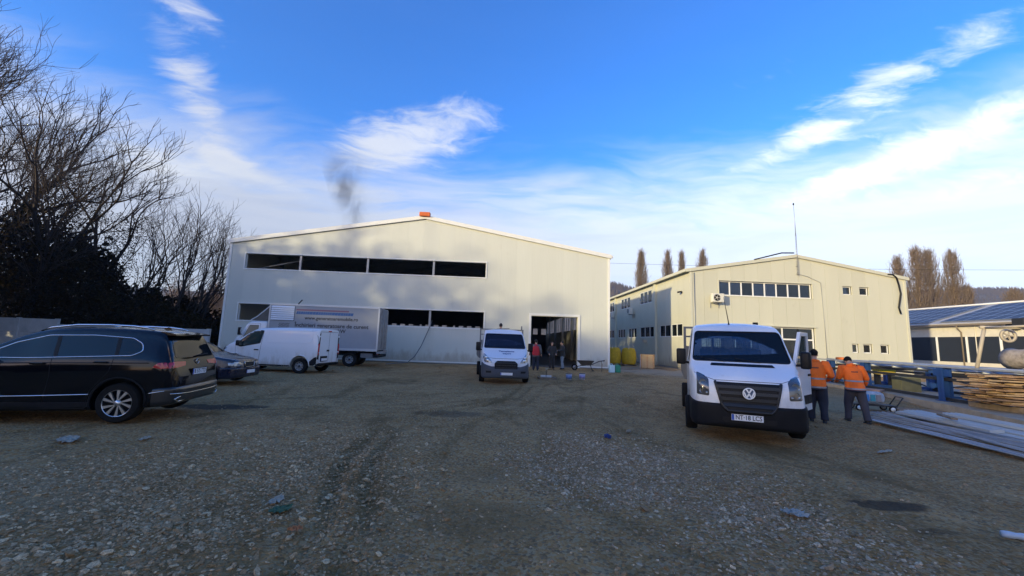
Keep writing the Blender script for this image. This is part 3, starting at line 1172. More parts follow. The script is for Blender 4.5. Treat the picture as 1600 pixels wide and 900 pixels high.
for z in (.15, .75):
    MB().box(-.03, .03, .0, .16, z - .02, z + .02).build('wall_bracket', m_steel, mast)
cd = MB().tube([(23.4, OY - .05, 7.75), (24.2, OY - .04, 7.55), (25.2, OY - .035, 7.12), (25.24, OY - .035, 6.0), (25.3, OY - .035, 4.0), (25.36, OY - .035, .3)], .018, 6)
tag(cd.build('conduit', m_steel), 'thin grey conduit running down the office front from the mast', 'conduit')
cd = MB().tube([(OX0 + .3, OY - .045, OE - .2), (OX0 + .3, OY - .045, .2)], .028, 6)
tag(cd.build('lightning_rod_cable', m_steel), 'thin grey downlead on the near office corner', 'conduit')
hs = MB().tube([(30.6, OY - .12, 7.98), (31.0, OY - .16, 7.98), (31.25, OY - .18, 7.75), (31.42, OY - .15, 7.2), (31.55, OY - .12, 6.5), (31.42, OY - .12, 5.9), (31.3, OY - .12, 5.4), (31.42, OY - .12, 4.9)], .06, 8)
tag(hs.build('black_hose', m_black), 'black hose hanging over the right office corner', 'hose')

# ------------------------------------------------------------------ the shed with solar roof
SX, SE, SRX, SRZ = 43.9, 4.95, 51.0, 7.2
SY0, SY1 = 26.0, 64.0
shed = thing('solar_shed', 'long low white shed with dark windows and blue solar roof', 'building')
m_swall = pbr('shed_wall', (.62, .58, .49), .7, var=.06, dirt=((.45, .41, .33), .25, 1))
facade(shed, m_swall, SY0, SY1, 3.8, lambda q: SE - .1, [(SY0 + .6, SY1 - .6, 1.25, 3.62)], SX, plane='x', z0=-.1)
MB().box(SX + .1, SRX + 7, SY0, SY0 + .1, -.1, SE - .15).build('end_wall', m_swall, shed)
MB().box(SX + .1, SRX + 7, SY1 - .1, SY1, -.1, SE - .15).build('end_wall', m_swall, shed)
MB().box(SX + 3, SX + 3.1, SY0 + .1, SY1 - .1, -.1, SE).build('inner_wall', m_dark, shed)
n = 14
for i in range(n):
    a = SY0 + .6 + (SY1 - SY0 - 1.2) * i / n
    b = SY0 + .6 + (SY1 - SY0 - 1.2) * (i + 1) / n
    MB().box(SX - .02, SX + .08, b - .08, b + .08, 1.25, 3.62).build('mullion', m_white_pvc, shed)
    MB().box(SX + .04, SX + .05, a + .08, b - .08, 1.25, 3.62).build('pane', glass_mat('shed_glass', (.030, .036, .05), .12), shed)
sl = (SRZ - SE) / (SRX - SX)
MB().prism([(SX - .45, SE - .45 * sl), (SRX, SRZ), (SRX, SRZ + .08), (SX - .45, SE - .45 * sl + .08)], SY0 - .3, SY1 + .3).build('roof', pbr('shed_roof', (.42, .40, .37), .6, var=.1), shed)
MB().prism([(SRX, SRZ), (SRX + 7.5, SE - .2), (SRX + 7.5, SE - .1), (SRX, SRZ + .08)], SY0 - .3, SY1 + .3).build('roof', MATS['shed_roof'], shed)
MB().box(SX - .62, SX - .46, SY0 - .3, SY1 + .3, SE - .30, SE - .17).build('gutter', pbr('gutter_brown', (.20, .16, .12), .5), shed)
MB().tube([(SRX - .1, SY0 - .3, SRZ + .12), (SRX - .1, SY1 + .3, SRZ + .12)], .09, 6).build('ridge', m_trim, shed)
m_pv = pbr('solar_cells', (.016, .022, .040), .42, .1, spec=.25)
m_pvf = pbr('solar_frame', (.42, .45, .50), .4, .7)
pang = math.atan(sl)
pv_cell = MB().box(.03, 1.62, .03, .97, .035, .045).data('solar_cells', m_pv)
fm = MB()
for a, b, c, d in ((0, 1.65, 0, .03), (0, 1.65, .97, 1.0), (0, .03, .03, .97), (1.62, 1.65, .03, .97)):
    fm.box(a, b, c, d, 0, .05)
pv_frame = fm.data('solar_frame', m_pvf)
for j in range(int((SY1 - SY0) / 1.02)):
    yy = SY0 + j * 1.02
    if 39.0 < yy + .5 < 40.6:
        continue
    for i in range(4):
        u = .15 + i * 1.68
        M = Matrix.Translation((SX - .2 + u * math.cos(pang), yy, SE - .2 * sl + .14 + u * math.sin(pang))) @ Matrix.Rotation(-pang, 4, 'Y')
        o = link('solar_panel', pv_frame, shed)
        o.matrix_local = M
        c = link('solar_cells', pv_cell, o)
for yy in (37.4, 52.0):
    MB().tube([(SX - .55, yy, SE - .3), (SX - .5, yy, SE - .5), (SX - .12, yy, SE - .9), (SX - .12, yy, .1)], .06, 8).build('downpipe', MATS['gutter_brown'], shed)
MB().box(SX - .3, SX - .02, 33.0, 33.8, 4.15, 4.65).build('vent_box', m_black, shed)
MB().tube([(SX - .06, 36.3, .1), (SX - .06, 36.3, SE - .4)], .04, 6).build('downpipe', m_swall, shed)

# ------------------------------------------------------------------ concrete fence at the left
m_fence = pbr('fence_concrete', (.46, .46, .46), .9, var=.10, bump=.2, bscale=14, dirt=((.20, .20, .20), .3, .8))
fen = thing('concrete_wall', 'grey concrete panel wall between the hall and the trees', 'wall', (0, 28.7, 0))
xx = -19.6
k = 0
while xx > -60:
    h = 1.80 if xx > -29.5 else 2.12
    mb = MB().box(xx - 2.46, xx - .04, -.04, .04, .0, h - .92)
    mb.build('slab', m_fence, fen)
    mb = MB().box(xx - 2.46, xx - .04, -.04, .04, h - .91, h)
    mb.build('slab', m_fence, fen)
    MB().box(xx - .10, xx + .10, -.09, .09, 0, h + .04).build('post', m_fence, fen)
    xx -= 2.5
    k += 1
# ================================================================== trees
m_bark = pbr('bark', (.035, .029, .024), .95, var=.3, vscale=6, bump=.4, bscale=30)
m_twig = pbr('twigs', (.045, .032, .024), .95, var=.3)
m_pop = pbr('poplar_bark', (.22, .165, .115), .95, var=.3)


class Branches:
    """many tapering sticks gathered into one mesh (numpy)"""
    def __init__(s):
        s.seg = []

    def add(s, p, q, r0, r1, n):
        s.seg.append((p, q, r0, r1, n))

    def mesh(s, name, mat):
        vs, fs = [], []
        for n in sorted({x[4] for x in s.seg}):
            L = [x for x in s.seg if x[4] == n]
            p = np.array([x[0] for x in L])
            q = np.array([x[1] for x in L])
            r0 = np.array([x[2] for x in L])
            r1 = np.array([x[3] for x in L])
            d = q - p
            d /= np.linalg.norm(d, axis=1, keepdims=True) + 1e-9
            ref = np.where(np.abs(d[:, 2:3]) < .9, [[0, 0, 1.]], [[1., 0, 0]])
            u = np.cross(d, ref)
            u /= np.linalg.norm(u, axis=1, keepdims=True) + 1e-9
            w = np.cross(d, u)
            a = np.arange(n) * 2 * math.pi / n
            ring = u[:, None] * np.cos(a)[None, :, None] + w[:, None] * np.sin(a)[None, :, None]
            A = p[:, None] + ring * r0[:, None, None]
            B = q[:, None] + ring * r1[:, None, None]
            k = sum(len(x) for x in vs)
            vs.append(np.concatenate([A, B], 1).reshape(-1, 3))
            base = k + np.arange(len(L))[:, None] * 2 * n
            i = np.arange(n)
            j = (i + 1) % n
            f = np.stack([base + i, base + j, base + n + j, base + n + i], 2).reshape(-1, 4)
            fs.append(f)
        return fast_mesh(name, np.concatenate(vs), np.concatenate(fs), mat, True)


def bare_tree(name, label, loc, height, seed, spread=.5, lean=(0, 0), levels=6, thick=1.0, group=None, trunk_frac=.30, twig=m_twig, kids=(3, 4), minr=.006, stems=1):
    rnd = random.Random(seed)
    t = thing(name, label, 'tree', loc, 0, group)
    big, small = Branches(), Branches()
    r0 = height * .014 * thick / (stems ** .35)

    def grow(p, d, L, r, lev):
        nseg = 5 if lev < 2 else (4 if lev < 4 else 3)
        sides = 8 if lev == 0 else (6 if lev == 1 else (4 if lev < 4 else 3))
        pts, dirs = [p], [d]
        for i in range(nseg):
            wob = .055 + .022 * lev
            d = (d + Vector((rnd.gauss(0, wob) + lean[0] * .03, rnd.gauss(0, wob), rnd.gauss(0, wob * .6) + .035 * (lev > 0)))).normalized()
            q = p + d * (L / nseg)
            a, b = r * (1 - .5 * i / nseg), r * (1 - .5 * (i + 1) / nseg)
            (big if lev < 2 else small).add(tuple(p), tuple(q), max(a, minr), max(b, minr), sides)
            p = q
            pts.append(p)
            dirs.append(d)
        if lev >= levels:
            return
        nk = rnd.randint(*kids) + (2 if lev == 0 else (1 if lev == 1 else 0))
        for k in range(nk):
            f = 1.0 if k < 2 else rnd.uniform(.42 if lev < 2 else .25, .95)
            idx = min(nseg, max(1, round(f * nseg)))
            base, bd = pts[idx], dirs[idx]
            ang = rnd.uniform(.30, .72) * (spread / .5)
            if k == 0:
                ang *= .45
            ax = bd.cross(Vector((rnd.gauss(0, 1), rnd.gauss(0, 1), rnd.gauss(0, 1))))
            if ax.length < 1e-4:
                ax = Vector((1, 0, 0))
            nd = (Matrix.Rotation(ang, 3, ax.normalized()) @ bd)
            nd = (nd + Vector((lean[0] * .12, lean[1] * .12, .10))).normalized()
            grow(base, nd, L * rnd.uniform(.60, .80) * (1.08 if k == 0 else 1), r * (.60 if k < 2 else rnd.uniform(.34, .48)), lev + 1)
    for s_ in range(stems):
        o = Vector((rnd.gauss(0, .25), rnd.gauss(0, .2), -.2)) if stems > 1 else Vector((0, 0, -.2))
        d0 = Vector((lean[0] * .6 + (rnd.gauss(0, .16) if stems > 1 else 0), lean[1] * .6 + (rnd.gauss(0, .12) if stems > 1 else 0), 1)).normalized()
        grow(o, d0, height * trunk_frac * rnd.uniform(.85, 1.1), r0, 0)
    top = max(s_[1][2] for s_ in small.seg)
    k = height / top
    for B in (big, small):
        B.seg = [(tuple(c * k for c in a), tuple(c * k for c in b), ra, rb, n_) for a, b, ra, rb, n_ in B.seg]
    link('trunk', big.mesh('trunk', m_bark), t)
    link('crown', small.mesh('crown', twig), t)
    return t


G_L = 'bare trees behind the concrete wall'
bare_tree('bare_tree', 'tallest bare tree reaching in at the upper left corner', (-46.0, 33.0, 0), 31.0, 11, .55, (.42, 0), 6, group=G_L, thick=1.35, kids=(3, 4))
bare_tree('bare_tree', 'tall bare tree rising out of the ivy beside the tallest one', (-41.5, 34.5, 0), 24.0, 5, .52, (.32, 0), 6, group=G_L, thick=1.35, kids=(2, 4))
bare_tree('bare_tree', 'ivy tangled bare tree in the middle of the dark thicket', (-36.6, 32.5, 0), 20.0, 23, .5, (.28, 0), 6, group=G_L, thick=1.3, kids=(2, 4))
bare_tree('bare_tree', 'bushy bare tree at the right shoulder of the dark thicket', (-33.2, 34.0, 0), 18.5, 31, .5, (.24, 0), 6, group=G_L, thick=1.2, kids=(2, 3))
bare_tree('bare_tree', 'bare tree with round brownish crown over the concrete wall', (-29.2, 34.0, 0), 13.0, 47, .5, (.16, 0), 5, group=G_L, stems=2, kids=(2, 3), thick=1.2)
bare_tree('bare_tree', 'slim many stemmed bare tree nearest the hall', (-25.2, 33.0, 0), 12.6, 59, .42, (.14, 0), 5, group=G_L, stems=3, kids=(2, 3), thick=1.2)
bare_tree('bare_tree', 'leaning bare tree behind the slim many stemmed one', (-27.6, 37.0, 0), 13.4, 61, .5, (.26, 0), 5, group=G_L, stems=2, kids=(2, 3))
G_F = 'small bare trees far behind the concrete wall'
m_far = pbr('far_twigs', (.17, .125, .105), .95, var=.25)
for i, (x, y, h, s) in enumerate([(-41, 62, 10.5, 3), (-45.5, 66, 9.5, 4), (-38.5, 58, 8.5, 6), (-49, 64, 10, 8), (-36.0, 64, 8, 9)]):
    lab = ['small reddish bare tree far off beside the hall corner', 'small faint bare tree seen between the slim tree and hall', 'lowest far bare tree just left of the hall', 'small far bare tree behind the slim tree', 'far bare bush hugging the hall corner'][i]
    bare_tree('far_bare_tree', lab, (x, y, 0), h, 100 + s, .5, (0, 0), 5, group=G_F, twig=m_far, minr=.014)


def poplar(label, loc, height, seed, width):
    rnd = random.Random(seed)
    t = thing('poplar_tree', label, 'tree', loc, 0, 'bare columnar poplars behind the buildings')
    tr, cr = Branches(), Branches()
    tr.add((0, 0, -.3), (0, 0, height * .5), height * .018, height * .010, 7)
    tr.add((0, 0, height * .5), (0, 0, height * .98), height * .010, .02, 5)
    for i in range(520):
        f = rnd.random() ** .8
        z = height * (.08 + .86 * f)
        a = rnd.uniform(0, 2 * math.pi)
        wmax = width * 1.35 * (min(1, f * 4 + .35)) * (1 - f) ** .4 * rnd.uniform(.25, 1.15)
        L = height * rnd.uniform(.06, .17) * (1.25 - f)
        p = Vector((0, 0, z))
        start = p + Vector((math.cos(a), math.sin(a), 0)) * wmax * .35
        q = p + Vector((math.cos(a) * wmax * .75, math.sin(a) * wmax * .75, L * .55))
        e = q + Vector((math.cos(a) * wmax * .15, math.sin(a) * wmax * .15, L * .8))
        cr.add(tuple(p), tuple(q), .05, .032, 3)
        cr.add(tuple(q), tuple(e), .032, .015, 3)
        for j in range(5):
            g = rnd.random()
            b = q.lerp(e, g)
            w = Vector((rnd.gauss(0, .35), rnd.gauss(0, .35), rnd.uniform(.6, 1.7)))
            cr.add(tuple(b), tuple(b + w), .02, .012, 3)
    link('trunk', tr.mesh('trunk', m_pop), t)
    link('crown', cr.mesh('crown', m_pop), t)


for lab, x, y, h, s, w in [('leftmost lone poplar above the office side roof', 32.5, 92, 23.5, 1, 1.7), ('broad poplar second from left over the office roof', 40.0, 95, 24.5, 2, 1.8),
                           ('slimmest poplar over the office roof', 43.4, 95, 24.3, 3, 1.2), ('twin topped poplar over the office roof nearest the mast', 49.0, 96, 25.3, 4, 2.1),
                           ('poplar half hidden by the right office corner', 79.5, 78, 21.0, 5, 2.0), ('left tall poplar of the clump behind the solar shed', 82.4, 77, 23.0, 6, 2.2),
                           ('middle tall poplar of the clump behind the solar shed', 86.0, 78, 23.0, 7, 2.2), ('right tall poplar of the clump behind the solar shed', 89.6, 77, 22.6, 8, 2.3),
                           ('short poplar at the right end of the clump', 93.5, 78, 15.5, 9, 1.2), ('dark tree at the right edge behind the solar shed', 104.5, 79.0, 15.5, 10, 3.0)]:
    poplar(lab, (x, y, 0), h, s, w)


# ------------------------------------------------------------------ ivy thicket: leaves without number
def leaf_cloud(name, centers, normals_up, size, mat):
    n = len(centers)
    a = rng.normal(0, 1, (n, 3))
    a /= np.linalg.norm(a, axis=1, keepdims=True)
    b = np.cross(a, rng.normal(0, 1, (n, 3)))
    b /= np.linalg.norm(b, axis=1, keepdims=True) + 1e-9
    s = size[:, None]
    v = np.stack([centers - a * s, centers + b * s * .55, centers + a * s, centers - b * s * .55], 1).reshape(-1, 3)
    f = np.arange(n * 4).reshape(-1, 4)
    return fast_mesh(name, v, f, mat, False)


def mat_leaf():
    m = bpy.data.materials.new('ivy_leaves')
    m.use_nodes = True
    t = NT(m.node_tree)
    b = t.n['Principled BSDF']
    r = t.node('ShaderNodeNewGeometry').outputs['Random Per Island']
    t.l.new(t.ramp(r, [(0, (.016, .014, .007)), (.5, (.026, .022, .010)), (.85, (.034, .025, .012)), (1, (.055, .036, .018))]), b.inputs['Base Color'])
    b.inputs['Roughness'].default_value = .7
    b.inputs['Specular IOR Level'].default_value = .04
    return m


m_leaf = mat_leaf()
PROF_X = np.array([-62, -50, -43, -38, -34.5, -32.5, -31, -29.5, -28, -26.5, -25, -23.5, -22, -20.5])
PROF_Z = np.array([12.5, 12.0, 10.5, 9.8, 9.4, 8.3, 6.8, 4.9, 4.3, 4.0, 3.4, 3.6, 2.6, 2.1])


def thicket():
    n = 120000
    x = rng.uniform(-62, -20.3, n)
    y = 30.2 + rng.uniform(0, 5.0, n)
    top = np.interp(x, PROF_X, PROF_Z)
    top *= (.72 + .5 * vnoise(x * .9, y * .9, 21)) * (.85 + .3 * vnoise(x * 2.6, y * 2.0, 22))
    z = rng.uniform(0, 1, n) ** .85 * top
    s = np.where(y > 33.2, rng.uniform(.12, .26, n), rng.uniform(.05, .12, n))
    # ivy climbing the trunks
    for tx, ty, th, tn in ((-44.0, 33, 15, 4000), (-39.2, 34.5, 14.5, 4200), (-34.8, 32.5, 13.0, 5000), (-31.8, 34, 11.0, 4200), (-28.2, 34, 6.5, 1500)):
        q = rng.uniform(.15, 1, tn)
        sp = .35 + .9 * q
        x = np.append(x, tx + q * th * .10 + rng.normal(0, 1, tn) * sp * .8)
        y = np.append(y, ty + rng.normal(0, 1, tn) * sp * .6)
        z = np.append(z, q * th)
        s = np.append(s, rng.uniform(.04, .10, tn))
    P1 = np.stack([x, y, z], 1)
    # the same growth goes on along the yard's left side, towards the sun
    n2 = 46000
    y2 = rng.uniform(-62, 29, n2)
    x2 = -33.5 + rng.uniform(-1.8, 1.8, n2) - np.clip(y2 - 20, 0, 10) * .6
    h = np.interp(y2, [-62, -40, -14, -7, 2, 12, 30], [11.5, 11.8, 11.3, 9.8, 10.4, 12.6, 13.2])
    h = h * (.86 + .22 * vnoise(y2 * .5, x2 * .5, 31)) * (.93 + .14 * vnoise(y2 * 2.1, x2 * 2, 32))
    u = rng.uniform(0, 1, n2)
    u = np.where((u > .72) & (y2 > 0), .72 + (u - .72) * rng.uniform(0.2, 1, n2), u)
    z2 = u * h
    hole = (vnoise(y2 * .42 + 3, z2 * .55, 51) * .65 + vnoise(y2 * 1.1, z2 * 1.2, 52) * .35 < .47) & (z2 > 7.2) & (y2 > 0)
    u = np.where(hole, u * .5, u)
    z2 = u * h
    fine = u > .75
    s2 = np.where(fine, rng.uniform(.15, .35, n2), rng.uniform(.35, .75, n2))
    P2 = np.stack([x2, y2, z2], 1)
    me = leaf_cloud('thicket', np.concatenate([P1, P2]), None, np.concatenate([s, s2]), m_leaf)
    return tag(link('thicket', me), 'dense dark ivy thicket behind the concrete wall', 'thicket', kind='stuff')


thicket()
G_S = 'bare trees along the left side of the yard'
for i, (x, y, h) in enumerate([(-33, 21, 16.0), (-34, 15, 16.0), (-32.5, 9.5, 15.5), (-34, 4, 14.5), (-33, -1.5, 13.5), (-36, 7.5, 15.0)]):
    bare_tree('side_bare_tree', 'bare tree in the side thicket left of the yard, %s' % ['nearest the wall', 'second from the wall', 'third from the wall', 'fourth from the wall', 'fifth from the wall', 'farthest from the wall'][i], (x, y, 0), h, 300 + i, .55, (0, 0), 5, group=G_S, thick=1.2, minr=.025, kids=(2, 4))

# ------------------------------------------------------------------ hills
hx = np.linspace(-900, 1500, 240)
hp = np.interp(hx, [-900, -500, -250, 0, 120, 165, 230, 320, 450, 600, 690, 760, 900, 1500], [70, 60, 46, 56, 90, 86, 68, 54, 60, 94, 102, 108, 102, 85])
hp = hp + 9 * (vnoise(hx * .012, hx * 0, 41) - .5) + 5 * (vnoise(hx * .05, hx * 0, 42) - .5)
rows = 14
HV = []
for j in range(rows):
    f = j / (rows - 1)
    HV.append(np.stack([hx, np.full_like(hx, 430 + 170 * f) + 12 * (vnoise(hx * .02, np.full_like(hx, j * 1.3), 43) - .5), hp * math.sin(f * math.pi / 2) ** 1.1 - 1 + 4 * f * (vnoise(hx * .11, np.full_like(hx, j * .9), 44) - .5) + 2.6 * f * vnoise(hx * .6, np.full_like(hx, j * 2.9), 45)], 1))
HV = np.concatenate(HV)
nh = len(hx)
ii = (np.arange(rows - 1)[:, None] * nh + np.arange(nh - 1)[None]).ravel()
m_hill = pbr('wooded_hill', (.085, .075, .065), 1.0, var=.45, vscale=.09)
hill = link('hills', fast_mesh('hills', HV, np.stack([ii, ii + 1, ii + 1 + nh, ii + nh], 1), m_hill))
tag(hill, 'low wooded hills along the horizon', 'hills', kind='structure')
# leafless woods on the crest of the hills
n = 9000
x = rng.uniform(-300, 1000, n)
f = rng.uniform(.55, 1, n)
z = np.interp(x, hx, hp) * np.sin(f * math.pi / 2) ** 1.1
hh = rng.uniform(4, 9, n)
c = np.stack([x, 430 + 170 * f, z + hh * .35], 1)
w = rng.uniform(.8, 2.0, n)
tri = np.stack([c + np.stack([-w, 0 * w, -hh * .5], 1), c + np.stack([w, 0 * w, -hh * .5], 1), c + np.stack([w * .3, w, hh * .5], 1)], 1).reshape(-1, 3)
tag(link('hill_woods', fast_mesh('hill_woods', tri, np.arange(n * 3).reshape(-1, 3), pbr('hill_woods', (.085, .068, .058), 1, var=.3, vscale=.05), False)), 'leafless woods covering the far hills', 'woods', kind='stuff')

# overhead wire
pw = MB().tube([(16.0, 70, 15.9), (40, 64, 15.0), (60, 58, 14.35), (80, 53, 14.2)], .022, 4)
tag(pw.build('overhead_wire', m_black), 'thin overhead wire crossing the sky behind the office', 'wire')


# ------------------------------------------------------------------ smoke over the hall
def smoke():
    m = bpy.data.materials.new('dark_smoke')
    m.use_nodes = True
    t = NT(m.node_tree)
    t.n.remove(t.n['Principled BSDF'])
    pv = t.node('ShaderNodeVolumePrincipled')
    pv.inputs['Color'].default_value = (.10, .095, .10, 1)
    o = t.node('ShaderNodeTexCoord').outputs['Object']
    sep = t.node('ShaderNodeSeparateXYZ')
    t.l.new(o, sep.inputs[0])
    z = sep.outputs[2]
    # plume axis drifts to the left as it rises, widening
    ax = t.math('ADD', t.math('MULTIPLY', z, -.16), t.math('MULTIPLY', t.math('SINE', t.math('MULTIPLY', z, .9)), .32))
    wid = t.math('ADD', t.math('MULTIPLY', z, .13), .55)
    n = t.noise(t.map(o, scale=(1, 1, .55)), .75, 6, .6, .8)
    dx = t.math('DIVIDE', t.math('SUBTRACT', sep.outputs[0], ax), wid)
    dy = t.math('DIVIDE', sep.outputs[1], wid)
    r = t.math('ADD', t.math('MULTIPLY', dx, dx), t.math('MULTIPLY', dy, dy))
    f = t.math('POWER', 2.718, t.math('MULTIPLY', r, -1.1))
    f = t.math('MULTIPLY', f, t.rng(n, .36, .80, 0, 1, True))
    f = t.math('MULTIPLY', f, t.rng(z, 4.0, 9.0, 1, 0, True))
    f = t.math('MULTIPLY', f, t.rng(z, 0, .6, .2, 1, True))
    t.l.new(t.math('MULTIPLY', f, 1.15), pv.inputs['Density'])
    t.l.new(pv.outputs[0], t.n['Material Output'].inputs['Volume'])
    mb = MB().lathe([(1.3, 0), (1.9, 2.5), (3.2, 6.5), (3.0, 9.2)], 12, smooth=False)
    o = mb.build('smoke', m, None, loc=(-13.4, 36.5, 10.3))
    return tag(o, 'thin dark smoke drifting up over the hall roof', 'smoke', kind='stuff')


smoke()
# ================================================================== vehicles
# local axes: nose at x = 0, rear at +x; z up
def pchip(xs, ys, q):
    xs, ys = np.asarray(xs, float), np.asarray(ys, float)
    h = np.diff(xs)
    d = np.diff(ys) / h
    m = np.zeros_like(ys)
    m[0], m[-1] = d[0], d[-1]
    for i in range(1, len(xs) - 1):
        if d[i - 1] * d[i] > 0:
            w1, w2 = 2 * h[i] + h[i - 1], h[i] + 2 * h[i - 1]
            m[i] = (w1 + w2) / (w1 / d[i - 1] + w2 / d[i])
    k = np.clip(np.searchsorted(xs, q) - 1, 0, len(xs) - 2)
    t = (q - xs[k]) / h[k]
    return (2 * t ** 3 - 3 * t ** 2 + 1) * ys[k] + (t ** 3 - 2 * t ** 2 + t) * h[k] * m[k] + (-2 * t ** 3 + 3 * t ** 2) * ys[k + 1] + (t ** 3 - t ** 2) * h[k] * m[k + 1]


def loft(stations, sub=3, n_side=9):
    """stations: (x, zb, zt, w, wt, zbelt, rt, crown). Closed body shell."""
    S = np.array(stations, float)
    q = [S[0, 0]]
    for a, b in zip(S[:-1, 0], S[1:, 0]):
        q += list(a + (b - a) * (np.arange(sub) + 1) / sub)
    q = np.array(q)
    P = np.stack([pchip(S[:, 0], S[:, k], q) for k in range(1, 8)], 1)
    rings = []
    for x, (zb, zt, w, wt, zbelt, rt, cr) in zip(q, P):
        rb = min(.07, (zt - zb) * .3)
        rt = min(rt, (zt - zb) * .45)

        def side(z):
            if zt <= zbelt + .02:
                f = (z - zb) / max(zt - zb, .01)
                return w + (wt - w) * max(0, f) ** 3
            return w - .02 * max(0, (zbelt - z)) ** 2 if z < zbelt else w + (wt - w) * (z - zbelt) / (zt - zbelt)
        half = [(0, zb), (w * .5, zb), (w - rb, zb)]
        for k in (1, 2):
            a = k / 2 * math.pi / 2
            half.append((w - rb + rb * math.sin(a), zb + rb - rb * math.cos(a)))
        z0, z1 = zb + rb, zt - rt
        for k in range(1, n_side + 1):
            z = z0 + (z1 - z0) * k / n_side
            half.append((side(z), z))
        ys_ = side(z1)
        for k in (1, 2, 3, 4):
            a = k / 4 * math.pi / 2
            half.append((ys_ - rt * (1 - math.cos(a)) * 1.0, z1 + rt * math.sin(a)))
        yt = half[-1][0]
        half.append((yt * .66, zt + cr * .56))
        half.append((yt * .33, zt + cr * .89))
        half.append((0, zt + cr))
        ring = [(x, y, z) for y, z in half] + [(x, -y, z) for y, z in half[-2:0:-1]]
        rings.append(ring)
    n = len(rings[0])
    mb = MB()
    vs = [p for r in rings for p in r]
    fs = []
    for i in range(len(rings) - 1):
        for k in range(n):
            fs.append((i * n + k, i * n + (k + 1) % n, (i + 1) * n + (k + 1) % n, (i + 1) * n + k))
    fs.append(tuple(range(n)))
    fs.append(tuple(range((len(rings) - 1) * n + n - 1, (len(rings) - 1) * n - 1, -1)))
    mb.add(vs, fs, True)
    return mb


class Shell:
    """body surface that panels, lamps and lines are laid on"""
    def __init__(s, me):
        me.calc_loop_triangles()
        vs = [v.co.copy() for v in me.vertices]
        s.bvh = BVHTree.FromPolygons(vs, [tuple(t.vertices) for t in me.loop_triangles])

    DIRS = {'-y': (Vector((0, 1, 0)), lambda a, b: Vector((a, -6, b))), '+y': (Vector((0, -1, 0)), lambda a, b: Vector((a, 6, b))),
            'front': (Vector((1, 0, 0)), lambda a, b: Vector((-6, a, b))), 'rear': (Vector((-1, 0, 0)), lambda a, b: Vector((16, a, b))),
            'top': (Vector((0, 0, -1)), lambda a, b: Vector((a, b, 8)))}

    def hit(s, a, b, way, lift=0.0, last=[None]):
        d, o = s.DIRS[way]
        p = s.bvh.ray_cast(o(a, b), d)
        if p[0] is None:
            q = o(a, b)
            near = s.bvh.find_nearest(q + d * 6)
            dep = (near[0] - q).dot(d)
            h = q + d * dep
        else:
            h = p[0]
        return h - d * lift

    def panel(s, name, poly, way, mat, parent, lift=.006, r=0.0, step=.08, deep=.012, build=True):
        """a plate of the outline poly lying on the surface"""
        if r:
            poly = round_poly(poly, r)
        pts = [Vector(p) for p in poly]
        out = []
        for i, p in enumerate(pts):
            q = pts[(i + 1) % len(pts)]
            m = max(1, int((q - p).length / step))
            out += [p.lerp(q, k / m) for k in range(m)]
        n = len(out)
        xs = [p.x for p in out]
        zs = [p.y for p in out]
        PX, PZ = np.meshgrid(np.arange(min(xs) + step / 2, max(xs), step), np.arange(min(zs) + step / 2, max(zs), step))
        pa = [(p.x, p.y) for p in out]
        ins = inside(pa, PX.ravel(), PZ.ravel()) if PX.size else np.zeros(0, bool)
        allp = out + [Vector((a, b)) for a, b, k in zip(PX.ravel(), PZ.ravel(), ins) if k]
        v2, e2, f2, ov, oe, of = delaunay_2d_cdt(allp, [(i, (i + 1) % n) for i in range(n)], [], 1, 1e-5)
        d = s.DIRS[way][0]
        top = [s.hit(p.x, p.y, way, lift) for p in v2]
        bot = [p + d * (lift + deep) for p in top]
        m = len(top)
        fs = [tuple(f) for f in f2] + [tuple(i + m for i in reversed(f)) for f in f2]
        cnt = {}
        for f in f2:
            for i in range(len(f)):
                a, b = f[i], f[(i + 1) % len(f)]
                cnt[(a, b)] = 1
        for a, b in cnt:
            if (b, a) not in cnt:
                fs.append((b, a, a + m, b + m))
        mb = MB().add(top + bot, fs, False)
        if not build:
            return mb
        o = mb.build(name, mat, parent)
        smooth_by_angle(o.data, 40)
        return o

    def line(s, name, pts, way, mat, parent, r=.006, lift=.002, step=.05, n=5, closed=False):
        """a bead along the surface"""
        P = [Vector(p) for p in pts]
        if closed:
            P.append(P[0])
        out = []
        for p, q in zip(P[:-1], P[1:]):
            m = max(1, int((q - p).length / step))
            out += [p.lerp(q, k / m) for k in range(m)]
        out.append(P[-1])
        mb = MB().tube([s.hit(p.x, p.y, way, lift) for p in out], r, n)
        return mb.build(name, mat, parent)


def body_obj(name, me, mat, parent, deg=32):
    me.materials.clear()
    me.materials.append(mat)
    me.name = name
    bm = bmesh.new()
    bm.from_mesh(me)
    bmesh.ops.recalc_face_normals(bm, faces=bm.faces[:])
    bm.to_mesh(me)
    bm.free()
    smooth_by_angle(me, deg)
    return link(name, me, parent)


def arch_cut(x, r, w, z=None):
    z = r if z is None else z
    return MB().lathe([(0, -1.6), (r, -1.6), (r, -w), (0, -w)], 28, Matrix.Translation((x, 0, z)), 'y', False), MB().lathe([(0, w), (r, w), (r, 1.6), (0, 1.6)], 28, Matrix.Translation((x, 0, z)), 'y', False)


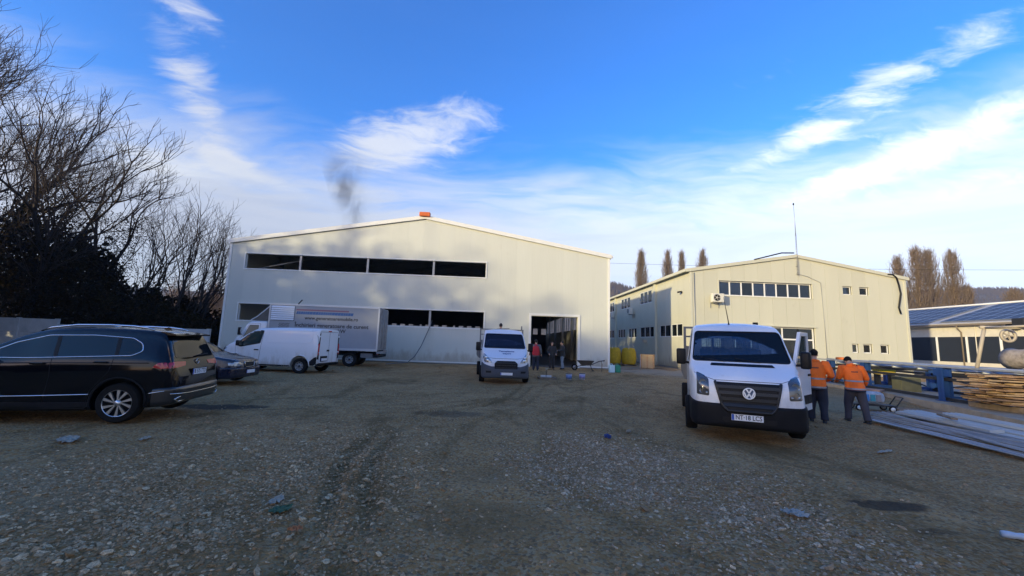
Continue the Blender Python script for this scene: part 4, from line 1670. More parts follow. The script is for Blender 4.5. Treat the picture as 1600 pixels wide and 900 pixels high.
m_wpaint = pbr('white_paint', (.72, .74, .77), .28, coat=.6, dirt=((.42, .39, .34), .14, 2.5), splash=(.40, .36, .29))
m_wpaint2 = pbr('white_paint_dusty', (.70, .72, .75), .35, coat=.3, dirt=((.36, .34, .30), .22, 2.0))
m_bpaint = pbr('black_paint', (.0035, .004, .006), .10, spec=.25, coat=.35)
m_npaint = pbr('navy_paint', (.006, .009, .024), .2, spec=.35, coat=.6, dirt=((.04, .037, .03), .05, 3))
m_bump = pbr('bumper_plastic', (.009, .009, .010), .6, spec=.2, var=.15, dirt=((.04, .036, .03), .15, 3))
m_grille = pbr('grille_plastic', (.024, .025, .027), .45, spec=.35)
m_chrome = pbr('chrome', (.62, .64, .66), .12, 1.0)
m_alloy = pbr('alloy', (.58, .60, .63), .28, .9)
m_rimgrey = pbr('steel_rim', (.25, .26, .27), .5, .5, dirt=((.12, .10, .08), .3, 6))
m_plate = pbr('plate_white', (.72, .73, .74), .5)
m_pblue = pbr('plate_blue', (.03, .09, .42), .5)
m_ink = pbr('black_ink', (.02, .02, .025), .6)
m_red = pbr('lamp_red', (.45, .02, .03), .15, coat=.6)
m_lamp = pbr('lamp_clear', (.30, .32, .34), .08, .5, coat=1.0)
m_lampdark = pbr('lamp_dark', (.10, .105, .11), .12, .4, coat=1.0)
m_seat = pbr('seat_cloth', (.05, .05, .055), .9)
m_bed = pbr('bed_steel', (.16, .165, .17), .55, .3, var=.2, dirt=((.12, .09, .07), .3, 3))
m_amber = pbr('amber', (.6, .22, .02), .3)
g_wind = glass_mat('windscreen_glass', (.018, .024, .030), .78)
g_dark = glass_mat('tinted_glass', (.010, .014, .018), .10)
g_green = glass_mat('side_glass', (.035, .060, .058), .22)


def wheel(parent, x, y, r, width, rim, style, out):
    """tyre > nothing; rim with spokes. `out` = -1 near side faces -y, +1 faces +y"""
    root = MB()
    prof = [(rim * .96, -width / 2), (r * .93, -width / 2), (r, -width * .36), (r, width * .36), (r * .93, width / 2), (rim * .96, width / 2)]
    M = Matrix.Translation((x, y, r - .012))
    w = MB().lathe(prof, 36, M, 'y', True, True).build('tyre', m_rubber, parent)
    smooth_by_angle(w.data, 45)
    o = out * width / 2
    matr = m_alloy if style in ('alloy', 'alloy5') else m_rimgrey
    MB().lathe([(rim, o * 1.0), (rim * 1.02, o * .9), (rim * .95, o * .86), (rim * .93, o * .1), (0, o * .05)], 36, M, 'y', caps=False).build('rim', m_black if style == 'alloy' else matr, w)
    if style == 'alloy':
        # five pairs of slanting turbine spokes
        MB().lathe([(rim, o * 1.0), (rim * 1.03, o * .93), (rim * .93, o * .90), (rim * .92, o * .98)], 40, M, 'y', True, True).build('rim_lip', matr, w)
        for k in range(5):
            for q in (-1, 1):
                a = k * 2 * math.pi / 5 + q * .30
                a2 = k * 2 * math.pi / 5 + q * .10 + .34
                sp = MB()
                y0, y1 = sorted((o * .95, o * .72))

                def pt(rad, ang):
                    return (rad * math.cos(ang), rad * math.sin(ang))
                poly = [pt(rim * .20, a2 - .28), pt(rim * .95, a - .10), pt(rim * .95, a + .13), pt(rim * .20, a2 + .10)]
                sp.prism(poly, y0, y1, 'y', M)
                sp.build('spoke', matr, w)
        MB().lathe([(0, o * .98), (rim * .20, o * .97), (rim * .24, o * .75)], 20, M, 'y', caps=False).build('hub', matr, w)
    else:
        MB().lathe([(0, o * .72), (rim * .30, o * .72), (rim * .34, o * .55), (rim * .62, o * .45), (rim * .80, o * .62), (rim * .94, o * .66)], 30, M, 'y', caps=False).build('disc', matr, w)
        for k in range(8):
            a = k * math.pi / 4
            M2 = M @ Matrix.Translation((rim * .70 * math.cos(a), o * .60, rim * .70 * math.sin(a)))
            MB().lathe([(rim * .09, -.012), (rim * .09, .012)], 10, M2, 'y').build('vent_hole', m_black, w)
        MB().lathe([(0, o * .9), (rim * .17, o * .88), (rim * .2, o * .7)], 16, M, 'y', caps=False).build('hub', m_black, w)
    return w


FRONT_M = Matrix(((0, 0, -1, 0), (-1, 0, 0, 0), (0, 1, 0, 0), (0, 0, 0, 1)))
REAR_M = Matrix(((0, 0, 1, 0), (1, 0, 0, 0), (0, 1, 0, 0), (0, 0, 0, 1)))
NEAR_M = Matrix(((1, 0, 0, 0), (0, 0, -1, 0), (0, 1, 0, 0), (0, 0, 0, 1)))


def plate(parent, M, text, w=.52, h=.112):
    """number plate lying in the xy plane of M, facing its z"""
    p = MB().box(-w / 2, w / 2, -h / 2, h / 2, -.008, .004, M).build('number_plate', m_plate, parent)
    MB().box(-w / 2 + .004, -w / 2 + .045, -h / 2 + .004, h / 2 - .004, .0045, .0055, M).build('country_band', m_pblue, p)
    b = MB()
    for a, c, d, e in ((-w / 2 - .012, w / 2 + .012, -h / 2 - .012, -h / 2), (-w / 2 - .012, w / 2 + .012, h / 2, h / 2 + .012), (-w / 2 - .012, -w / 2, -h / 2, h / 2), (w / 2, w / 2 + .012, -h / 2, h / 2)):
        b.box(a, c, d, e, -.01, .006, M)
    b.build('plate_frame', m_black, p)
    if text:
        text_mesh('plate_number', text, h * 1.02, m_ink, p, M @ Matrix.Translation((.022, 0, .0055)), .0008, .0016, width=w * .82)
    return p


def mirror(parent, x, y, z, w, h, d, out):
    """door mirror: housing on an arm"""
    mb = MB().bbox(x - d / 2, x + d / 2, y - w / 2, y + w / 2, z - h / 2, z + h / 2, min(w, h, d) * .28)
    m = mb.build('mirror', m_black, parent)
    for f in m.data.polygons:
        f.use_smooth = True
    MB().tube([(x, y - out * w * .3, z - h * .35), (x + .02, y - out * (w * .5 + .12), z - h * .42)], .025, 6).build('mirror_arm', m_black, m)
    MB().box(x + d / 2 - .01, x + d / 2 + .003, y - w * .38, y + w * .38, z - h * .38, z + h * .40).build('mirror_glass', m_chrome, m)
    return m


def seat_row(parent, x, ys, z=.75):
    for y in ys:
        s = MB().bbox(x - .22, x + .22, y - .23, y + .23, z - .1, z + .08, .05).build('seat', m_seat, parent)
        M = Matrix.Translation((x + .22, y, z + .05)) @ Matrix.Rotation(R(12), 4, 'Y')
        MB().bbox(-.06, .06, -.22, .22, 0, .62, .05, M).build('backrest', m_seat, s)
        MB().bbox(-.05, .05, -.13, .13, .66, .86, .04, M).build('headrest', m_seat, s)


def flatbed_common(t, xc, L, w, zfloor, hb_top, side_h, mat_side):
    """chassis, deck, headboard and drop sides behind a cab"""
    ch = MB()
    for s in (-.38, .38):
        ch.box(xc - 1.2, xc + L, s - .05, s + .05, .55, .72)
    for k in range(5):
        ch.box(xc + .3 + k * (L - .5) / 4, xc + .38 + k * (L - .5) / 4, -.37, .37, .57, .70)
    ch.build('chassis', m_bump, t)
    MB().box(xc + .08, xc + L, -w, w, zfloor - .09, zfloor).build('deck', m_bed, t)
    for s in (-1, 1):
        MB().box(xc + .12, xc + L, *sorted((s * w, s * (w - .035))), zfloor + .004, zfloor + side_h).build('drop_side', mat_side, t)
        for k in range(4):
            x = xc + .12 + k * (L - .2) / 3
            MB().box(x, x + .06, *sorted((s * (w + .02), s * w)), zfloor - .05, zfloor + side_h).build('side_stake', m_bed, t)
    MB().box(xc + L - .035, xc + L, -w + .036, w - .036, zfloor + .004, zfloor + side_h).build('tailboard', mat_side, t)
    hb = MB()
    hb.box(xc + .08, xc + .13, -w, w, zfloor, zfloor + .75)
    hb.build('headboard', m_bed, t)
    for y in (-w + .03, -.35, .35, w - .03):
        MB().box(xc + .07, xc + .13, y - .03, y + .03, zfloor + .75, hb_top).build('headboard_post', m_bed, t)
    MB().box(xc + .07, xc + .13, -w, w, hb_top, hb_top + .05).build('headboard_rail', m_bed, t)
    MB().box(xc + .08, xc + .12, -w, w, (zfloor + .75 + hb_top) / 2, (zfloor + .75 + hb_top) / 2 + .04).build('headboard_rail', m_bed, t)


def cab_body(stations, ws_poly, ws_x, side_poly, side_in, cavity, cav_w, rear_poly, arches, door_open=None):
    me = loft(stations).data('body', None, True)
    shell = Shell(me)
    cut = []
    cut.append(MB().prism(cavity, -cav_w, cav_w, 'y'))
    cut.append(MB().prism(ws_poly, ws_x[0], ws_x[1], 'x'))
    for s in (-1, 1):
        cut.append(MB().prism(side_poly, *sorted((s * side_in, s * 1.4)), 'y'))
    if rear_poly:
        cut.append(MB().prism(rear_poly, stations[-1][0] - .4, stations[-1][0] + .3, 'x'))
    if door_open:
        cut.append(MB().prism(door_open, -1.4, -side_in, 'y'))
    for a in arches:
        cut += list(arch_cut(*a))
    return boolean(me, cut), shell


# ------------------------------------------------------------------ near white flatbed (dual badge on the grille)
def crafter():
    t = thing('flatbed_truck', 'near white flatbed truck with black bumper and its door open', 'truck', (4.72, 7.67, 0), R(66.8))
    st = [(.02, .42, .80, .60, .55, 1.3, .05, .0), (.06, .36, 1.0, .84, .76, 1.3, .06, .01), (.14, .33, 1.10, .92, .84, 1.3, .07, .02), (.28, .32, 1.17, .962, .89, 1.3, .08, .03),
          (.50, .32, 1.26, .98, .925, 1.3, .08, .035), (.78, .32, 1.38, .985, .945, 1.3, .08, .04), (.88, .32, 1.46, .985, .945, 1.3, .08, .04), (1.15, .32, 1.78, .985, .90, 1.3, .11, .045),
          (1.42, .32, 2.08, .985, .86, 1.3, .12, .05), (1.58, .32, 2.18, .985, .845, 1.3, .13, .05), (1.95, .34, 2.24, .985, .84, 1.3, .13, .05), (2.40, .36, 2.24, .98, .84, 1.3, .13, .05), (2.55, .40, 2.20, .96, .82, 1.3, .13, .04)]
    ws = [(-.90, 1.43), (.90, 1.43), (.815, 2.07), (-.815, 2.07)]
    sp = [(1.05, 1.42), (2.02, 1.42), (2.02, 2.02), (1.52, 2.02)]
    rp = [(-.62, 1.5), (.62, 1.5), (.62, 1.98), (-.62, 1.98)]
    me, sh = cab_body(st, round_poly(ws, .08), (.5, 1.75), round_poly(sp, .07), .70, [(1.02, .62), (2.46, .62), (2.46, 2.10), (1.55, 2.10), (1.02, 1.50)], .80, round_poly(rp, .06), [(.98, .46, .60, .36)],
                       door_open=[(1.06, .52), (2.08, .52), (2.08, 1.36), (1.06, 1.36)])
    body_obj('cab', me, m_wpaint, t)
    sh.panel('windscreen', ws, 'front', g_wind, t, lift=-.010, r=.08, deep=.006)
    sh.panel('side_window', sp, '+y', g_green, t, lift=-.008, r=.07, deep=.006)
    MB().prism(rp, 2.49, 2.497, 'x').build('rear_window', g_wind, t)
    # black rubber round the screen
    sh.line('screen_seal', round_poly(ws, .08), 'front', m_black, t, r=.014, lift=.001, closed=True)
    # guard grids behind the seats
    for y0 in (-.50, .12):
        gr = MB()
        for k in range(9):
            gr.box(2.44, 2.447, y0 + k * .048, y0 + k * .048 + .009, 1.55, 1.95)
            gr.box(2.437, 2.4395, y0, y0 + .39, 1.55 + k * .048, 1.559 + k * .048)
        gr.build('guard_grid', m_black, t)
    seat_row(t, 1.75, (-.48, .15, .55), .80)
    MB().bbox(1.0, 1.28, -.80, .80, .95, 1.40, .06).build('dashboard', m_seat, t)
    MB().lathe([(.19, -.015), (.205, 0), (.19, .015), (.175, 0)], 24, Matrix.Translation((1.38, -.48, 1.36)) @ Matrix.Rotation(R(-55), 4, 'Y'), 'z', True, True).build('steering_wheel', m_black, t)
    MB().bbox(.82, .84, -.06, .06, 1.9, 1.97, .008, Matrix.Translation((.62, 0, 0))).build('rear_view_mirror', m_black, t)
    # bumper, one size larger than the nose
    bs = [(-.03, .30, .60, .55, .53, 2, .04, 0), (.0, .25, .655, .82, .81, 2, .04, 0), (.07, .22, .665, .92, .91, 2, .04, 0), (.20, .22, .69, .975, .97, 2, .04, 0), (.42, .24, .715, .992, .99, 2, .04, 0), (.56, .26, .72, .998, .996, 2, .04, 0)]
    b = loft(bs)
    bme = boolean(b.data('bumper', None, True), list(arch_cut(.98, .46, .55, .36)))
    body_obj('bumper', bme, m_bump, t)
    bsh = Shell(bme)
    bsh.panel('air_intake', [(-.40, .33), (.40, .33), (.44, .36), (.44, .42), (-.44, .42), (-.44, .36)], 'front', m_black, t, lift=.006)
    # grille with its grey frame and bars
    nose = MB()
    for mm_ in (b.data('x', None, True), loft(st).data('y', None, True)):
        nose.add([v.co.copy() for v in mm_.vertices], [tuple(p.vertices) for p in mm_.polygons])
    sh_cab, sh = sh, Shell(nose.data('nose'))
    g = sh.panel('grille', [(-.55, 1.06), (.55, 1.06), (.44, .66), (.36, .56), (-.36, .56), (-.44, .66)], 'front', m_black, t, lift=.02, r=.03, step=.05, deep=.03)
    for k, z in enumerate((.98, .87, .76, .655)):
        w = .52 - .035 * k
        sh.panel('bar', [(-w, z - .03), (w, z - .03), (w + .01, z + .025), (-w - .01, z + .025)], 'front', m_grille, g, lift=.050, step=.06, deep=.02)
    sh.line('grille_frame', [(-.55, 1.07), (-.45, .66), (-.36, .545), (.36, .545), (.45, .66), (.55, 1.07)], 'front', m_grille, g, r=.028, lift=.02)
    sh = sh_cab
    # emblem
    E = Matrix.Translation((-.060, .0, .88)) @ FRONT_M
    e = MB().lathe([(0, 0), (.100, 0), (.100, .012), (0, .012)], 32, E, 'z', False).build('emblem', pbr('emblem_blue', (.05, .09, .17), .3), t)
    MB().lathe([(.087, .010), (.106, .010), (.106, .024), (.087, .024)], 32, E, 'z', True, True).build('emblem_ring', pbr('emblem_silver', (.80, .82, .85), .35, .2), e)

    m_emb = pbr('emblem_silver', (.80, .82, .85), .35, .2)

    def strokes(name, pts, wd):
        mb = MB()
        for (a, b), (c, d) in zip(pts[:-1], pts[1:]):
            L = math.hypot(c - a, d - b)
            nx_, ny_ = -(d - b) / L * wd, (c - a) / L * wd
            mb.prism([(a + nx_, b + ny_), (c + nx_, d + ny_), (c - nx_, d - ny_), (a - nx_, b - ny_)], .012, .024, 'z', E)
        mb.build(name, m_emb, e)
    strokes('emblem_upper_letter', [(-.042, .078), (0, .008), (.042, .078)], .012)
    strokes('emblem_lower_letter', [(-.083, .030), (-.040, -.076), (0, -.004), (.040, -.076), (.083, .030)], .012)
    for s in (-1, 1):
        hl = [(s * .66, 1.10), (s * .74, 1.17), (s * .865, 1.22), (s * .875, .80), (s * .66, .785)]
        h = sh.panel('headlight', hl, 'front', m_lampdark, t, lift=.008, r=.03, step=.04)
        for y, z, r in ((.77, 1.03, .065), (.78, .88, .055)):
            c = sh.hit(s * y, z, 'front', .012)
            MB().lathe([(r, 0), (r * .8, -.012), (0, -.02)], 20, Matrix.Translation(c) @ FRONT_M, caps=False).build('reflector', m_lamp, h)
        c = sh.hit(s * .70, .84, 'front', .012)
        MB().lathe([(.026, 0), (.02, .012), (0, .014)], 12, Matrix.Translation(c) @ FRONT_M).build('indicator', m_lamp, h)
    sh.panel('cowl_vent', [(-.58, 1.345), (.58, 1.345), (.55, 1.395), (-.55, 1.395)], 'front', m_black, t, lift=.012)
    sh.line('bonnet_seam', [(-.90, 1.20), (-.70, 1.13), (-.56, 1.085), (.56, 1.085), (.70, 1.13), (.90, 1.20)], 'front', m_bump, t, r=.006, lift=-.001)
    for y in (-.35, .30):
        MB().tube([sh.hit(y, 1.43, 'front', .03), sh.hit(y + .45, 1.50, 'front', .03)], .009, 5).build('wiper', m_black, t)
    plate(t, Matrix.Translation((-.052, .04, .435)) @ FRONT_M, 'NT·18 LCS')
    mirror(t, .98, 1.13, 1.50, .19, .34, .14, 1)
    # open driver's door, hinged at its front edge
    D = Matrix.Translation((1.05, -.985, 0)) @ Matrix.Rotation(R(-27), 4, 'Z')
    dp = MB()
    dp.prism([(0, .46), (1.08, .46), (1.08, 1.40), (0, 1.40)], -.035, .035, 'y', D)
    dp.prism([(.0, 1.4), (.09, 1.4), (.55, 2.03), (.50, 2.10)], -.03, .03, 'y', D)
    dp.prism([(.50, 2.10), (.52, 2.02), (1.0, 2.02), (1.06, 2.10)], -.03, .03, 'y', D)
    dp.prism([(.98, 2.03), (.98, 1.4), (1.08, 1.4), (1.06, 2.09)], -.03, .03, 'y', D)
    d = dp.build('door', m_wpaint, t)
    MB().prism([(.09, 1.4), (.98, 1.4), (.98, 2.02), (.54, 2.02)], -.004, .004, 'y', D).build('door_glass', g_green, d)
    MB().box(.08, 1.02, -.052, -.036, .60, .78, D).build('rub_strip', m_bump, d)
    MB().box(.86, 1.02, -.065, -.036, 1.17, 1.215, D).build('handle', m_black, d)
    MB().box(.06, 1.0, .036, .06, .52, 1.30, D).build('door_card', m_seat, d)
    mm = MB().bbox(-.06, .08, -.30, -.12, 1.34, 1.68, .045, D).build('mirror', m_black, d)
    for f in mm.data.polygons:
        f.use_smooth = True
    MB().tube([(.05, -.03, 1.40), (.02, -.15, 1.40)], .022, 6, True, D).build('mirror_arm', m_black, mm)
    # aerial and dark bar on the roof
    a = sh.hit(1.62, .10, 'top', 0)
    MB().tube([a, a + Vector((.02, .0, .05)), a + Vector((-.12, .10, .62))], [.022, .012, .004], 6).build('aerial', m_black, t)
    for s in (-.95, .95):
        wheel(t, .98, s, .345, .22, .205, 'steel', 1 if s > 0 else -1)
        wheel(t, 4.35, s, .345, .22, .205, 'steel', 1 if s > 0 else -1)
    flatbed_common(t, 2.62, 3.35, 1.03, .98, 2.18, .40, m_bed)
    MB().tube([(2.72, -.6, 2.27), (2.72, .45, 2.27)], .03, 6).build('roof_bar', m_bed, t)
    MB().box(2.66, 2.76, -.66, -.56, 2.20, 2.36).build('work_lamp', m_black, t)
    return t


crafter()


# ------------------------------------------------------------------ far white flatbed with blue lettering
def daily():
    t = thing('flatbed_truck', 'far white flatbed truck with blue lettering on its bonnet, by the hall', 'truck', (.40, 16.81, 0), R(94.5))
    st = [(.03, .42, .82, .60, .56, 1.3, .05, .0), (.08, .36, .95, .80, .72, 1.3, .06, .01), (.16, .33, 1.02, .90, .80, 1.3, .07, .02), (.32, .32, 1.10, .945, .86, 1.3, .08, .03),
          (.55, .32, 1.24, .96, .89, 1.3, .09, .03), (.75, .32, 1.38, .965, .91, 1.3, .09, .035), (1.05, .32, 1.72, .965, .88, 1.3, .10, .04), (1.34, .32, 2.02, .965, .845, 1.3, .11, .04),
          (1.50, .32, 2.12, .965, .83, 1.3, .12, .05), (1.9, .34, 2.18, .965, .83, 1.3, .12, .05), (2.25, .36, 2.18, .96, .83, 1.3, .12, .05), (2.35, .40, 2.15, .94, .81, 1.3, .12, .04)]
    ws = [(-.87, 1.40), (.87, 1.40), (.79, 2.00), (-.79, 2.00)]
    sp = [(.98, 1.38), (1.9, 1.38), (1.9, 1.98), (1.42, 1.98)]
    rp = [(-.6, 1.5), (.6, 1.5), (.6, 1.95), (-.6, 1.95)]
    me, sh = cab_body(st, round_poly(ws, .07), (.45, 1.65), round_poly(sp, .06), .70, [(.95, .62), (2.25, .62), (2.25, 2.04), (1.48, 2.04), (.95, 1.46)], .78, rp, [(.92, .45, .58, .35)])
    body_obj('cab', me, m_wpaint2, t)
    sh.panel('windscreen', ws, 'front', glass_mat('daily_glass', (.010, .012, .022), .35), t, lift=-.010, r=.07, deep=.006)
    for w in ('-y', '+y'):
        sh.panel('side_window', sp, w, g_green, t, lift=-.008, r=.06, deep=.006)
    sh.line('screen_seal', round_poly(ws, .07), 'front', m_black, t, r=.018, lift=.001, closed=True)
    seat_row(t, 1.65, (-.45, .15, .52), .78)
    MB().bbox(.98, 1.2, -.78, .78, .95, 1.36, .05).build('dashboard', m_seat, t)
    bs = [(-.03, .26, .56, .60, .58, 2, .04, 0), (.02, .22, .66, .78, .77, 2, .04, 0), (.10, .20, .74, .90, .89, 2, .04, 0), (.25, .20, .79, .965, .96, 2, .04, 0), (.45, .24, .82, .985, .98, 2, .04, 0), (.55, .26, .82, .985, .98, 2, .04, 0)]
    bme = boolean(loft(bs).data('bumper', None, True), list(arch_cut(.92, .45, .55, .35)))
    body_obj('bumper', bme, pbr('dark_grey_bumper', (.055, .062, .075), .55, var=.1, dirt=((.12, .11, .09), .25, 3)), t)
    bsh = Shell(bme)
    g = sh.panel('grille', [(-.36, .90), (.36, .90), (.47, .80), (.46, .54), (-.46, .54), (-.47, .80)], 'front', m_black, t, lift=.05, r=.04, step=.05, deep=.03)
    for z in (.82, .72, .62):
        sh.panel('bar', [(-.42, z - .018), (.42, z - .018), (.42, z + .018), (-.42, z + .018)], 'front', m_grille, g, lift=.066, step=.07)
    for s in (-1, 1):
        hl = [(s * .92, 1.15), (s * .86, 1.17), (s * .60, .90), (s * .57, .82), (s * .86, .83), (s * .93, .95)]
        h = sh.panel('headlight', hl, 'front', m_lamp, t, lift=.012, r=.02, step=.04)
        for y, z, r in ((.80, 1.02, .06), (.74, .90, .06)):
            c = sh.hit(s * y, z, 'front', .014)
            MB().lathe([(r, 0), (r * .8, .006), (0, .01)], 18, Matrix.Translation(c) @ FRONT_M).build('reflector', m_chrome, h)
        fog = [(s * .60, .42), (s * .80, .42), (s * .82, .50), (s * .60, .50)]
        bsh.panel('fog_lamp', fog, 'front', m_black, t, lift=.006)
    sh.line('bonnet_seam', [(-.90, 1.03), (-.45, .985), (.45, .985), (.90, 1.03)], 'front', m_bump, t, r=.007, lift=0)
    # lettering on the bonnet, two blue lines, laid on the slope
    for body, z, size, wd in (('Tamplarie', 1.262, .105, .66), ('TRITT', 1.165, .10, .36)):
        p = sh.hit(-.05, z, 'front')
        q = sh.hit(-.05, z + .06, 'front')
        up = (q - p).normalized()
        X = Vector((0, -1, 0))
        Z = X.cross(up).normalized()
        M = Matrix(((X.x, up.x, Z.x, 0), (X.y, up.y, Z.y, 0), (X.z, up.z, Z.z, 0), (0, 0, 0, 1)))
        M = Matrix.Translation(p + Z * .012) @ M
        text_mesh('bonnet_lettering', body, size, pbr('blue_ink', (.03, .09, .22), .5), t, M, .003, .004, width=wd)
    plate(t, Matrix.Translation((-.05, -.02, .39)) @ FRONT_M, None, .50, .105)
    for s in (-1, 1):
        mirror(t, .92, s * 1.12, 1.45, .20, .36, .14, s)
        wheel(t, .92, s * .93, .335, .21, .20, 'steel', s)
        wheel(t, 4.3, s * .93, .335, .21, .20, 'steel', s)
    flatbed_common(t, 2.42, 3.4, 1.02, .98, 2.20, .42, m_bed)
    for y in (-.93, .95):
        MB().box(2.47, 2.55, y - .025, y + .025, 2.25, 2.42 if y < 0 else 2.27).build('headboard_horn', m_bed, t)
    MB().tube([(2.6, -.35, 2.29), (4.2, .1, 2.30)], .022, 6).build('rack_pole', m_bed, t)
    return t


daily()


# ------------------------------------------------------------------ white panel van seen from its side
def panel_van():
    t = thing('panel_van', 'white panel van standing before the box truck', 'van', (-12.33, 19.73, 0), R(-7.1))
    st = [(.10, .40, .80, .55, .50, 1.1, .06, 0), (.15, .32, .92, .72, .64, 1.1, .07, .01), (.25, .28, 1.00, .83, .74, 1.1, .08, .02), (.45, .27, 1.10, .91, .82, 1.1, .10, .03), (.85, .26, 1.30, .94, .86, 1.1, .10, .04),
          (.98, .26, 1.38, .94, .86, 1.1, .11, .04), (1.45, .26, 1.70, .945, .84, 1.1, .12, .04), (1.78, .26, 1.86, .945, .83, 1.1, .13, .04), (2.1, .26, 1.90, .95, .83, 1.1, .14, .04), (3.0, .26, 1.94, .95, .84, 1.1, .14, .04),
          (4.3, .30, 1.95, .95, .84, 1.1, .14, .03), (4.62, .33, 1.94, .94, .83, 1.1, .13, .02), (4.72, .36, 1.91, .90, .80, 1.1, .12, .01)]
    me = loft(st).data('body', None, True)
    sh = Shell(me)
    me = boolean(me, [c for a in ((.95, .42, .62, .34), (3.96, .42, .62, .34)) for c in arch_cut(*a)])
    body_obj('body', me, m_wpaint, t)
    win = [(.95, 1.16), (1.18, 1.10), (2.03, 1.28), (2.10, 1.76), (1.85, 1.78), (1.60, 1.70)]
    for w in ('-y', '+y'):
        sh.panel('window_surround', [(.88, 1.16), (1.16, 1.05), (2.07, 1.23), (2.14, 1.80), (1.85, 1.82), (1.56, 1.73)], w, m_black, t, lift=.003, r=.06)
        sh.panel('side_window', win, w, g_green, t, lift=.008, r=.06)
        sh.line('door_seam', [(2.14, 1.80), (2.12, 1.2), (2.06, .36)], w, m_bump, t, r=.006, lift=0)
        sh.line('door_seam', [(.92, 1.12), (.95, .80), (1.25, .42), (1.35, .36), (2.06, .36)], w, m_bump, t, r=.004, lift=0)
        sh.line('pressed_groove', [(2.34, 1.75), (2.32, 1.45), (2.42, 1.29), (4.25, 1.29), (4.42, 1.40), (4.45, 1.75)], w, m_wpaint2, t, r=.010, lift=.001)
        sh.line('pressed_groove', [(2.3, 1.80), (4.5, 1.82)], w, m_wpaint2, t, r=.008, lift=.001)
        h = sh.hit(1.93, .95, w, .02)
        MB().bbox(h.x - .10, h.x + .10, h.y - .018, h.y + .018, .93, .98, .012).build('door_handle', m_black, t)
        sh.panel('sill_strip', [(1.42, .27), (3.50, .27), (3.50, .345), (1.42, .345)], w, m_bump, t, lift=.012)
        # wheel arch lip
        for cx in (.95, 3.96):
            sh.line('arch_lip', [(cx + .44 * math.cos(a), .34 + .44 * math.sin(a)) for a in np.linspace(-.15, math.pi + .15, 20)], w, m_wpaint, t, r=.016, lift=.004)
        # rear quarter lower black corner
        sh.panel('corner_guard', [(4.44, .36), (4.70, .36), (4.70, .74), (4.60, .70), (4.40, .52)], w, m_bump, t, lift=.010, r=.02)
    sh.panel('windscreen', [(-.80, 1.42), (.80, 1.42), (.72, 1.83), (-.72, 1.83)], 'front', g_dark, t, lift=.006, r=.07)
    sh.panel('front_grille', [(-.55, .80), (.55, .80), (.48, .66), (-.48, .66)], 'front', m_black, t, lift=.01)
    bs = [(.04, .30, .56, .50, .48, 2, .04, 0), (.10, .24, .60, .74, .73, 2, .04, 0), (.25, .22, .62, .87, .86, 2, .04, 0), (.48, .24, .60, .945, .94, 2, .04, 0)]
    body_obj('front_bumper', loft(bs).data('b', None, True), m_bump, t)
    for s in (-1, 1):
        sh.panel('headlight', [(s * .52, .86), (s * .80, 1.06), (s * .86, .98), (s * .80, .78), (s * .60, .76)], 'front', m_lamp, t, lift=.01, r=.02, step=.04)
        # lamps up the rear corners, on black
        sh.panel('rear_pillar', [(s * .79, .62), (s * .905, .62), (s * .86, 1.78), (s * .75, 1.78)], 'rear', m_black, t, lift=.010, step=.06)
        sh.panel('tail_light', [(s * .80, .82), (s * .895, .82), (s * .885, 1.30), (s * .79, 1.30)], 'rear', m_red, t, lift=.022, r=.02, step=.06)
        for z in (.92, 1.62):
            h = sh.hit(s * .775, z, 'rear', .02)
            MB().bbox(h.x - .02, h.x + .02, h.y - .06, h.y + .06, z - .03, z + .03, .01).build('hinge', m_wpaint, t)
    sh.line('rear_door_seam', [(0, .5), (0, 1.86)], 'rear', m_bump, t, r=.006, lift=0)
    sh.line('rear_door_seam', [(-.78, .46), (-.78, 1.82), (.76, 1.82), (.78, .46), (-.78, .46)], 'rear', m_bump, t, r=.007, lift=0)
    sh.panel('rear_bumper', [(-.90, .30), (.90, .30), (.90, .45), (-.90, .45)], 'rear', m_bump, t, lift=.05, step=.06, deep=.05)
    sh.panel('plate_recess', [(-.66, .52), (-.08, .52), (-.08, .76), (-.66, .76)], 'rear', m_bump, t, lift=.004)
    plate(t, Matrix.Translation(sh.hit(-.37, .61, 'rear', .02)) @ REAR_M, None, .50, .11)
    sh.panel('brake_light', [(-.13, 1.83), (.13, 1.83), (.13, 1.88), (-.13, 1.88)], 'rear', m_red, t, lift=.016)
    sh.panel('rear_handle', [(-.16, .96), (.02, .96), (.02, 1.03), (-.16, 1.03)], 'rear', m_black, t, lift=.02)
    mirror(t, 1.16, -1.07, 1.22, .20, .24, .16, -1)
    mirror(t, 1.16, 1.07, 1.22, .20, .24, .16, 1)
    for s in (-1, 1):
        wheel(t, .95, s * .845, .335, .20, .205, 'steel', s)
        wheel(t, 3.96, s * .845, .335, .20, .205, 'steel', s)
    return t


panel_van()


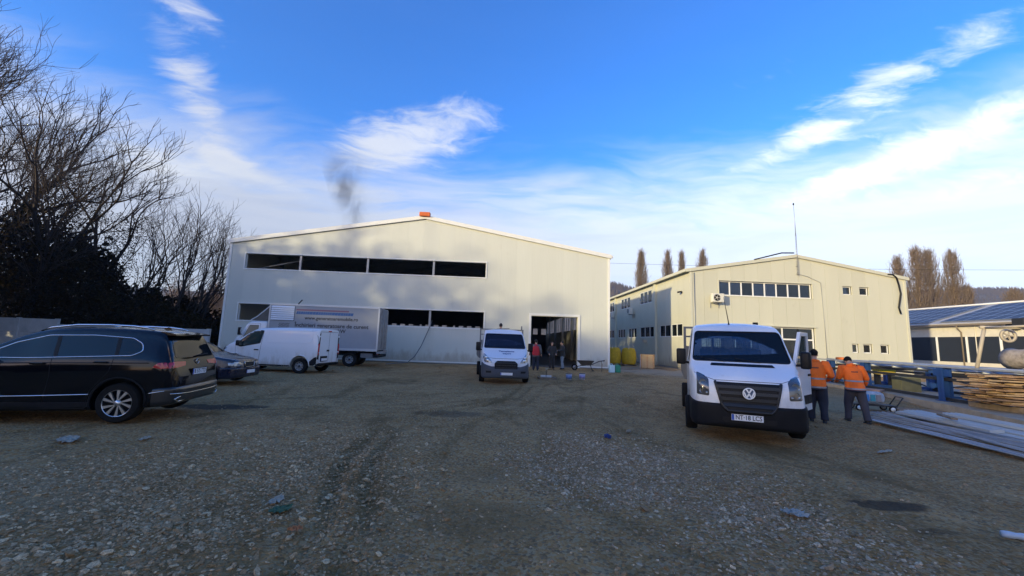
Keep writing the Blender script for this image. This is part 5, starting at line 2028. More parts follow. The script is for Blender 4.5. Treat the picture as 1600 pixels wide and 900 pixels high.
# ------------------------------------------------------------------ box truck
def box_truck():
    t = thing('box_truck', 'long grey white box truck with lettering parked along the hall', 'truck', (-14.66, 24.26, 0), R(3.8))
    st = [(.02, .45, .95, .70, .66, 1.4, .05, 0), (.06, .40, 1.20, .92, .86, 1.4, .06, .01), (.18, .38, 1.40, 1.02, .96, 1.4, .07, .02), (.34, .38, 1.50, 1.06, 1.0, 1.4, .08, .02), (.55, .38, 1.92, 1.07, .98, 1.4, .10, .03),
          (.76, .38, 2.25, 1.07, .95, 1.4, .12, .04), (1.0, .40, 2.34, 1.07, .95, 1.4, .12, .04), (1.65, .42, 2.36, 1.06, .95, 1.4, .12, .04), (1.74, .46, 2.32, 1.04, .93, 1.4, .12, .03)]
    me = loft(st).data('cab', None, True)
    sh = Shell(me)
    me = boolean(me, list(arch_cut(.95, .48, .65, .42)))
    body_obj('cab', me, m_wpaint, t)
    for w in ('-y', '+y'):
        sh.panel('side_window', [(.58, 1.42), (1.30, 1.42), (1.34, 2.12), (.84, 2.12)], w, g_green, t, lift=.006, r=.06)
        sh.line('door_seam', [(.45, .6), (.50, 1.36), (.82, 2.2), (1.40, 2.2), (1.40, .6)], w, m_bump, t, r=.006, lift=0)
    sh.panel('windscreen', [(-.92, 1.50), (.92, 1.50), (.84, 2.2), (-.84, 2.2)], 'front', g_dark, t, lift=.006, r=.07)
    sh.panel('grille', [(-.6, .85), (.6, .85), (.6, 1.15), (-.6, 1.15)], 'front', m_black, t, lift=.01)
    mirror(t, .48, -1.25, 1.75, .16, .42, .14, -1)
    mirror(t, .48, 1.25, 1.75, .16, .42, .14, 1)
    # wind deflector: a curved sheet with open sides
    d = MB()
    pr = [(.82, 2.40), (1.1, 2.58), (1.4, 2.86), (1.66, 3.12), (1.80, 3.26)]
    for (a, b), (c, e) in zip(pr[:-1], pr[1:]):
        d.add([(a, -.92, b), (c, -.95, e), (c, .95, e), (a, .92, b), (a + .03, -.92, b - .03), (c + .03, -.95, e - .03), (c + .03, .95, e - .03), (a + .03, .92, b - .03)],
              [(0, 1, 2, 3), (4, 7, 6, 5), (0, 4, 5, 1), (3, 2, 6, 7)], True)
    d.build('wind_deflector', m_wpaint, t)
    MB().prism([(.86, 2.38), (1.78, 2.38), (1.78, 3.20), (1.66, 3.08), (1.4, 2.82), (1.1, 2.54)], -.90, -.88).build('deflector_side', pbr('deflector_brown', (.11, .105, .095), .7, var=.2), t)
    MB().prism([(.86, 2.38), (1.78, 2.38), (1.78, 3.20), (1.66, 3.08), (1.4, 2.82), (1.1, 2.54)], .88, .90).build('deflector_side', MATS['deflector_brown'], t)
    # box with rails along its edges
    X0, X1, W, Z0, Z1 = 1.88, 7.85, 1.16, .92, 3.34
    m_box = pbr('box_grp', (.31, .33, .36), .5, var=.08, vscale=1.2, dirt=((.22, .21, .20), .32, 1.2))
    MB().box(X0, X1, -W, W, Z0, Z1).build('box_body', m_box, t)
    rails = MB()
    for s in (-1, 1):
        y0, y1 = sorted((s * W, s * (W + .018)))
        rails.box(X0, X1, y0, y1, Z1 - .07, Z1 + .015)
        rails.box(X0, X1, y0, y1, Z0 - .05, Z0 + .08)
        rails.box(X1 - .07, X1 + .012, y0, y1, Z0 + .08, Z1 - .07)
        rails.box(X0 - .012, X0 + .06, y0, y1, Z0 + .08, Z1 - .07)
    rails.box(X0, X1, -W, W, Z1, Z1 + .012)
    rails.build('edge_rail', pbr('rail_alu', (.55, .57, .60), .4, .5), t)
    # rear doors with lock bars
    m_rd = pbr('rear_door_dirty', (.26, .265, .27), .6, var=.2, dirt=((.14, .12, .10), .4, 2))
    for s in (-1, 1):
        dd = MB().box(X1 + .002, X1 + .04, *sorted((s * .01, s * (W - .02))), Z0 + .03, Z1 - .03).build('rear_door', m_rd, t)
        MB().tube([(X1 + .06, s * .35, Z0 + .05), (X1 + .06, s * .35, Z1 - .05)], .018, 6).build('lock_bar', m_steel, dd)
    for y in (-W + .1, W - .1):
        MB().box(X1 + .002, X1 + .05, y - .08, y + .08, .70, .86).build('tail_light', m_red, t)
    MB().box(X1 - .2, X1 + .06, -W, W, .52, .66).build('rear_guard', m_bump, t)
    MB().box(X1 - .03, X1 + .10, -W, W, Z0 - .18, Z0 - .052).build('rear_sill', m_rd, t)
    # louvre panel near the cab end
    LX0, LX1, LZ0, LZ1 = 1.98, 3.22, 2.42, 3.24
    MB().box(LX0, LX1, -W - .012, -W - .002, LZ0, LZ1).build('louvre_backing', m_black, t)
    for k in range(7):
        z = LZ0 + .02 + k * (LZ1 - LZ0 - .02) / 7
        M = Matrix.Translation((0, -W - .03, z + .05)) @ Matrix.Rotation(R(-28), 4, 'X')
        MB().box(LX0 + .01, LX1 - .01, -.012, .012, -.055, .055, M).build('louvre_slat', m_wpaint, t)
    for k in range(8):
        for j in range(4):
            x, z = 2.45 + k * .07 + (j % 2) * .035, 2.06 + j * .065
            MB().lathe([(.022, -W - .004), (.022, -W - .002), (0, -W - .002)], 8, Matrix.Translation((x, 0, z)), 'y').build('vent_hole', m_black, t)
    # lettering
    m_b2 = pbr('logo_blue', (.03, .11, .30), .5)
    m_r2 = pbr('logo_red', (.24, .12, .17), .5)
    y = -W - .004
    red = MB()
    xx = 3.30
    red.box(3.30, 6.15, y, y + .003, 3.00, 3.09)
    red.build('logo_stripe', m_r2, t)
    blu = MB()
    rnd = random.Random(4)
    while xx < 6.36:
        w = rnd.uniform(.09, .16)
        blu.prism([(xx, 2.80), (xx + w, 2.80), (xx + w + .04, 2.96), (xx + .04, 2.96)], y, y + .003, 'y')
        xx += w + .012
    blu.build('logo_row', m_b2, t)

    def words(s, x0, x1, z, size, bold=.006):
        text_mesh('lettering', s, size, m_ink, t, Matrix.Translation(((x0 + x1) / 2, y, z)) @ NEAR_M, .001, bold, width=x1 - x0)
    words('www.generatoaremobile.ro', 3.78, 6.69, 2.60, .26)
    words('Închirieri generatoare de curent', 3.27, 7.29, 2.20, .30)
    words('kW', 5.62, 6.05, 1.92, .28)
    # chassis, tanks, wheels
    ch = MB()
    for s in (-.42, .42):
        ch.box(1.2, 7.7, s - .05, s + .05, .58, .80)
    for k in range(7):
        ch.box(1.95 + k * .95, 2.03 + k * .95, -1.1, 1.1, .80, .92)
    ch.build('chassis', m_bump, t)
    MB().bbox(3.0, 4.4, -1.02, -.55, .42, .80, .06).build('tank', m_bed, t)
    MB().box(6.95, 7.6, -1.08, -.95, .50, .74).build('side_guard', m_bed, t)
    for s in (-1, 1):
        wheel(t, .95, s * .93, .40, .24, .235, 'steel', s)
        wheel(t, 6.35, s * .95, .40, .26, .235, 'steel', s)
        wheel(t, 6.35, s * .66, .40, .24, .235, 'steel', s)
        MB().box(5.85, 6.85, *sorted((s * .6, s * 1.1)), .84, .87).build('mudguard', m_bump, t)
    MB().tube([(3.30, -1.0, 3.36), (3.42, -1.0, 3.52), (3.5, -1.0, 3.62)], .03, 6).build('roof_hook', m_black, t)
    return t


box_truck()


# ------------------------------------------------------------------ black car at the left
def suv():
    t = thing('black_car', 'shiny black estate car with chrome window line and silver wheels at the left edge', 'car', (-10.39, 8.11, 0), R(10.0))
    st = [(.0, .34, .72, .55, .50, .95, .06, 0), (.06, .26, .82, .74, .66, .95, .07, .01), (.18, .22, .90, .85, .74, .95, .08, .02), (.45, .20, .98, .90, .80, .95, .10, .03), (.95, .19, 1.05, .915, .84, .95, .10, .03),
          (1.10, .19, 1.09, .92, .84, .95, .10, .03), (1.5, .19, 1.34, .92, .75, .98, .11, .03), (1.95, .19, 1.57, .92, .66, 1.0, .12, .03), (2.3, .19, 1.645, .92, .66, 1.03, .12, .03), (3.0, .20, 1.675, .92, .66, 1.06, .12, .03),
          (3.55, .22, 1.665, .92, .66, 1.08, .12, .03), (3.94, .25, 1.625, .915, .66, 1.08, .11, .02), (4.06, .27, 1.48, .905, .68, 1.06, .10, .02), (4.16, .29, 1.26, .89, .73, 1.04, .09, .02), (4.22, .30, 1.13, .87, .76, 1.0, .08, .02),
          (4.27, .31, .98, .84, .76, .96, .07, .01), (4.32, .34, .80, .76, .70, .95, .06, 0)]
    me = loft(st).data('body', None, True)
    sh = Shell(me)
    me = boolean(me, [c for a in ((.85, .41, .62, .36), (3.50, .41, .62, .36)) for c in arch_cut(*a)])
    body_obj('body', me, m_bpaint, t)
    glass = [(1.30, 1.10), (2.0, 1.105), (3.60, 1.185), (3.745, 1.27), (3.70, 1.40), (3.52, 1.50), (2.9, 1.535), (2.2, 1.51), (1.75, 1.37)]
    for w in ('-y', '+y'):
        g = sh.panel('side_window', glass, w, glass_mat('car_glass', (.012, .018, .018), .25), t, lift=.006, r=.05, step=.06)
        sh.line('chrome_line', round_poly(glass, .05), w, m_chrome, t, r=.010, lift=.006, closed=True)
        for q in ([(2.44, 1.12), (2.36, 1.50)], [(3.36, 1.17), (3.30, 1.51)]):
            a, b = q
            sh.panel('window_pillar', [(a[0] - .03, a[1]), (a[0] + .03, a[1]), (b[0] + .03, b[1]), (b[0] - .03, b[1])], w, m_black, t, lift=.011)
        sh.line('sill_chrome', [(1.28, .44), (2.2, .46), (3.05, .49)], w, m_chrome, t, r=.011, lift=.006)
        sh.panel('sill_cladding', [(1.30, .20), (3.05, .20), (3.07, .36), (1.28, .34)], w, m_bump, t, lift=.008)
        sh.line('shoulder_crease', [(1.2, 1.0), (2.5, 1.035), (3.9, 1.06)], w, m_bpaint, t, r=.010, lift=.002)
        sh.line('door_seam', [(2.40, 1.10), (2.42, .8), (2.38, .36)], w, m_black, t, r=.005, lift=0)
        sh.line('door_seam', [(3.34, 1.15), (3.30, .9), (3.05, .55), (3.02, .36)], w, m_black, t, r=.005, lift=0)
        for x in (2.22, 3.16):
            h = sh.hit(x, 1.02 if x < 3 else 1.06, w, .025)
            MB().bbox(h.x - .10, h.x + .10, h.y - .018, h.y + .018, h.z - .02, h.z + .02, .014).build('door_handle', m_bpaint, t)
        for cx in (.85, 3.50):
            sh.line('arch_trim', [(cx + .43 * math.cos(a), .36 + .43 * math.sin(a)) for a in np.linspace(-.3, math.pi + .3, 22)], w, m_bump, t, r=.02, lift=.004)
        # roof rail
        s = -1 if w == '-y' else 1
        pts = [sh.hit(x, s * .585, 'top', l) for x, l in ((1.95, .01), (2.1, .04), (2.5, .055), (3.0, .055), (3.4, .055), (3.62, .04), (3.74, .01))]
        MB().tube(pts, [.012, .017, .018, .018, .018, .017, .012], 8).build('roof_rail', m_chrome, t)
        mirror(t, 1.42, s * 1.03, 1.10, .24, .17, .16, s)
    # rear: glass, spoiler, lamps, chrome, plate, exhaust trims
    sh.panel('rear_window', [(-.60, 1.50), (.60, 1.50), (.70, 1.15), (-.70, 1.15)], 'rear', g_dark, t, lift=.006, r=.06, step=.05)
    MB().prism([(3.88, 1.64), (4.14, 1.60), (4.15, 1.57), (3.94, 1.575)], -.64, .64, 'y').build('spoiler', m_bpaint, t)
    for s in (-1, 1):
        tl = [(s * .40, 1.075), (s * .78, 1.085), (s * .885, 1.06), (s * .885, .965), (s * .70, .975), (s * .44, 1.0)]
        sh.panel('tail_light', tl, 'rear', m_red, t, lift=.008, r=.015, step=.04)
        w = '-y' if s < 0 else '+y'
        sh.panel('tail_light', [(3.97, .985), (4.05, 1.065), (4.17, 1.07), (4.22, .97), (4.10, .955)], w, m_red, t, lift=.008, r=.012, step=.03)
        ex = [(s * .42, .36), (s * .72, .345), (s * .80, .40), (s * .68, .43), (s * .46, .42)]
        sh.line('exhaust_trim', round_poly(ex, .02), 'rear', m_chrome, t, r=.013, lift=.035, closed=True)
        sh.line('chrome_strip', [(4.20, .555), (4.05, .53), (3.95, .51)], w, m_chrome, t, r=.009, lift=.012)
        sh.panel('reflector', [(s * .50, .525), (s * .80, .535), (s * .80, .565), (s * .50, .555)], 'rear', m_red, t, lift=.03)
    bs = [(4.02, .26, .60, .922, .92, 2, .05, 0), (4.15, .27, .62, .905, .90, 2, .05, 0), (4.27, .29, .62, .87, .865, 2, .05, 0), (4.34, .32, .60, .78, .77, 2, .04, 0), (4.37, .36, .56, .62, .60, 2, .04, 0)]
    body_obj('rear_bumper', loft(bs).data('b', None, True), pbr('bumper_black_gloss', (.010, .011, .013), .3, coat=.5), t)
    bsh = Shell(loft(bs).data('b', None, True))
    bsh.line('bumper_chrome', [(-.86, .50), (-.4, .475), (.4, .475), (.86, .50)], 'rear', m_chrome, t, r=.010, lift=.004)
    plate(t, Matrix.Translation(sh.hit(0, .865, 'rear', .02)) @ REAR_M, 'B 575 TTD')
    e = sh.hit(0, 1.06, 'rear', .01)
    MB().lathe([(.055, .0), (.055, .014), (.045, .014), (.045, .0)], 24, Matrix.Translation(e) @ REAR_M, 'z', True, True).build('badge', m_chrome, t)
    MB().tube([sh.hit(-.05, 1.17, 'rear', .03), sh.hit(.45, 1.2, 'rear', .03)], .012, 5).build('rear_wiper', m_black, t)
    fin = MB().prism([(3.50, 1.655), (3.72, 1.64), (3.70, 1.72), (3.66, 1.73)], -.02, .02).build('roof_fin', m_bpaint, t)
    sh.panel('windscreen', [(-.70, 1.14), (.70, 1.14), (.60, 1.52), (-.60, 1.52)], 'front', g_dark, t, lift=.006, r=.06)
    for s in (-1, 1):
        sh.panel('headlight', [(s * .45, .80), (s * .82, .86), (s * .84, .72), (s * .48, .70)], 'front', m_lamp, t, lift=.008, r=.02)
        wheel(t, .85, s * .80, .35, .235, .245, 'alloy', s)
        wheel(t, 3.50, s * .80, .35, .235, .245, 'alloy', s)
    return t


suv()


# ------------------------------------------------------------------ dark blue saloon behind it
def saloon():
    t = thing('blue_car', 'dark blue saloon car half hidden behind the black one', 'car', (-8.35, 14.4, 0), R(182))
    st = [(.0, .32, .66, .55, .50, .9, .05, 0), (.05, .24, .74, .70, .64, .9, .06, .01), (.16, .20, .79, .80, .72, .9, .07, .015), (.45, .18, .84, .85, .78, .9, .08, .025), (1.05, .17, .93, .87, .80, .9, .08, .03),
          (1.20, .17, .97, .875, .80, .9, .09, .03), (1.6, .17, 1.20, .875, .70, .9, .10, .03), (2.0, .17, 1.38, .875, .60, .9, .11, .03), (2.6, .18, 1.42, .875, .59, .92, .11, .03), (3.2, .20, 1.34, .87, .60, .94, .11, .03),
          (3.65, .22, 1.06, .865, .72, .95, .10, .03), (3.8, .23, .99, .86, .76, .95, .08, .02), (4.25, .25, .97, .83, .74, .95, .07, .02), (4.40, .30, .80, .76, .70, .95, .06, .0)]
    me = loft(st).data('body', None, True)
    sh = Shell(me)
    me = boolean(me, [c for a in ((.82, .36, .62, .31), (3.40, .36, .62, .31)) for c in arch_cut(*a)])
    body_obj('body', me, m_npaint, t)
    for w in ('-y', '+y'):
        sh.panel('side_window', [(1.55, .97), (3.35, 1.0), (3.10, 1.28), (2.5, 1.33), (2.05, 1.30)], w, g_dark, t, lift=.006, r=.05)
    sh.panel('windscreen', [(-.68, 1.0), (.68, 1.0), (.55, 1.34), (-.55, 1.34)], 'front', g_dark, t, lift=.006, r=.06)
    sh.panel('grille', [(-.28, .70), (.28, .70), (.24, .56), (-.24, .56)], 'front', m_black, t, lift=.012, r=.02, step=.04)
    sh.line('grille_frame', [(-.29, .71), (.29, .71), (.25, .55), (-.25, .55)], 'front', m_chrome, t, r=.012, lift=.012, closed=True)
    for k in range(5):
        sh.line('grille_bar', [(-.27, .58 + k * .025), (.27, .58 + k * .025)], 'front', m_grille, t, r=.006, lift=.016)
    for s in (-1, 1):
        sh.panel('headlight', [(s * .36, .70), (s * .70, .73), (s * .76, .66), (s * .72, .59), (s * .38, .58)], 'front', m_lamp, t, lift=.012, r=.02, step=.03)
        w = '-y' if s < 0 else '+y'
        sh.panel('indicator', [(.10, .60), (.22, .62), (.24, .70), (.10, .69)], w, m_lamp, t, lift=.01, step=.04)
        wheel(t, .82, s * .76, .31, .195, .19, 'steel', s)
        wheel(t, 3.40, s * .76, .31, .195, .19, 'steel', s)
        mirror(t, 1.58, s * .96, .98, .20, .13, .13, s)
    bs = [(-.05, .27, .50, .50, .48, 2, .04, 0), (.0, .22, .53, .68, .67, 2, .04, 0), (.12, .19, .54, .80, .79, 2, .04, 0), (.35, .18, .54, .868, .86, 2, .04, 0), (.42, .18, .54, .878, .87, 2, .04, 0)]
    body_obj('bumper', loft(bs).data('b', None, True), m_npaint, t)
    plate(t, Matrix.Translation((-.065, 0, .40)) @ FRONT_M, None, .50, .11)
    return t


saloon()
# ================================================================== people
def remeshed(name, mb, voxel, mat, parent, smooth=4, sub=False):
    """closed shapes melted into one continuous skin"""
    me = mb.data(name, None, True)
    o = bpy.data.objects.new('tmp', me)
    COL.objects.link(o)
    m = o.modifiers.new('r', 'REMESH')
    m.mode = 'VOXEL'
    m.voxel_size = voxel
    s = o.modifiers.new('s', 'SMOOTH')
    s.factor = .5
    s.iterations = smooth
    dg = bpy.context.evaluated_depsgraph_get()
    new = bpy.data.meshes.new_from_object(o.evaluated_get(dg))
    bpy.data.objects.remove(o)
    new.polygons.foreach_set('use_smooth', np.full(len(new.polygons), True))
    new.materials.clear()
    new.materials.append(mat)
    new.name = name
    return link(name, new, parent)


def etube(mb, pts, rx, ry, n=20):
    """upright tube with oval rings (torso, hips)"""
    vs, fs = [], []
    for (x, y, z), a, b in zip(pts, rx, ry):
        for k in range(n):
            t = 2 * math.pi * k / n
            vs.append((x + a * math.cos(t), y + b * math.sin(t), z))
    for i in range(len(pts) - 1):
        for k in range(n):
            fs.append((i * n + k, i * n + (k + 1) % n, (i + 1) * n + (k + 1) % n, (i + 1) * n + k))
    fs.append(tuple(range(n - 1, -1, -1)))
    fs.append(tuple(range((len(pts) - 1) * n, len(pts) * n)))
    return mb.add(vs, fs, True)


def ball(mb, c, r, sc=(1, 1, 1), n=14):
    prof = [(max(1e-4, r * math.sin(math.pi * k / n)), -r * math.cos(math.pi * k / n)) for k in range(n + 1)]
    return mb.lathe(prof, 18, Matrix.Translation(c) @ Matrix.Diagonal((sc[0], sc[1], sc[2], 1)))


def band_of(obj, z0, z1, mat, name, out=.006):
    bm = bmesh.new()
    bm.from_mesh(obj.data)
    for z, keep_up in ((z0, True), (z1, False)):
        bmesh.ops.bisect_plane(bm, geom=bm.verts[:] + bm.edges[:] + bm.faces[:], plane_co=(0, 0, z), plane_no=(0, 0, -1 if keep_up else 1), clear_outer=True)
    bm.normal_update()
    for v in bm.verts:
        n = v.normal.copy()
        n.z = 0
        if n.length > 1e-3:
            v.co += n.normalized() * out
    me = bpy.data.meshes.new(name)
    bm.to_mesh(me)
    bm.free()
    me.materials.append(mat)
    return link(name, me, obj)


m_skin = pbr('skin', (.45, .27, .19), .55, var=.06, vscale=12)
m_hair = pbr('dark_hair', (.018, .014, .012), .7, bump=.5, bscale=90)
m_boot = pbr('black_boots', (.012, .011, .011), .6)


def person(label, loc, rz, H=1.78, top=None, trousers=None, lean=0.0, head_tilt=0.0, arms=None, stance=(.10, .10, 0.0, 0.0), bulk=1.0, hat=None, vest=None, voxel=.012, sleeves=None, hood=False, crouch=0.0):
    """figure facing -y. arms: for each side (elbow, wrist) offsets from the shoulder"""
    t = thing('person', label, 'person', loc, rz, 'people working in the yard')
    k = H / 1.78
    W = .93 + .07 * bulk
    c, s_ = math.cos(lean), math.sin(lean)
    hipz = .93 - crouch

    def T(p):
        # bend the upper body forward (towards -y) about the hips
        x, y, z = p
        dz = z - .93
        return Vector((x, y * c - dz * s_, hipz + dz * c + y * s_))
    arms = arms or {-1: ((-.07, .03, -.29), (-.08, -.05, -.55)), 1: ((.07, .03, -.29), (.08, -.05, -.55))}
    sh = {q: Vector((q * .195 * W, .02, 1.44)) for q in (-1, 1)}
    body, jac, tro = MB(), MB(), MB()
    # torso in the skin and in the jacket
    tz = [.86, .95, 1.08, 1.22, 1.36, 1.44, 1.49]
    trx = [.165, .165, .155, .17, .185, .165, .09]
    try_ = [.115, .118, .112, .122, .122, .10, .075]
    P = [T((0, .01, z)) for z in tz]
    etube(body, P, [r * .88 for r in trx], [r * .88 for r in try_])
    jz = [.80, .88, .98, 1.08, 1.22, 1.36, 1.45, 1.51, 1.535]
    jrx = [.205, .212, .205, .20, .205, .215, .185, .105, .085]
    jry = [.155, .162, .158, .155, .16, .155, .125, .095, .08]
    etube(jac, [T((0, .012, z)) for z in jz], [r * W * (.9 + .1 * bulk) for r in jrx], [r * bulk for r in jry])
    hands = {}
    for q in (-1, 1):
        S = T(sh[q])
        E = S + Vector(arms[q][0])
        Wr = S + Vector(arms[q][1])
        body.tube([S, S.lerp(E, .5), E, E.lerp(Wr, .4), Wr], [.055, .05, .042, .04, .028], 10)
        jac.tube([S + Vector((-q * .05, 0, .0)), S, S.lerp(E, .5), E, E.lerp(Wr, .5), E.lerp(Wr, .94)], [.09, .088 * bulk, .078 * bulk, .070, .064, .056], 12)
        # hand: palm and five fingers of unequal length, a little curled
        d = (Wr - E).normalized()
        side = d.cross(Vector((0, 1, 0)))
        side = side.normalized() if side.length > .1 else Vector((1, 0, 0))
        nrm = side.cross(d).normalized()
        pc = Wr + d * .055
        body.tube([Wr, Wr + d * .03, pc, Wr + d * .095], [.027, .034, .037, .034], 10)
        for j, (off, L) in enumerate(((-.030, .062), (-.011, .074), (.010, .070), (.029, .055))):
            b0 = Wr + d * .085 + side * off
            b1 = b0 + d * L * .55 - nrm * .006
            b2 = b1 + d * L * .42 - nrm * .024
            body.tube([b0, b1, b2], [.0105, .0098, .008], 7)
        th0 = Wr + d * .03 + side * (-.030 * q)
        body.tube([th0, th0 + d * .03 + side * (-.024 * q) - nrm * .01, th0 + d * .062 + side * (-.026 * q) - nrm * .022], [.013, .0115, .009], 7)
        hands[q] = pc
    # neck and head
    N0, N1 = T((0, .01, 1.46)), T((0, -.002, 1.56))
    hc = N1 + Matrix.Rotation(head_tilt, 3, 'X') @ Vector((0, -.012, .115))
    HM = Matrix.Translation(hc) @ Matrix.Rotation(head_tilt, 4, 'X')
    body.tube([N0, N1, hc], [.062, .056, .055], 12)
    for cc, r, sc in (((0, .012, .03), .098, (.80, 1.0, 1.05)), ((0, -.025, -.045), .070, (.86, .95, 1.05)), ((0, -.055, -.095), .032, (1.1, .9, .8))):
        b = MB()
        ball(b, cc, r, sc)
        body.add(b.v, b.f, True, HM)
    for nose in (((0, -.103, -.02), .014, (.9, 1.3, 1.5)), ((-.078, .005, -.015), .02, (.4, .9, 1.4)), ((.078, .005, -.015), .02, (.4, .9, 1.4)), ((0, -.088, -.068), .016, (1.5, .7, .55)),
                 ((-.033, -.088, .022), .013, (1.3, .6, .5)), ((.033, -.088, .022), .013, (1.3, .6, .5))):
        b = MB()
        ball(b, *nose, 8)
        body.add(b.v, b.f, True, HM)
    # legs
    aL, aR, yL, yR = stance
    for q, a, yo in ((-1, aR, yR), (1, aL, yL)):
        hip = Vector((q * .09, .0, hipz - .04))
        knee = Vector((q * (a + .0), yo * .5 - .03 - crouch * .6, .49 - crouch * .35))
        ank = Vector((q * (a + .012), yo + .03, .085))
        body.tube([hip, hip.lerp(knee, .5), knee, knee.lerp(ank, .4), ank], [.082, .072, .052, .05, .036], 12)
        tro.tube([hip + Vector((0, 0, .06)), hip, hip.lerp(knee, .45), knee, knee.lerp(ank, .5), ank + Vector((0, 0, -.02))], [.10, .112 * bulk, .098 * bulk, .083 * bulk, .079, .083], 14)
        b = MB()
        b.tube([ank + Vector((0, .035, -.03)), ank + Vector((0, -.04, -.035)), ank + Vector((q * .012, -.13, -.052)), ank + Vector((q * .016, -.175, -.058))], [.044, .047, .040, .028], 10)
        b.tube([ank + Vector((0, .01, .07)), ank + Vector((0, .01, -.03))], [.05, .05], 10)
        b.box(ank.x - .045, ank.x + .05, ank.y - .19, ank.y + .075, .0, .03)
        bo = remeshed('boot', b, voxel, m_boot, t, 2)
        bo.scale = (k, k, k)
    etube(tro, [(0, .01, hipz - .13), (0, .01, hipz - .04), T((0, .01, .98)), T((0, .01, 1.05))], [.165 * bulk, .185 * W, .18 * W, .17], [.12 * bulk, .135 * bulk, .13 * bulk, .12])
    sk = remeshed('body', body, voxel * .62, m_skin, t, 2)
    j = remeshed('jacket', jac, voxel, top, t, 3)
    tr = remeshed('trousers', tro, voxel, trousers, t, 3)
    parts = [sk, j, tr]
    # hair or hat
    hb = MB()
    b = MB()
    ball(b, (0, .018, .042), .104, (.83, 1.0, 1.02))
    hb.add(b.v, b.f, True, HM)
    hr = hb.data('hair', None, True)
    bm = bmesh.new()
    bm.from_mesh(hr)
    pl = HM @ Vector((0, -.045, .045))
    nn = (HM.to_3x3() @ Vector((0, -.75, -.66))).normalized()
    bmesh.ops.bisect_plane(bm, geom=bm.verts[:] + bm.edges[:] + bm.faces[:], plane_co=pl, plane_no=nn, clear_outer=True)
    bm.to_mesh(hr)
    bm.free()
    hr.materials.append(hat or m_hair)
    ho = link('hat' if hat else 'hair', hr, t)
    parts.append(ho)
    if hat:
        br = MB()
        br.lathe([(.098, .045), (.104, .06), (.104, .075), (.098, .08)], 24, HM @ Matrix.Diagonal((.86, 1.04, 1, 1)), 'z', True, True)
        parts.append(br.build('hat_band', hat, ho))
        parts.pop()
    for e in (-1, 1):
        eb = MB()
        ball(eb, (e * .033, -.090, .004), .011, (1.2, .7, .7), 8)
        ey = MB().add(eb.v, eb.f, True, HM).build('eye', m_ink, t)
        parts.append(ey)
    if vest is not None:
        # sleeveless padded vest over the jacket
        vb = MB()
        etube(vb, [T((0, .012, z)) for z in (.86, .92, 1.05, 1.2, 1.34, 1.42, 1.48, 1.53)], [r * W for r in (.205, .225, .222, .222, .222, .19, .125, .10)], [r * bulk for r in (.16, .178, .176, .178, .172, .14, .11, .095)])
        parts.append(remeshed('vest', vb, voxel, vest, t, 3))
    if hood:
        hd = MB()
        hd.tube([T((-.10, .05, 1.50)), T((0, .11, 1.50)), T((.10, .05, 1.50))], [.04, .055, .04], 10)
        parts.append(remeshed('collar', hd, voxel, top, t, 2))
    for p in parts:
        p.scale = (k, k, k)
    return t, j, T, k


m_hivis = pbr('hi_vis_orange', (.97, .16, .004), .7, var=.10, vscale=7, bump=.35, bscale=9)
m_navy = pbr('navy_workwear', (.018, .020, .034), .85, var=.2, bump=.4, bscale=8)
m_slate = pbr('slate_workwear', (.045, .045, .062), .85, var=.2, bump=.4, bscale=8)
m_refl = pbr('reflective_grey', (.30, .29, .29), .4, .2)
m_hat = pbr('black_knit', (.008, .008, .009), .95, spec=.2, bump=.5, bscale=80)
m_dk = pbr('dark_jacket', (.028, .027, .026), .8, var=.2, bump=.3, bscale=10)
m_jean = pbr('pale_jeans', (.26, .29, .32), .85, var=.15)
m_grey = pbr('grey_cloth', (.10, .105, .11), .85, var=.2)
m_vest = pbr('red_vest', (.50, .012, .022), .6, var=.1, bump=.3, bscale=12)


def gp(x, y):
    return (x, y, gz1(x, y))


# two workers in orange by the open truck door, seen from behind
t, j, T, k = person('taller worker in orange jacket and black cap beside the open truck door', gp(8.22, 10.47), R(180 - 38), 1.80, m_hivis, m_navy, .10, .25,
                    {-1: ((-.13, .06, -.28), (-.06, -.20, -.40)), 1: ((.12, .07, -.28), (.10, -.14, -.47))}, (.11, .13, -.06, .08), 1.34, m_hat, hood=True)
for z0, z1 in ((.845, .885), (1.055, 1.095)):
    band_of(j, z0, z1, m_refl, 'reflective_band')
band_of(j, .785, .845, m_navy, 'jacket_hem', .008)
t2, j2, T2, k2 = person('shorter worker in orange jacket bending his head beside the blue rack', gp(9.38, 10.62), R(180 - 22), 1.72, m_hivis, m_slate, .34, .85,
                        {-1: ((-.12, .03, -.27), (-.12, -.12, -.46)), 1: ((.10, .00, -.28), (.08, -.24, -.38))}, (.13, .15, -.16, .18), 1.22, m_hat, hood=True)
for z0, z1 in ((.86, .90), (1.06, 1.10)):
    band_of(j2, z0, z1, m_refl, 'reflective_band')
band_of(j2, .79, .855, m_navy, 'jacket_hem', .008)
for (jj, TT) in ((j, T), (j2, T2)):
    # small dark print across the shoulders
    vs = [v.co.copy() for v in jj.data.vertices]
    bv = BVHTree.FromPolygons(vs, [tuple(p.vertices) for p in jj.data.polygons])
    mb = MB()
    c0 = TT((0, .0, 1.33))
    for i in range(6):
        x = -.075 + i * .025
        quad = []
        for dx, dz in ((0, 0), (.019, 0), (.019, .03), (0, .03)):
            o = Vector((x + dx, 1.0, c0.z + dz))
            h = bv.ray_cast(o, Vector((0, -1, 0)))[0]
            quad.append((h if h else o) + Vector((0, .004, 0)))
        mb.add(quad, [(0, 1, 2, 3)])
    mb.build('back_print', m_ink, jj, recalc=False)
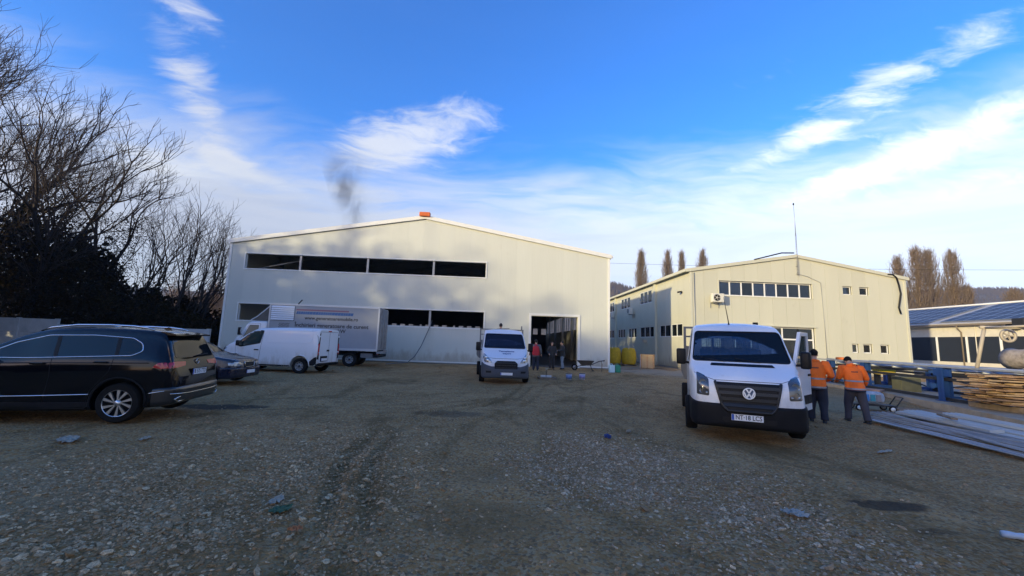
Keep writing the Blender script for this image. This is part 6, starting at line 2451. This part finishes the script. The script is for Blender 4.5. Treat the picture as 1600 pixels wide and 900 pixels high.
person('man in red vest with grey sleeves beside the far flatbed truck', gp(2.42, 25.5), R(172), 1.84, m_grey, m_navy, .05, .1,
       {-1: ((-.09, .04, -.28), (-.12, -.06, -.50)), 1: ((.09, .02, -.28), (.17, -.10, -.48))}, (.11, .11, 0, .05), 1.15, None, m_vest, voxel=.02)
person('man in dark work clothes facing out of the hall door', gp(3.50, 26.2), R(8), 1.74, m_dk, pbr('charcoal_trousers', (.022, .022, .024), .85, var=.2), .03, .15,
       {-1: ((-.09, .03, -.27), (-.04, -.16, -.42)), 1: ((.09, .03, -.27), (.05, -.16, -.42))}, (.10, .10, 0, 0), 1.0, None, voxel=.02)
person('man in black jacket and pale jeans turned sideways in the hall door', gp(4.30, 27.0), R(-78), 1.78, m_dk, m_jean, .03, .1,
       {-1: ((-.07, -.10, -.25), (-.02, -.38, -.30)), 1: ((.07, -.12, -.24), (.04, -.42, -.26))}, (.09, .09, -.06, .08), 1.0, None, voxel=.02)
# one more stooping on the bed of the far flatbed
person('man with dark hair stooping on the bed of the far flatbed truck', (.12, 20.6, .985), R(165), 1.72, pbr('maroon_jacket', (.09, .018, .02), .8, var=.2), m_navy, .22, .1,
       {-1: ((-.08, -.05, -.27), (-.06, -.25, -.42)), 1: ((.08, -.05, -.27), (.06, -.25, -.42))}, (.14, .14, 0, 0), 1.0, None, voxel=.02, crouch=.14)

# ================================================================== things about the yard
m_wood = pbr('sawn_wood', (.36, .22, .115), .85, var=.28, vscale=5, bump=.3, bscale=25)
m_wood2 = pbr('weathered_wood', (.22, .165, .11), .9, var=.3, vscale=5, bump=.3, bscale=25)
m_card = pbr('cardboard', (.42, .30, .17), .85, var=.12)
m_blue = pbr('blue_steel', (.012, .055, .20), .5, var=.12, dirt=((.05, .05, .06), .2, 3))
m_galv = pbr('galvanised', (.42, .45, .49), .38, .55, var=.10, dirt=((.25, .25, .25), .2, 2))
m_bsteel = pbr('black_steel', (.025, .026, .03), .6, .2)

# wheelbarrow by the hall door
t = thing('wheelbarrow', 'dark metal wheelbarrow standing before the hall door', 'wheelbarrow', gp(5.75, 26.2), R(-14))
tray = MB()
pr0 = [(-.48, .26, .62), (.42, .30, .62)]
top = [(-.62, -.30, .62), (.45, -.34, .62), (.45, .34, .62), (-.62, .30, .62)]
bot = [(-.32, -.17, .34), (.22, -.20, .36), (.22, .20, .36), (-.32, .17, .34)]
tray.add(top + bot, [(0, 1, 5, 4), (1, 2, 6, 5), (2, 3, 7, 6), (3, 0, 4, 7), (4, 5, 6, 7)])
o = tray.build('tray', pbr('tray_steel', (.075, .07, .06), .6, .3, var=.2), t)
md = o.modifiers.new('s', 'SOLIDIFY')
md.thickness = .008
MB().tube([p for p in top] + [top[0]], .014, 6).build('rim', m_bsteel, t)
for s in (-1, 1):
    MB().tube([(-.78, s * .05, .20), (-.3, s * .16, .32), (.3, s * .24, .40), (.75, s * .28, .62), (.98, s * .28, .66)], .018, 7).build('handle', m_bsteel, t)
    MB().tube([(.98, s * .28, .66), (1.10, s * .28, .68)], .024, 7).build('grip', m_black, t)
    MB().tube([(.20, s * .22, .38), (.34, s * .24, .02), (.44, s * .24, .02)], .016, 6).build('leg', m_bsteel, t)
w = MB().lathe([(.12, -.04), (.19, -.04), (.20, 0), (.19, .04), (.12, .04)], 24, Matrix.Translation((-.78, 0, .20)), 'y', True, True).build('wheel', m_rubber, t)
MB().lathe([(.0, -.02), (.125, -.03), (.125, .03), (0, .02)], 20, Matrix.Translation((-.78, 0, .20)), 'y').build('rim_disc', m_steel, w)


def bucket(loc, label, col):
    t = thing('paint_bucket', label, 'bucket', loc, 0, 'paint buckets on the ground before the hall door')
    MB().lathe([(.0, .0), (.125, .0), (.145, .29), (.138, .29), (.12, .015), (0, .015)], 24, smooth=True).build('pail', pbr('bucket_white', (.55, .55, .60), .45, var=.06), t)
    MB().lathe([(.131, .06), (.1435, .23), (.1455, .23), (.133, .06)], 24, None, 'z', True, True).build('printed_label', pbr(label[:9], col, .5, var=.25, vscale=14), t)
    MB().lathe([(.142, .27), (.152, .275), (.152, .30), (.0, .305)], 24).build('rim_lid', pbr('bucket_lid', (.06, .06, .08), .5), t)
    MB().tube([(.148 * math.cos(a), -.03 - .10 * math.sin(a), .28 - .11 * math.sin(a)) for a in np.linspace(0, math.pi, 10)], .004, 5).build('wire_handle', m_steel, t)


bucket(gp(3.52, 20.0), 'blue and white paint bucket nearer the far flatbed truck', (.12, .20, .42))
bucket(gp(4.16, 20.0), 'violet and white paint bucket under the wheelbarrow', (.30, .28, .50))
# bricks and boards in front of the door
t = thing('pallet', 'small wooden pallet lying beside the far flatbed truck', 'pallet', gp(2.45, 19.9), R(6))
for i in range(5):
    MB().box(-.42 + i * .18, -.42 + i * .18 + .12, -.3, .3, .10, .122).build('deck_board', m_wood2, t)
for y in (-.26, 0, .26):
    MB().box(-.42, .42, y - .04, y + .04, .0, .099).build('bearer', m_wood2, t)
for i, (x, y, rz) in enumerate([(2.25, 19.8, .1), (2.52, 19.78, -.06)]):
    o = MB().bbox(-.12, .12, -.08, .08, 0, .09, .006).build('white_block', pbr('aerated_block', (.62, .61, .60), .9, bump=.3, bscale=40), None, loc=(x, y, gz1(2.45, 19.9) + .125), rot=(0, 0, rz))
    tag(o, ['white building block at the left end of the small pallet', 'white building block at the right end of the small pallet'][i], 'block', 'blocks on the small pallet')
t = thing('cardboard_box', 'brown cardboard box standing behind the small pallet', 'box', gp(2.62, 20.45), R(14))
MB().box(-.15, .15, -.12, .12, 0, .42).build('carton', m_card, t)
MB().add([(-.15, -.12, .421), (.15, -.12, .421), (.15, -.22, .50), (-.15, -.22, .50)], [(0, 1, 2, 3)]).build('flap', m_card, t, recalc=False)
MB().add([(-.15, .12, .421), (.15, .12, .421), (.15, .21, .49), (-.15, .21, .49)], [(0, 1, 2, 3)]).build('flap', m_card, t, recalc=False)


def canister(loc, rz, label, col):
    t = thing('canister', label, 'canister', loc, rz, 'plastic canisters at the hall corner')
    m = pbr(label[:6] + '_canister', col, .45, var=.06)
    MB().bbox(-.17, .17, -.12, .12, 0, .46, .035).build('tank', m, t)
    MB().tube([(-.11, 0, .45), (-.10, 0, .53), (.03, 0, .53), (.05, 0, .45)], .022, 8).build('handle', m, t)
    MB().lathe([(.035, .45), (.035, .50), (0, .505)], 14, Matrix.Translation((.11, 0, 0))).build('cap', m_black, t)


canister(gp(7.22, 25.8), R(5), 'pale blue plastic canister at the hall corner', (.42, .62, .72))
canister(gp(7.62, 25.9), R(-8), 'green plastic canister at the hall corner', (.015, .22, .14))
t = thing('wooden_stake', 'short wooden stake driven in before the hall corner', 'stake', gp(6.72, 26.3), 0)
MB().tube([(0, 0, -.1), (.01, 0, .35), (-.03, .02, .70)], [.03, .026, .02], 6).build('stick', m_wood2, t)
MB().tube([(.01, 0, .35), (.09, .02, .55)], [.014, .008], 5).build('twig', m_wood2, t)


def big_bag(loc, rz, label):
    t = thing('bulk_bag', label, 'bag', loc, rz, 'yellow bulk bags between the buildings')
    mb = MB()
    etube(mb, [(0, 0, z) for z in (0, .12, .5, 1.05, 1.32, 1.40)], [.50, .58, .64, .60, .50, .30], [.50, .58, .64, .60, .50, .30], 16)
    ob = remeshed('sack', mb, .05, pbr('yellow_sack', (.50, .34, .02), .8, var=.2, vscale=4, bump=.4, bscale=7), t, 3)
    for a in range(4):
        q = math.pi / 4 + a * math.pi / 2
        c_, s_ = math.cos(q), math.sin(q)
        MB().tube([(c_ * .54, s_ * .54, 1.05), (c_ * .46, s_ * .46, 1.42), (c_ * .32, s_ * .38, 1.58), (c_ * .36, s_ * .30, 1.42), (c_ * .48, s_ * .48, 1.1)], .022, 5).build('lifting_loop', pbr('strap_white', (.62, .58, .50), .8), t)


big_bag((10.15, 35.6, .12), .2, 'yellow bulk bag half hidden by the hall corner')
big_bag((11.35, 35.3, .12), .5, 'yellow bulk bag in full view beside the office side wall')
t = thing('bag_pallet', 'dark pallet under the yellow bulk bags', 'pallet', (10.75, 35.4, 0), .2)
for i in range(6):
    MB().box(-1.2, 1.2, -.55 + i * .2, -.42 + i * .2, .085, .115).build('deck_board', m_wood2, t)
for x in (-1.1, 0, 1.1):
    MB().box(x - .05, x + .05, -.55, .6, 0, .084).build('bearer', m_wood2, t)
t = thing('wooden_crate', 'brown plywood crate with a grey wrapped side by the office wall', 'crate', gp(11.75, 31.9), R(-24))
MB().box(-.5, .5, -.48, .48, .08, 1.08).build('carton', m_card, t)
for x in (-.44, 0, .44):
    MB().box(x - .05, x + .05, -.505, -.482, .08, 1.08).build('batten', m_wood, t)
MB().box(-.54, -.502, -.50, .50, .08, 1.10).build('wrapped_side', pbr('stretch_wrap', (.34, .35, .39), .4, var=.15), t)
MB().box(-.53, .53, -.51, .51, 1.085, 1.11).build('lid', m_wood2, t)
for y in (-.4, .4):
    MB().box(-.5, .5, y - .05, y + .05, 0, .078).build('skid', m_wood2, t)
for i, (x, y, L, a) in enumerate([(12.6, 31.0, 3.2, 100), (13.4, 31.6, 2.6, 118), (9.6, 29.9, 3.4, 8)]):
    o = MB().box(-L / 2, L / 2, -.08, .08, 0, .045).build('board', m_wood2, None, loc=(x, y, gz1(x, y) + .02), rot=(0, R(1), R(a)))
    tag(o, ['long loose board on the ground beside the plywood crate', 'loose board lying nearest the office corner', 'weathered board lying across the passage by the hall'][i], 'board', 'loose boards on the ground between the buildings')
t = thing('wall_box', 'small beige box fixed low on the office side wall', 'box', (14.79, 40.6, 2.2), 0)
MB().box(-.28, 0, -.22, .22, -.14, .14).build('case', pbr('beige_box', (.52, .44, .33), .7), t)
MB().box(-.30, -.281, -.24, .24, .10, .16).build('lid', pbr('beige_box', (.52, .44, .33), .7), t)

# ------------------------------------------------------------------ concrete slab with the blue rack
slab = MB()
slab.prism([(16.75, 24.0), (16.43, 18.3), (14.58, 13.09), (13.24, 10.14), (12.6, 8.6), (22.5, 7.6), (26.0, 24.0)], -.25, .16, 'z')
tag(slab.build('concrete_slab', pbr('slab_concrete', (.33, .28, .21), .9, var=.2, bump=.3, bscale=12, dirt=((.30, .20, .10), .45, 1.2))), 'low concrete slab under the blue rack', 'slab', kind='structure')
U = Vector((.25, .97, 0)).normalized()
V = Vector((.97, -.25, 0)).normalized()
RM = Matrix(((V.x, U.x, 0, 15.05), (V.y, U.y, 0, 11.6), (0, 0, 1, .16), (0, 0, 0, 1)))     # local x across, y along
rk = thing('log_rack', 'long blue steel log rack with grey rails on top', 'rack', (15.05, 11.6, .16), math.atan2(V.y, V.x))
for y in (2.55, 7.0, 9.9):
    for x in (.0, 2.5):
        p = MB().box(x - .14, x + .14, y - .02, y + .02, 0, 1.14).box(x - .14, x - .11, y - .13, y + .13, 0, 1.14).box(x + .11, x + .14, y - .13, y + .13, 0, 1.14)
        po = p.build('post', m_blue, rk)
        MB().box(x - .20, x + .20, y - .2, y + .2, 0, .025).build('foot_plate', m_blue, po)
        for z in (.2, .5, .8):
            MB().lathe([(.018, -.16), (.018, -.142), (0, -.142)], 8, Matrix.Translation((x - .0, y, z)) @ Matrix.Rotation(math.pi / 2, 4, 'Z') @ Matrix.Translation((0, .0, 0)), 'y').build('bolt', m_galv, po)
    MB().box(.13, 2.37, y - .05, y + .05, .06, .18).build('cross_beam', m_blue, rk)
    MB().box(.13, 2.37, y - .05, y + .05, .86, .98).build('cross_beam', m_bsteel, rk)
for x in (.0, 2.5):
    MB().box(x - .09, x + .09, -2.5, 11.2, 1.145, 1.20).build('rail', m_galv, rk)
    MB().box(x - .05, x + .05, -2.5, 11.2, .70, .80).build('side_beam', m_bsteel, rk)
    MB().box(x - .06, x + .06, -2.5, 11.2, .03, .13).build('base_beam', m_bsteel, rk)
MB().tube([(.35, -2.4, 1.17), (.35, 11.0, 1.17)], .06, 8).build('feed_pipe', m_galv, rk)
for i in range(9):
    y = -1.6 + i * 1.4
    MB().tube([(.12, y, 1.05), (2.38, y, 1.05)], .055, 10).build('roller', m_galv, rk)
for y0, y1 in ((2.7, 6.9), (7.2, 9.8)):
    MB().tube([(2.5, y0, .15), (2.5, y1, .72)], .028, 6).build('brace', m_bsteel, rk)
    MB().tube([(2.52, y0, .72), (2.52, y1, .15)], .028, 6).build('brace', m_bsteel, rk)
MB().box(-.10, -.02, 2.2, 2.9, .85, 1.1).build('motor_cover', m_blue, rk)
MB().tube([(0, 8.7, 1.26), (0, 9.3, 1.26)], .07, 10).build('clamp', pbr('orange_clamp', (.55, .14, .02), .5), rk)
t = thing('yellow_toolbox', 'yellow metal toolbox on the log rack frame', 'toolbox', tuple(RM @ Vector((1.05, 7.6, .0))), math.atan2(V.y, V.x))
MB().bbox(-.35, .35, -.22, .22, .62, .98, .02).build('case', pbr('tool_yellow', (.58, .40, .02), .5, var=.1), t)
MB().box(-.36, .36, -.23, .23, .982, 1.02).build('lid', pbr('tool_yellow', (.58, .40, .02), .5), t)
for s in (-.28, .28):
    MB().box(s - .03, s + .03, -.2, .2, 0, .62).build('stand', m_bsteel, t)
t = thing('green_cabinet', 'drab green metal box standing in the log rack', 'cabinet', tuple(RM @ Vector((1.1, 6.3, .0))), math.atan2(V.y, V.x))
MB().bbox(-.36, .36, -.3, .3, .0, .62, .02).build('case', pbr('drab_green', (.13, .13, .075), .7, var=.2), t)
MB().box(-.34, .34, -.33, -.302, .06, .56).build('door', pbr('drab_green2', (.10, .10, .06), .7, var=.2), t)
t = thing('flat_stone', 'pinkish flat board leaning on the slab edge before the rack', 'board', (15.75, 17.0, .17), R(40))
MB().prism([(-.45, -.3), (.4, -.35), (.5, .2), (-.3, .35)], 0, .07, 'z').build('slab', pbr('pink_board', (.40, .26, .19), .8, var=.15), t)

# log saw on the rack: frame, wheels and a log
sm = thing('log_saw', 'log saw with pale A frame, wheel and motor on the rack rails', 'saw', tuple(RM @ Vector((.0, .0, 1.2))), math.atan2(V.y, V.x))
m_cream = pbr('cream_steel', (.42, .36, .27), .6, var=.15)
for y in (1.35, -.25):
    for x0, x1 in ((.1, .42), (2.3, 1.98)):
        MB().tube([(x0, y, .0), (x1, y, 1.32)], .05, 8).build('frame_leg', m_cream, sm)
    MB().tube([(.30, y, 1.32), (2.1, y, 1.32)], .05, 8).build('top_bar', m_cream, sm)
for x in (.42, 1.98):
    MB().tube([(x, -.25, 1.30), (x, 1.35, 1.30)], .035, 8).build('tie_bar', m_cream, sm)
for x in (.75, 1.75):
    wv = MB().lathe([(.15, -.03), (.21, -.03), (.21, .03), (.15, .03)], 28, Matrix.Translation((x, 1.0, 1.05)), 'y', True, True).build('saw_wheel', m_cream, sm)
    for q in range(5):
        MB().box(.0, .16, -.015, .015, -.02, .02, Matrix.Translation((x, 1.0, 1.05)) @ Matrix.Rotation(q * 2 * math.pi / 5, 4, 'Y')).build('wheel_spoke', m_cream, wv)
MB().bbox(1.1, 1.5, .9, 1.3, 1.36, 1.62, .03).build('motor', m_bsteel, sm)
MB().bbox(.15, .95, -.9, -.35, .05, .5, .04).build('engine_cover', m_blue, sm)
MB().bbox(1.2, 2.2, -.7, -.1, .05, .42, .04).build('carriage', m_blue, sm)
lg = MB()
lr = random.Random(3)
pts, rr = [], []
for i in range(12):
    pts.append((lr.gauss(0, .015), -1.5 + i * .27, lr.gauss(0, .012)))
    rr.append(.33 + lr.gauss(0, .018))
lg.tube(pts, rr, 18)
lo = lg.build('log', pbr('bark_log', (.34, .29, .25), .95, var=.4, vscale=6, bump=.8, bscale=14), None)
lo.matrix_world = RM @ Matrix.Translation((1.2, .1, 1.56)) @ Matrix.Rotation(R(0), 4, 'Z')
tag(lo, 'thick debarked log lying in the log saw', 'log')

# ------------------------------------------------------------------ stack of rough boards
pb = random.Random(12)
n_lay = 13
ST = (14.55, 11.35)
ang = R(-3)
shared = []
for q in range(6):
    mb = MB()
    L = 4.4
    w, h = pb.uniform(.20, .30), pb.uniform(.036, .05)
    nseg = 9
    vs, fs = [], []
    for i in range(nseg + 1):
        x = L * i / nseg
        wy = w * (1 + .12 * pb.uniform(-1, 1))
        zc = .012 * math.sin(i * 1.1 + q)
        vs += [(x, -wy / 2, zc), (x, wy / 2, zc), (x, wy / 2 * .9, zc + h), (x, -wy / 2 * .92, zc + h * (1 + .1 * pb.uniform(-1, 1)))]
    for i in range(nseg):
        for a in range(4):
            b = (a + 1) % 4
            fs.append((i * 4 + a, i * 4 + b, (i + 1) * 4 + b, (i + 1) * 4 + a))
    fs += [(3, 2, 1, 0), tuple(nseg * 4 + a for a in range(4))]
    mb.add(vs, fs)
    shared.append(mb.data('rough_board', [m_wood, pbr('rough_wood_pale', (.50, .34, .18), .85, var=.25, vscale=5, bump=.3, bscale=25), pbr('rough_wood_dark', (.27, .165, .085), .9, var=.3, vscale=5)][q % 3], True))
cnt = 0
for lay in range(n_lay):
    for col in range(4):
        x = ST[0] + pb.uniform(-.30, .22) + (.35 if lay > 9 and pb.random() < .5 else 0)
        y = ST[1] + .15 + col * .31 + pb.uniform(-.03, .03)
        o = link('rough_board', shared[pb.randrange(6)], None, (x, y, .36 + lay * .066 + pb.uniform(-.004, .004)), (pb.uniform(-.05, .05), pb.uniform(-.006, .010), ang + pb.uniform(-.025, .025)))
        side = ['at the front of', 'second from the front in', 'third from the front in', 'at the back of'][col]
        layer = ['bottom', 'second', 'third', 'fourth', 'fifth', 'sixth', 'seventh', 'eighth', 'ninth', 'tenth', 'eleventh', 'twelfth', 'top'][lay]
        tag(o, 'rough sawn board %s the %s layer of the timber stack' % (side, layer), 'board', 'rough boards in the timber stack')
for i, x in enumerate((.35, 1.9, 3.6)):
    o = MB().box(-.06, .06, -.1, 1.45, 0, .16).build('stack_bearer', m_wood2, None, loc=(ST[0] + x, ST[1] - .05, .17), rot=(0, 0, ang))
    tag(o, ['squared timber bearer under the left end of the board stack', 'squared timber bearer under the middle of the board stack', 'squared timber bearer under the right part of the board stack'][i], 'timber')

# ------------------------------------------------------------------ long metal trims and panels on the ground
m_trim2 = pbr('trim_bluegrey', (.36, .40, .44), .35, .4, var=.25, vscale=1.5, tone=.25, dirt=((.22, .22, .22), .25, 2))
m_sheet = pbr('panel_greygreen', (.40, .43, .43), .45, var=.06, dirt=((.28, .27, .24), .25, 1.5))
tr = random.Random(8)
words_ = ['nearest the camera side', 'second in the row', 'third in the row', 'fourth in the row', 'fifth in the row', 'sixth in the row', 'bent up at one end', 'crossing the others', 'lying on top of the others']
for i in range(9):
    L = tr.uniform(4.2, 6.0)
    w, h = tr.uniform(.07, .15), tr.uniform(.02, .045)
    x0, y0 = 9.66 + i * .23 + tr.uniform(-.05, .05), 10.8 + tr.uniform(-.3, .35) + i * .10
    a = math.atan2(-.97, -.12 - i * .012 + tr.uniform(-.02, .02))
    if i >= 6:
        a += [.10, -.12, .05][i - 6]
        x0 -= .5
        y0 -= .2
    mb = MB()
    t_ = .006
    mb.box(0, L, -w / 2, w / 2, 0, t_).box(0, L, -w / 2, -w / 2 + t_, t_, h).box(0, L, w / 2 - t_, w / 2, t_, h * .6)
    o = mb.build('metal_trim', m_trim2, None, loc=(x0, y0, .015 + .010 * i), rot=(tr.uniform(-.08, .08), 0, a))
    tag(o, 'long thin blue grey metal trim on the ground, %s' % words_[i], 'metal trim', 'metal trims lying on the ground')
for i, (x0, y0, L, w, z, a) in enumerate([(11.62, 11.6, 6.0, .40, .03, -104), (12.2, 11.9, 6.2, .46, .04, -101), (11.2, 11.2, 2.4, .30, .10, -97), (12.35, 11.0, 5.4, .42, .12, -99)]):
    mb = MB()
    mb.bbox(0, L, -w / 2, w / 2, 0, .07, .008)
    for k in range(3):
        mb.box(0, L, -w / 2 + w * (k + 1) / 4 - .012, -w / 2 + w * (k + 1) / 4 + .012, .07, .078)
    o = mb.build('sandwich_panel', m_sheet, None, loc=(x0, y0, z), rot=(R(1), R(.5), R(a)))
    tag(o, ['long grey green wall panel lowest in the pile', 'longest grey green wall panel lying at the right of the pile', 'short wall panel beside the metal trims', 'topmost short grey green wall panel on the pile'][i], 'panel', 'wall panels piled on the ground')
o = MB().bbox(-.4, .4, -.06, .06, 0, .05, .01).build('offcut', m_wood2, None, loc=(11.0, 9.9, .22), rot=(0, 0, R(60)))
tag(o, 'short timber offcut lying across the metal trims', 'timber')

# hand trolley with a printed sack, pallet piece
t = thing('hand_trolley', 'low hand trolley with a white wheel beside the slab', 'trolley', gp(11.75, 12.75), R(-20))
MB().box(-.55, .55, -.25, .25, .16, .20).build('platform', m_bsteel, t)
for x in (-.42, .42):
    for y in (-.27, .27):
        w = MB().lathe([(.05, -.025), (.09, -.025), (.095, 0), (.09, .025), (.05, .025)], 20, Matrix.Translation((x, y, .095)), 'y', True, True).build('wheel', m_rubber, t)
        MB().lathe([(0, -.03), (.06, -.028), (.06, .028), (0, .03)], 16, Matrix.Translation((x, y, .095)), 'y').build('wheel_disc', m_white_pvc, w)
MB().tube([(.55, -.2, .18), (.72, -.2, .45), (.72, .2, .45), (.55, .2, .18)], .016, 6).build('handle', m_bsteel, t)
mb = MB()
etube(mb, [(0, 0, z) for z in (.0, .04, .18, .30, .34)], [.30, .36, .38, .34, .26], [.16, .21, .22, .19, .14])
o = remeshed('printed_sack', mb, .03, pbr('sack_print', (.42, .44, .46), .7, var=.4, vscale=9), None, 3)
o.location = (11.72, 12.75, .19)
o.rotation_euler = (0, 0, R(-20))
tag(o, 'pale printed sack lying on the hand trolley', 'sack')
for i, c in enumerate(((.05, .22, .50), (.06, .30, .34), (.30, .26, .24))):
    MB().box(-.22 + i * .15, -.10 + i * .15, -.226, -.2, .06, .26).build('print_patch', pbr('patch%d' % i, c, .7, var=.2), o)
t = thing('broken_pallet', 'broken brown pallet on the ground beside the hand trolley', 'pallet', gp(12.75, 12.2), R(-25))
for i in range(4):
    MB().box(-.6, .6, -.4 + i * .24, -.26 + i * .24, .10, .125).build('deck_board', m_wood2, t)
for x in (-.5, 0, .5):
    MB().box(x - .05, x + .05, -.4, .46, 0, .099).build('bearer', m_wood2, t)
for i, (x, y, a, L) in enumerate([(9.9, 14.6, 20, 1.6), (10.6, 15.2, 75, 1.2), (10.2, 15.6, -30, 1.9), (11.0, 14.9, 130, 1.4), (9.5, 15.4, 50, 1.1)]):
    o = MB().box(-L / 2, L / 2, -.07, .07, 0, .05).build('scrap_board', m_wood2 if i % 2 else m_wood, None, loc=(x, y, .06 + .05 * i), rot=(R(4 * i), R(3 - i * 2), R(a)))
    tag(o, 'scrap board in the loose heap behind the two orange workers, %s' % ['lowest', 'lying crosswise', 'longest', 'tilted', 'topmost'][i], 'board', 'scrap boards in a heap')


# ------------------------------------------------------------------ litter
def crumple(name, label, loc, w, l, mat, seed, h=.05):
    r_ = np.random.default_rng(seed)
    nx_, ny_ = 12, 10
    X, Y = np.meshgrid(np.linspace(-w / 2, w / 2, nx_), np.linspace(-l / 2, l / 2, ny_))
    Z = r_.uniform(0, 1, X.shape) ** 1.5 * h
    X = X + r_.normal(0, w * .03, X.shape)
    Y = Y + r_.normal(0, l * .04, X.shape)
    edge = np.hypot(X / w, Y / l) + r_.normal(0, .05, X.shape)
    ii_ = (np.arange(ny_ - 1)[:, None] * nx_ + np.arange(nx_ - 1)[None]).ravel()
    F = np.stack([ii_, ii_ + 1, ii_ + 1 + nx_, ii_ + nx_], 1)
    keep = edge.ravel()[F].mean(1) < .50
    me = fast_mesh(name, np.stack([X.ravel(), Y.ravel(), Z.ravel() + .008], 1), F[keep], mat, False)
    o = link(name, me, None, (loc[0], loc[1], gz1(*loc) + .012), (0, 0, r_.uniform(0, 3)))
    return tag(o, label, 'litter', 'scraps of litter on the dirt')


m_film = pbr('plastic_film', (.30, .27, .20), .6, var=.25, vscale=20)
crumple('plastic_scrap', 'large white plastic scrap near the black car', (-6.3, 6.55), .50, .24, m_film, 1, .035)
crumple('plastic_scrap', 'small white plastic shred right of the large one', (-5.35, 6.75), .22, .10, m_film, 2, .03)
crumple('plastic_scrap', 'white plastic shred on the near gravel', (-2.18, 4.48), .26, .12, m_film, 3, .03)
crumple('cloth_scrap', 'green scrap of cloth on the near gravel', (-2.02, 4.27), .22, .14, pbr('green_cloth', (.045, .10, .05), .8), 4, .03)
crumple('brick_shard', 'orange scrap on the near gravel', (-1.68, 3.85), .12, .06, pbr('orange_scrap', (.36, .15, .06), .7), 5, .035)
crumple('cloth_scrap', 'dark blue rag in front of the near flatbed truck', (2.1, 7.75), .13, .12, pbr('blue_rag', (.03, .06, .22), .8), 6, .08)
crumple('paper_scrap', 'white paper scrap beside the dark blue rag', (2.7, 8.4), .10, .14, m_film, 7, .06)
crumple('plastic_scrap', 'thin white strip on the dirt below the metal trims', (7.0, 7.4), .55, .10, m_film, 8, .02)
crumple('plastic_scrap', 'pale bluish plastic piece in the rubble strip', (3.15, 4.4), .24, .18, pbr('bluish_film', (.30, .30, .26), .5, var=.2), 9, .03)
t = thing('bottle', 'small crushed plastic bottle at the near right edge', 'bottle', gp(4.95, 3.95), R(-25))
MB().lathe([(.0, -.10), (.03, -.10), (.033, -.05), (.026, .0), (.033, .04), (.03, .08), (.012, .11), (.012, .13)], 14, Matrix.Translation((0, 0, .035)), 'x').build('bottle_body', pbr('bottle_plastic', (.45, .52, .58), .2), t)
MB().lathe([(.014, .13), (.014, .15), (0, .15)], 10, Matrix.Translation((0, 0, .035)), 'x').build('cap', m_ink, t)

# ------------------------------------------------------------------ the air between here and the hills
hm = bpy.data.materials.new('haze_air')
hm.use_nodes = True
ht = NT(hm.node_tree)
ht.n.remove(ht.n['Principled BSDF'])
hv = ht.node('ShaderNodeVolumePrincipled')
hv.inputs['Color'].default_value = (.72, .84, 1.0, 1)
hv.inputs['Density'].default_value = .0003
hv.inputs['Anisotropy'].default_value = .3
ht.l.new(hv.outputs[0], ht.n['Material Output'].inputs['Volume'])
tag(MB().box(-2600, 2600, -320, 2620, -4, 135).build('haze', hm), 'thin bluish winter haze over the whole place', 'haze', kind='stuff')
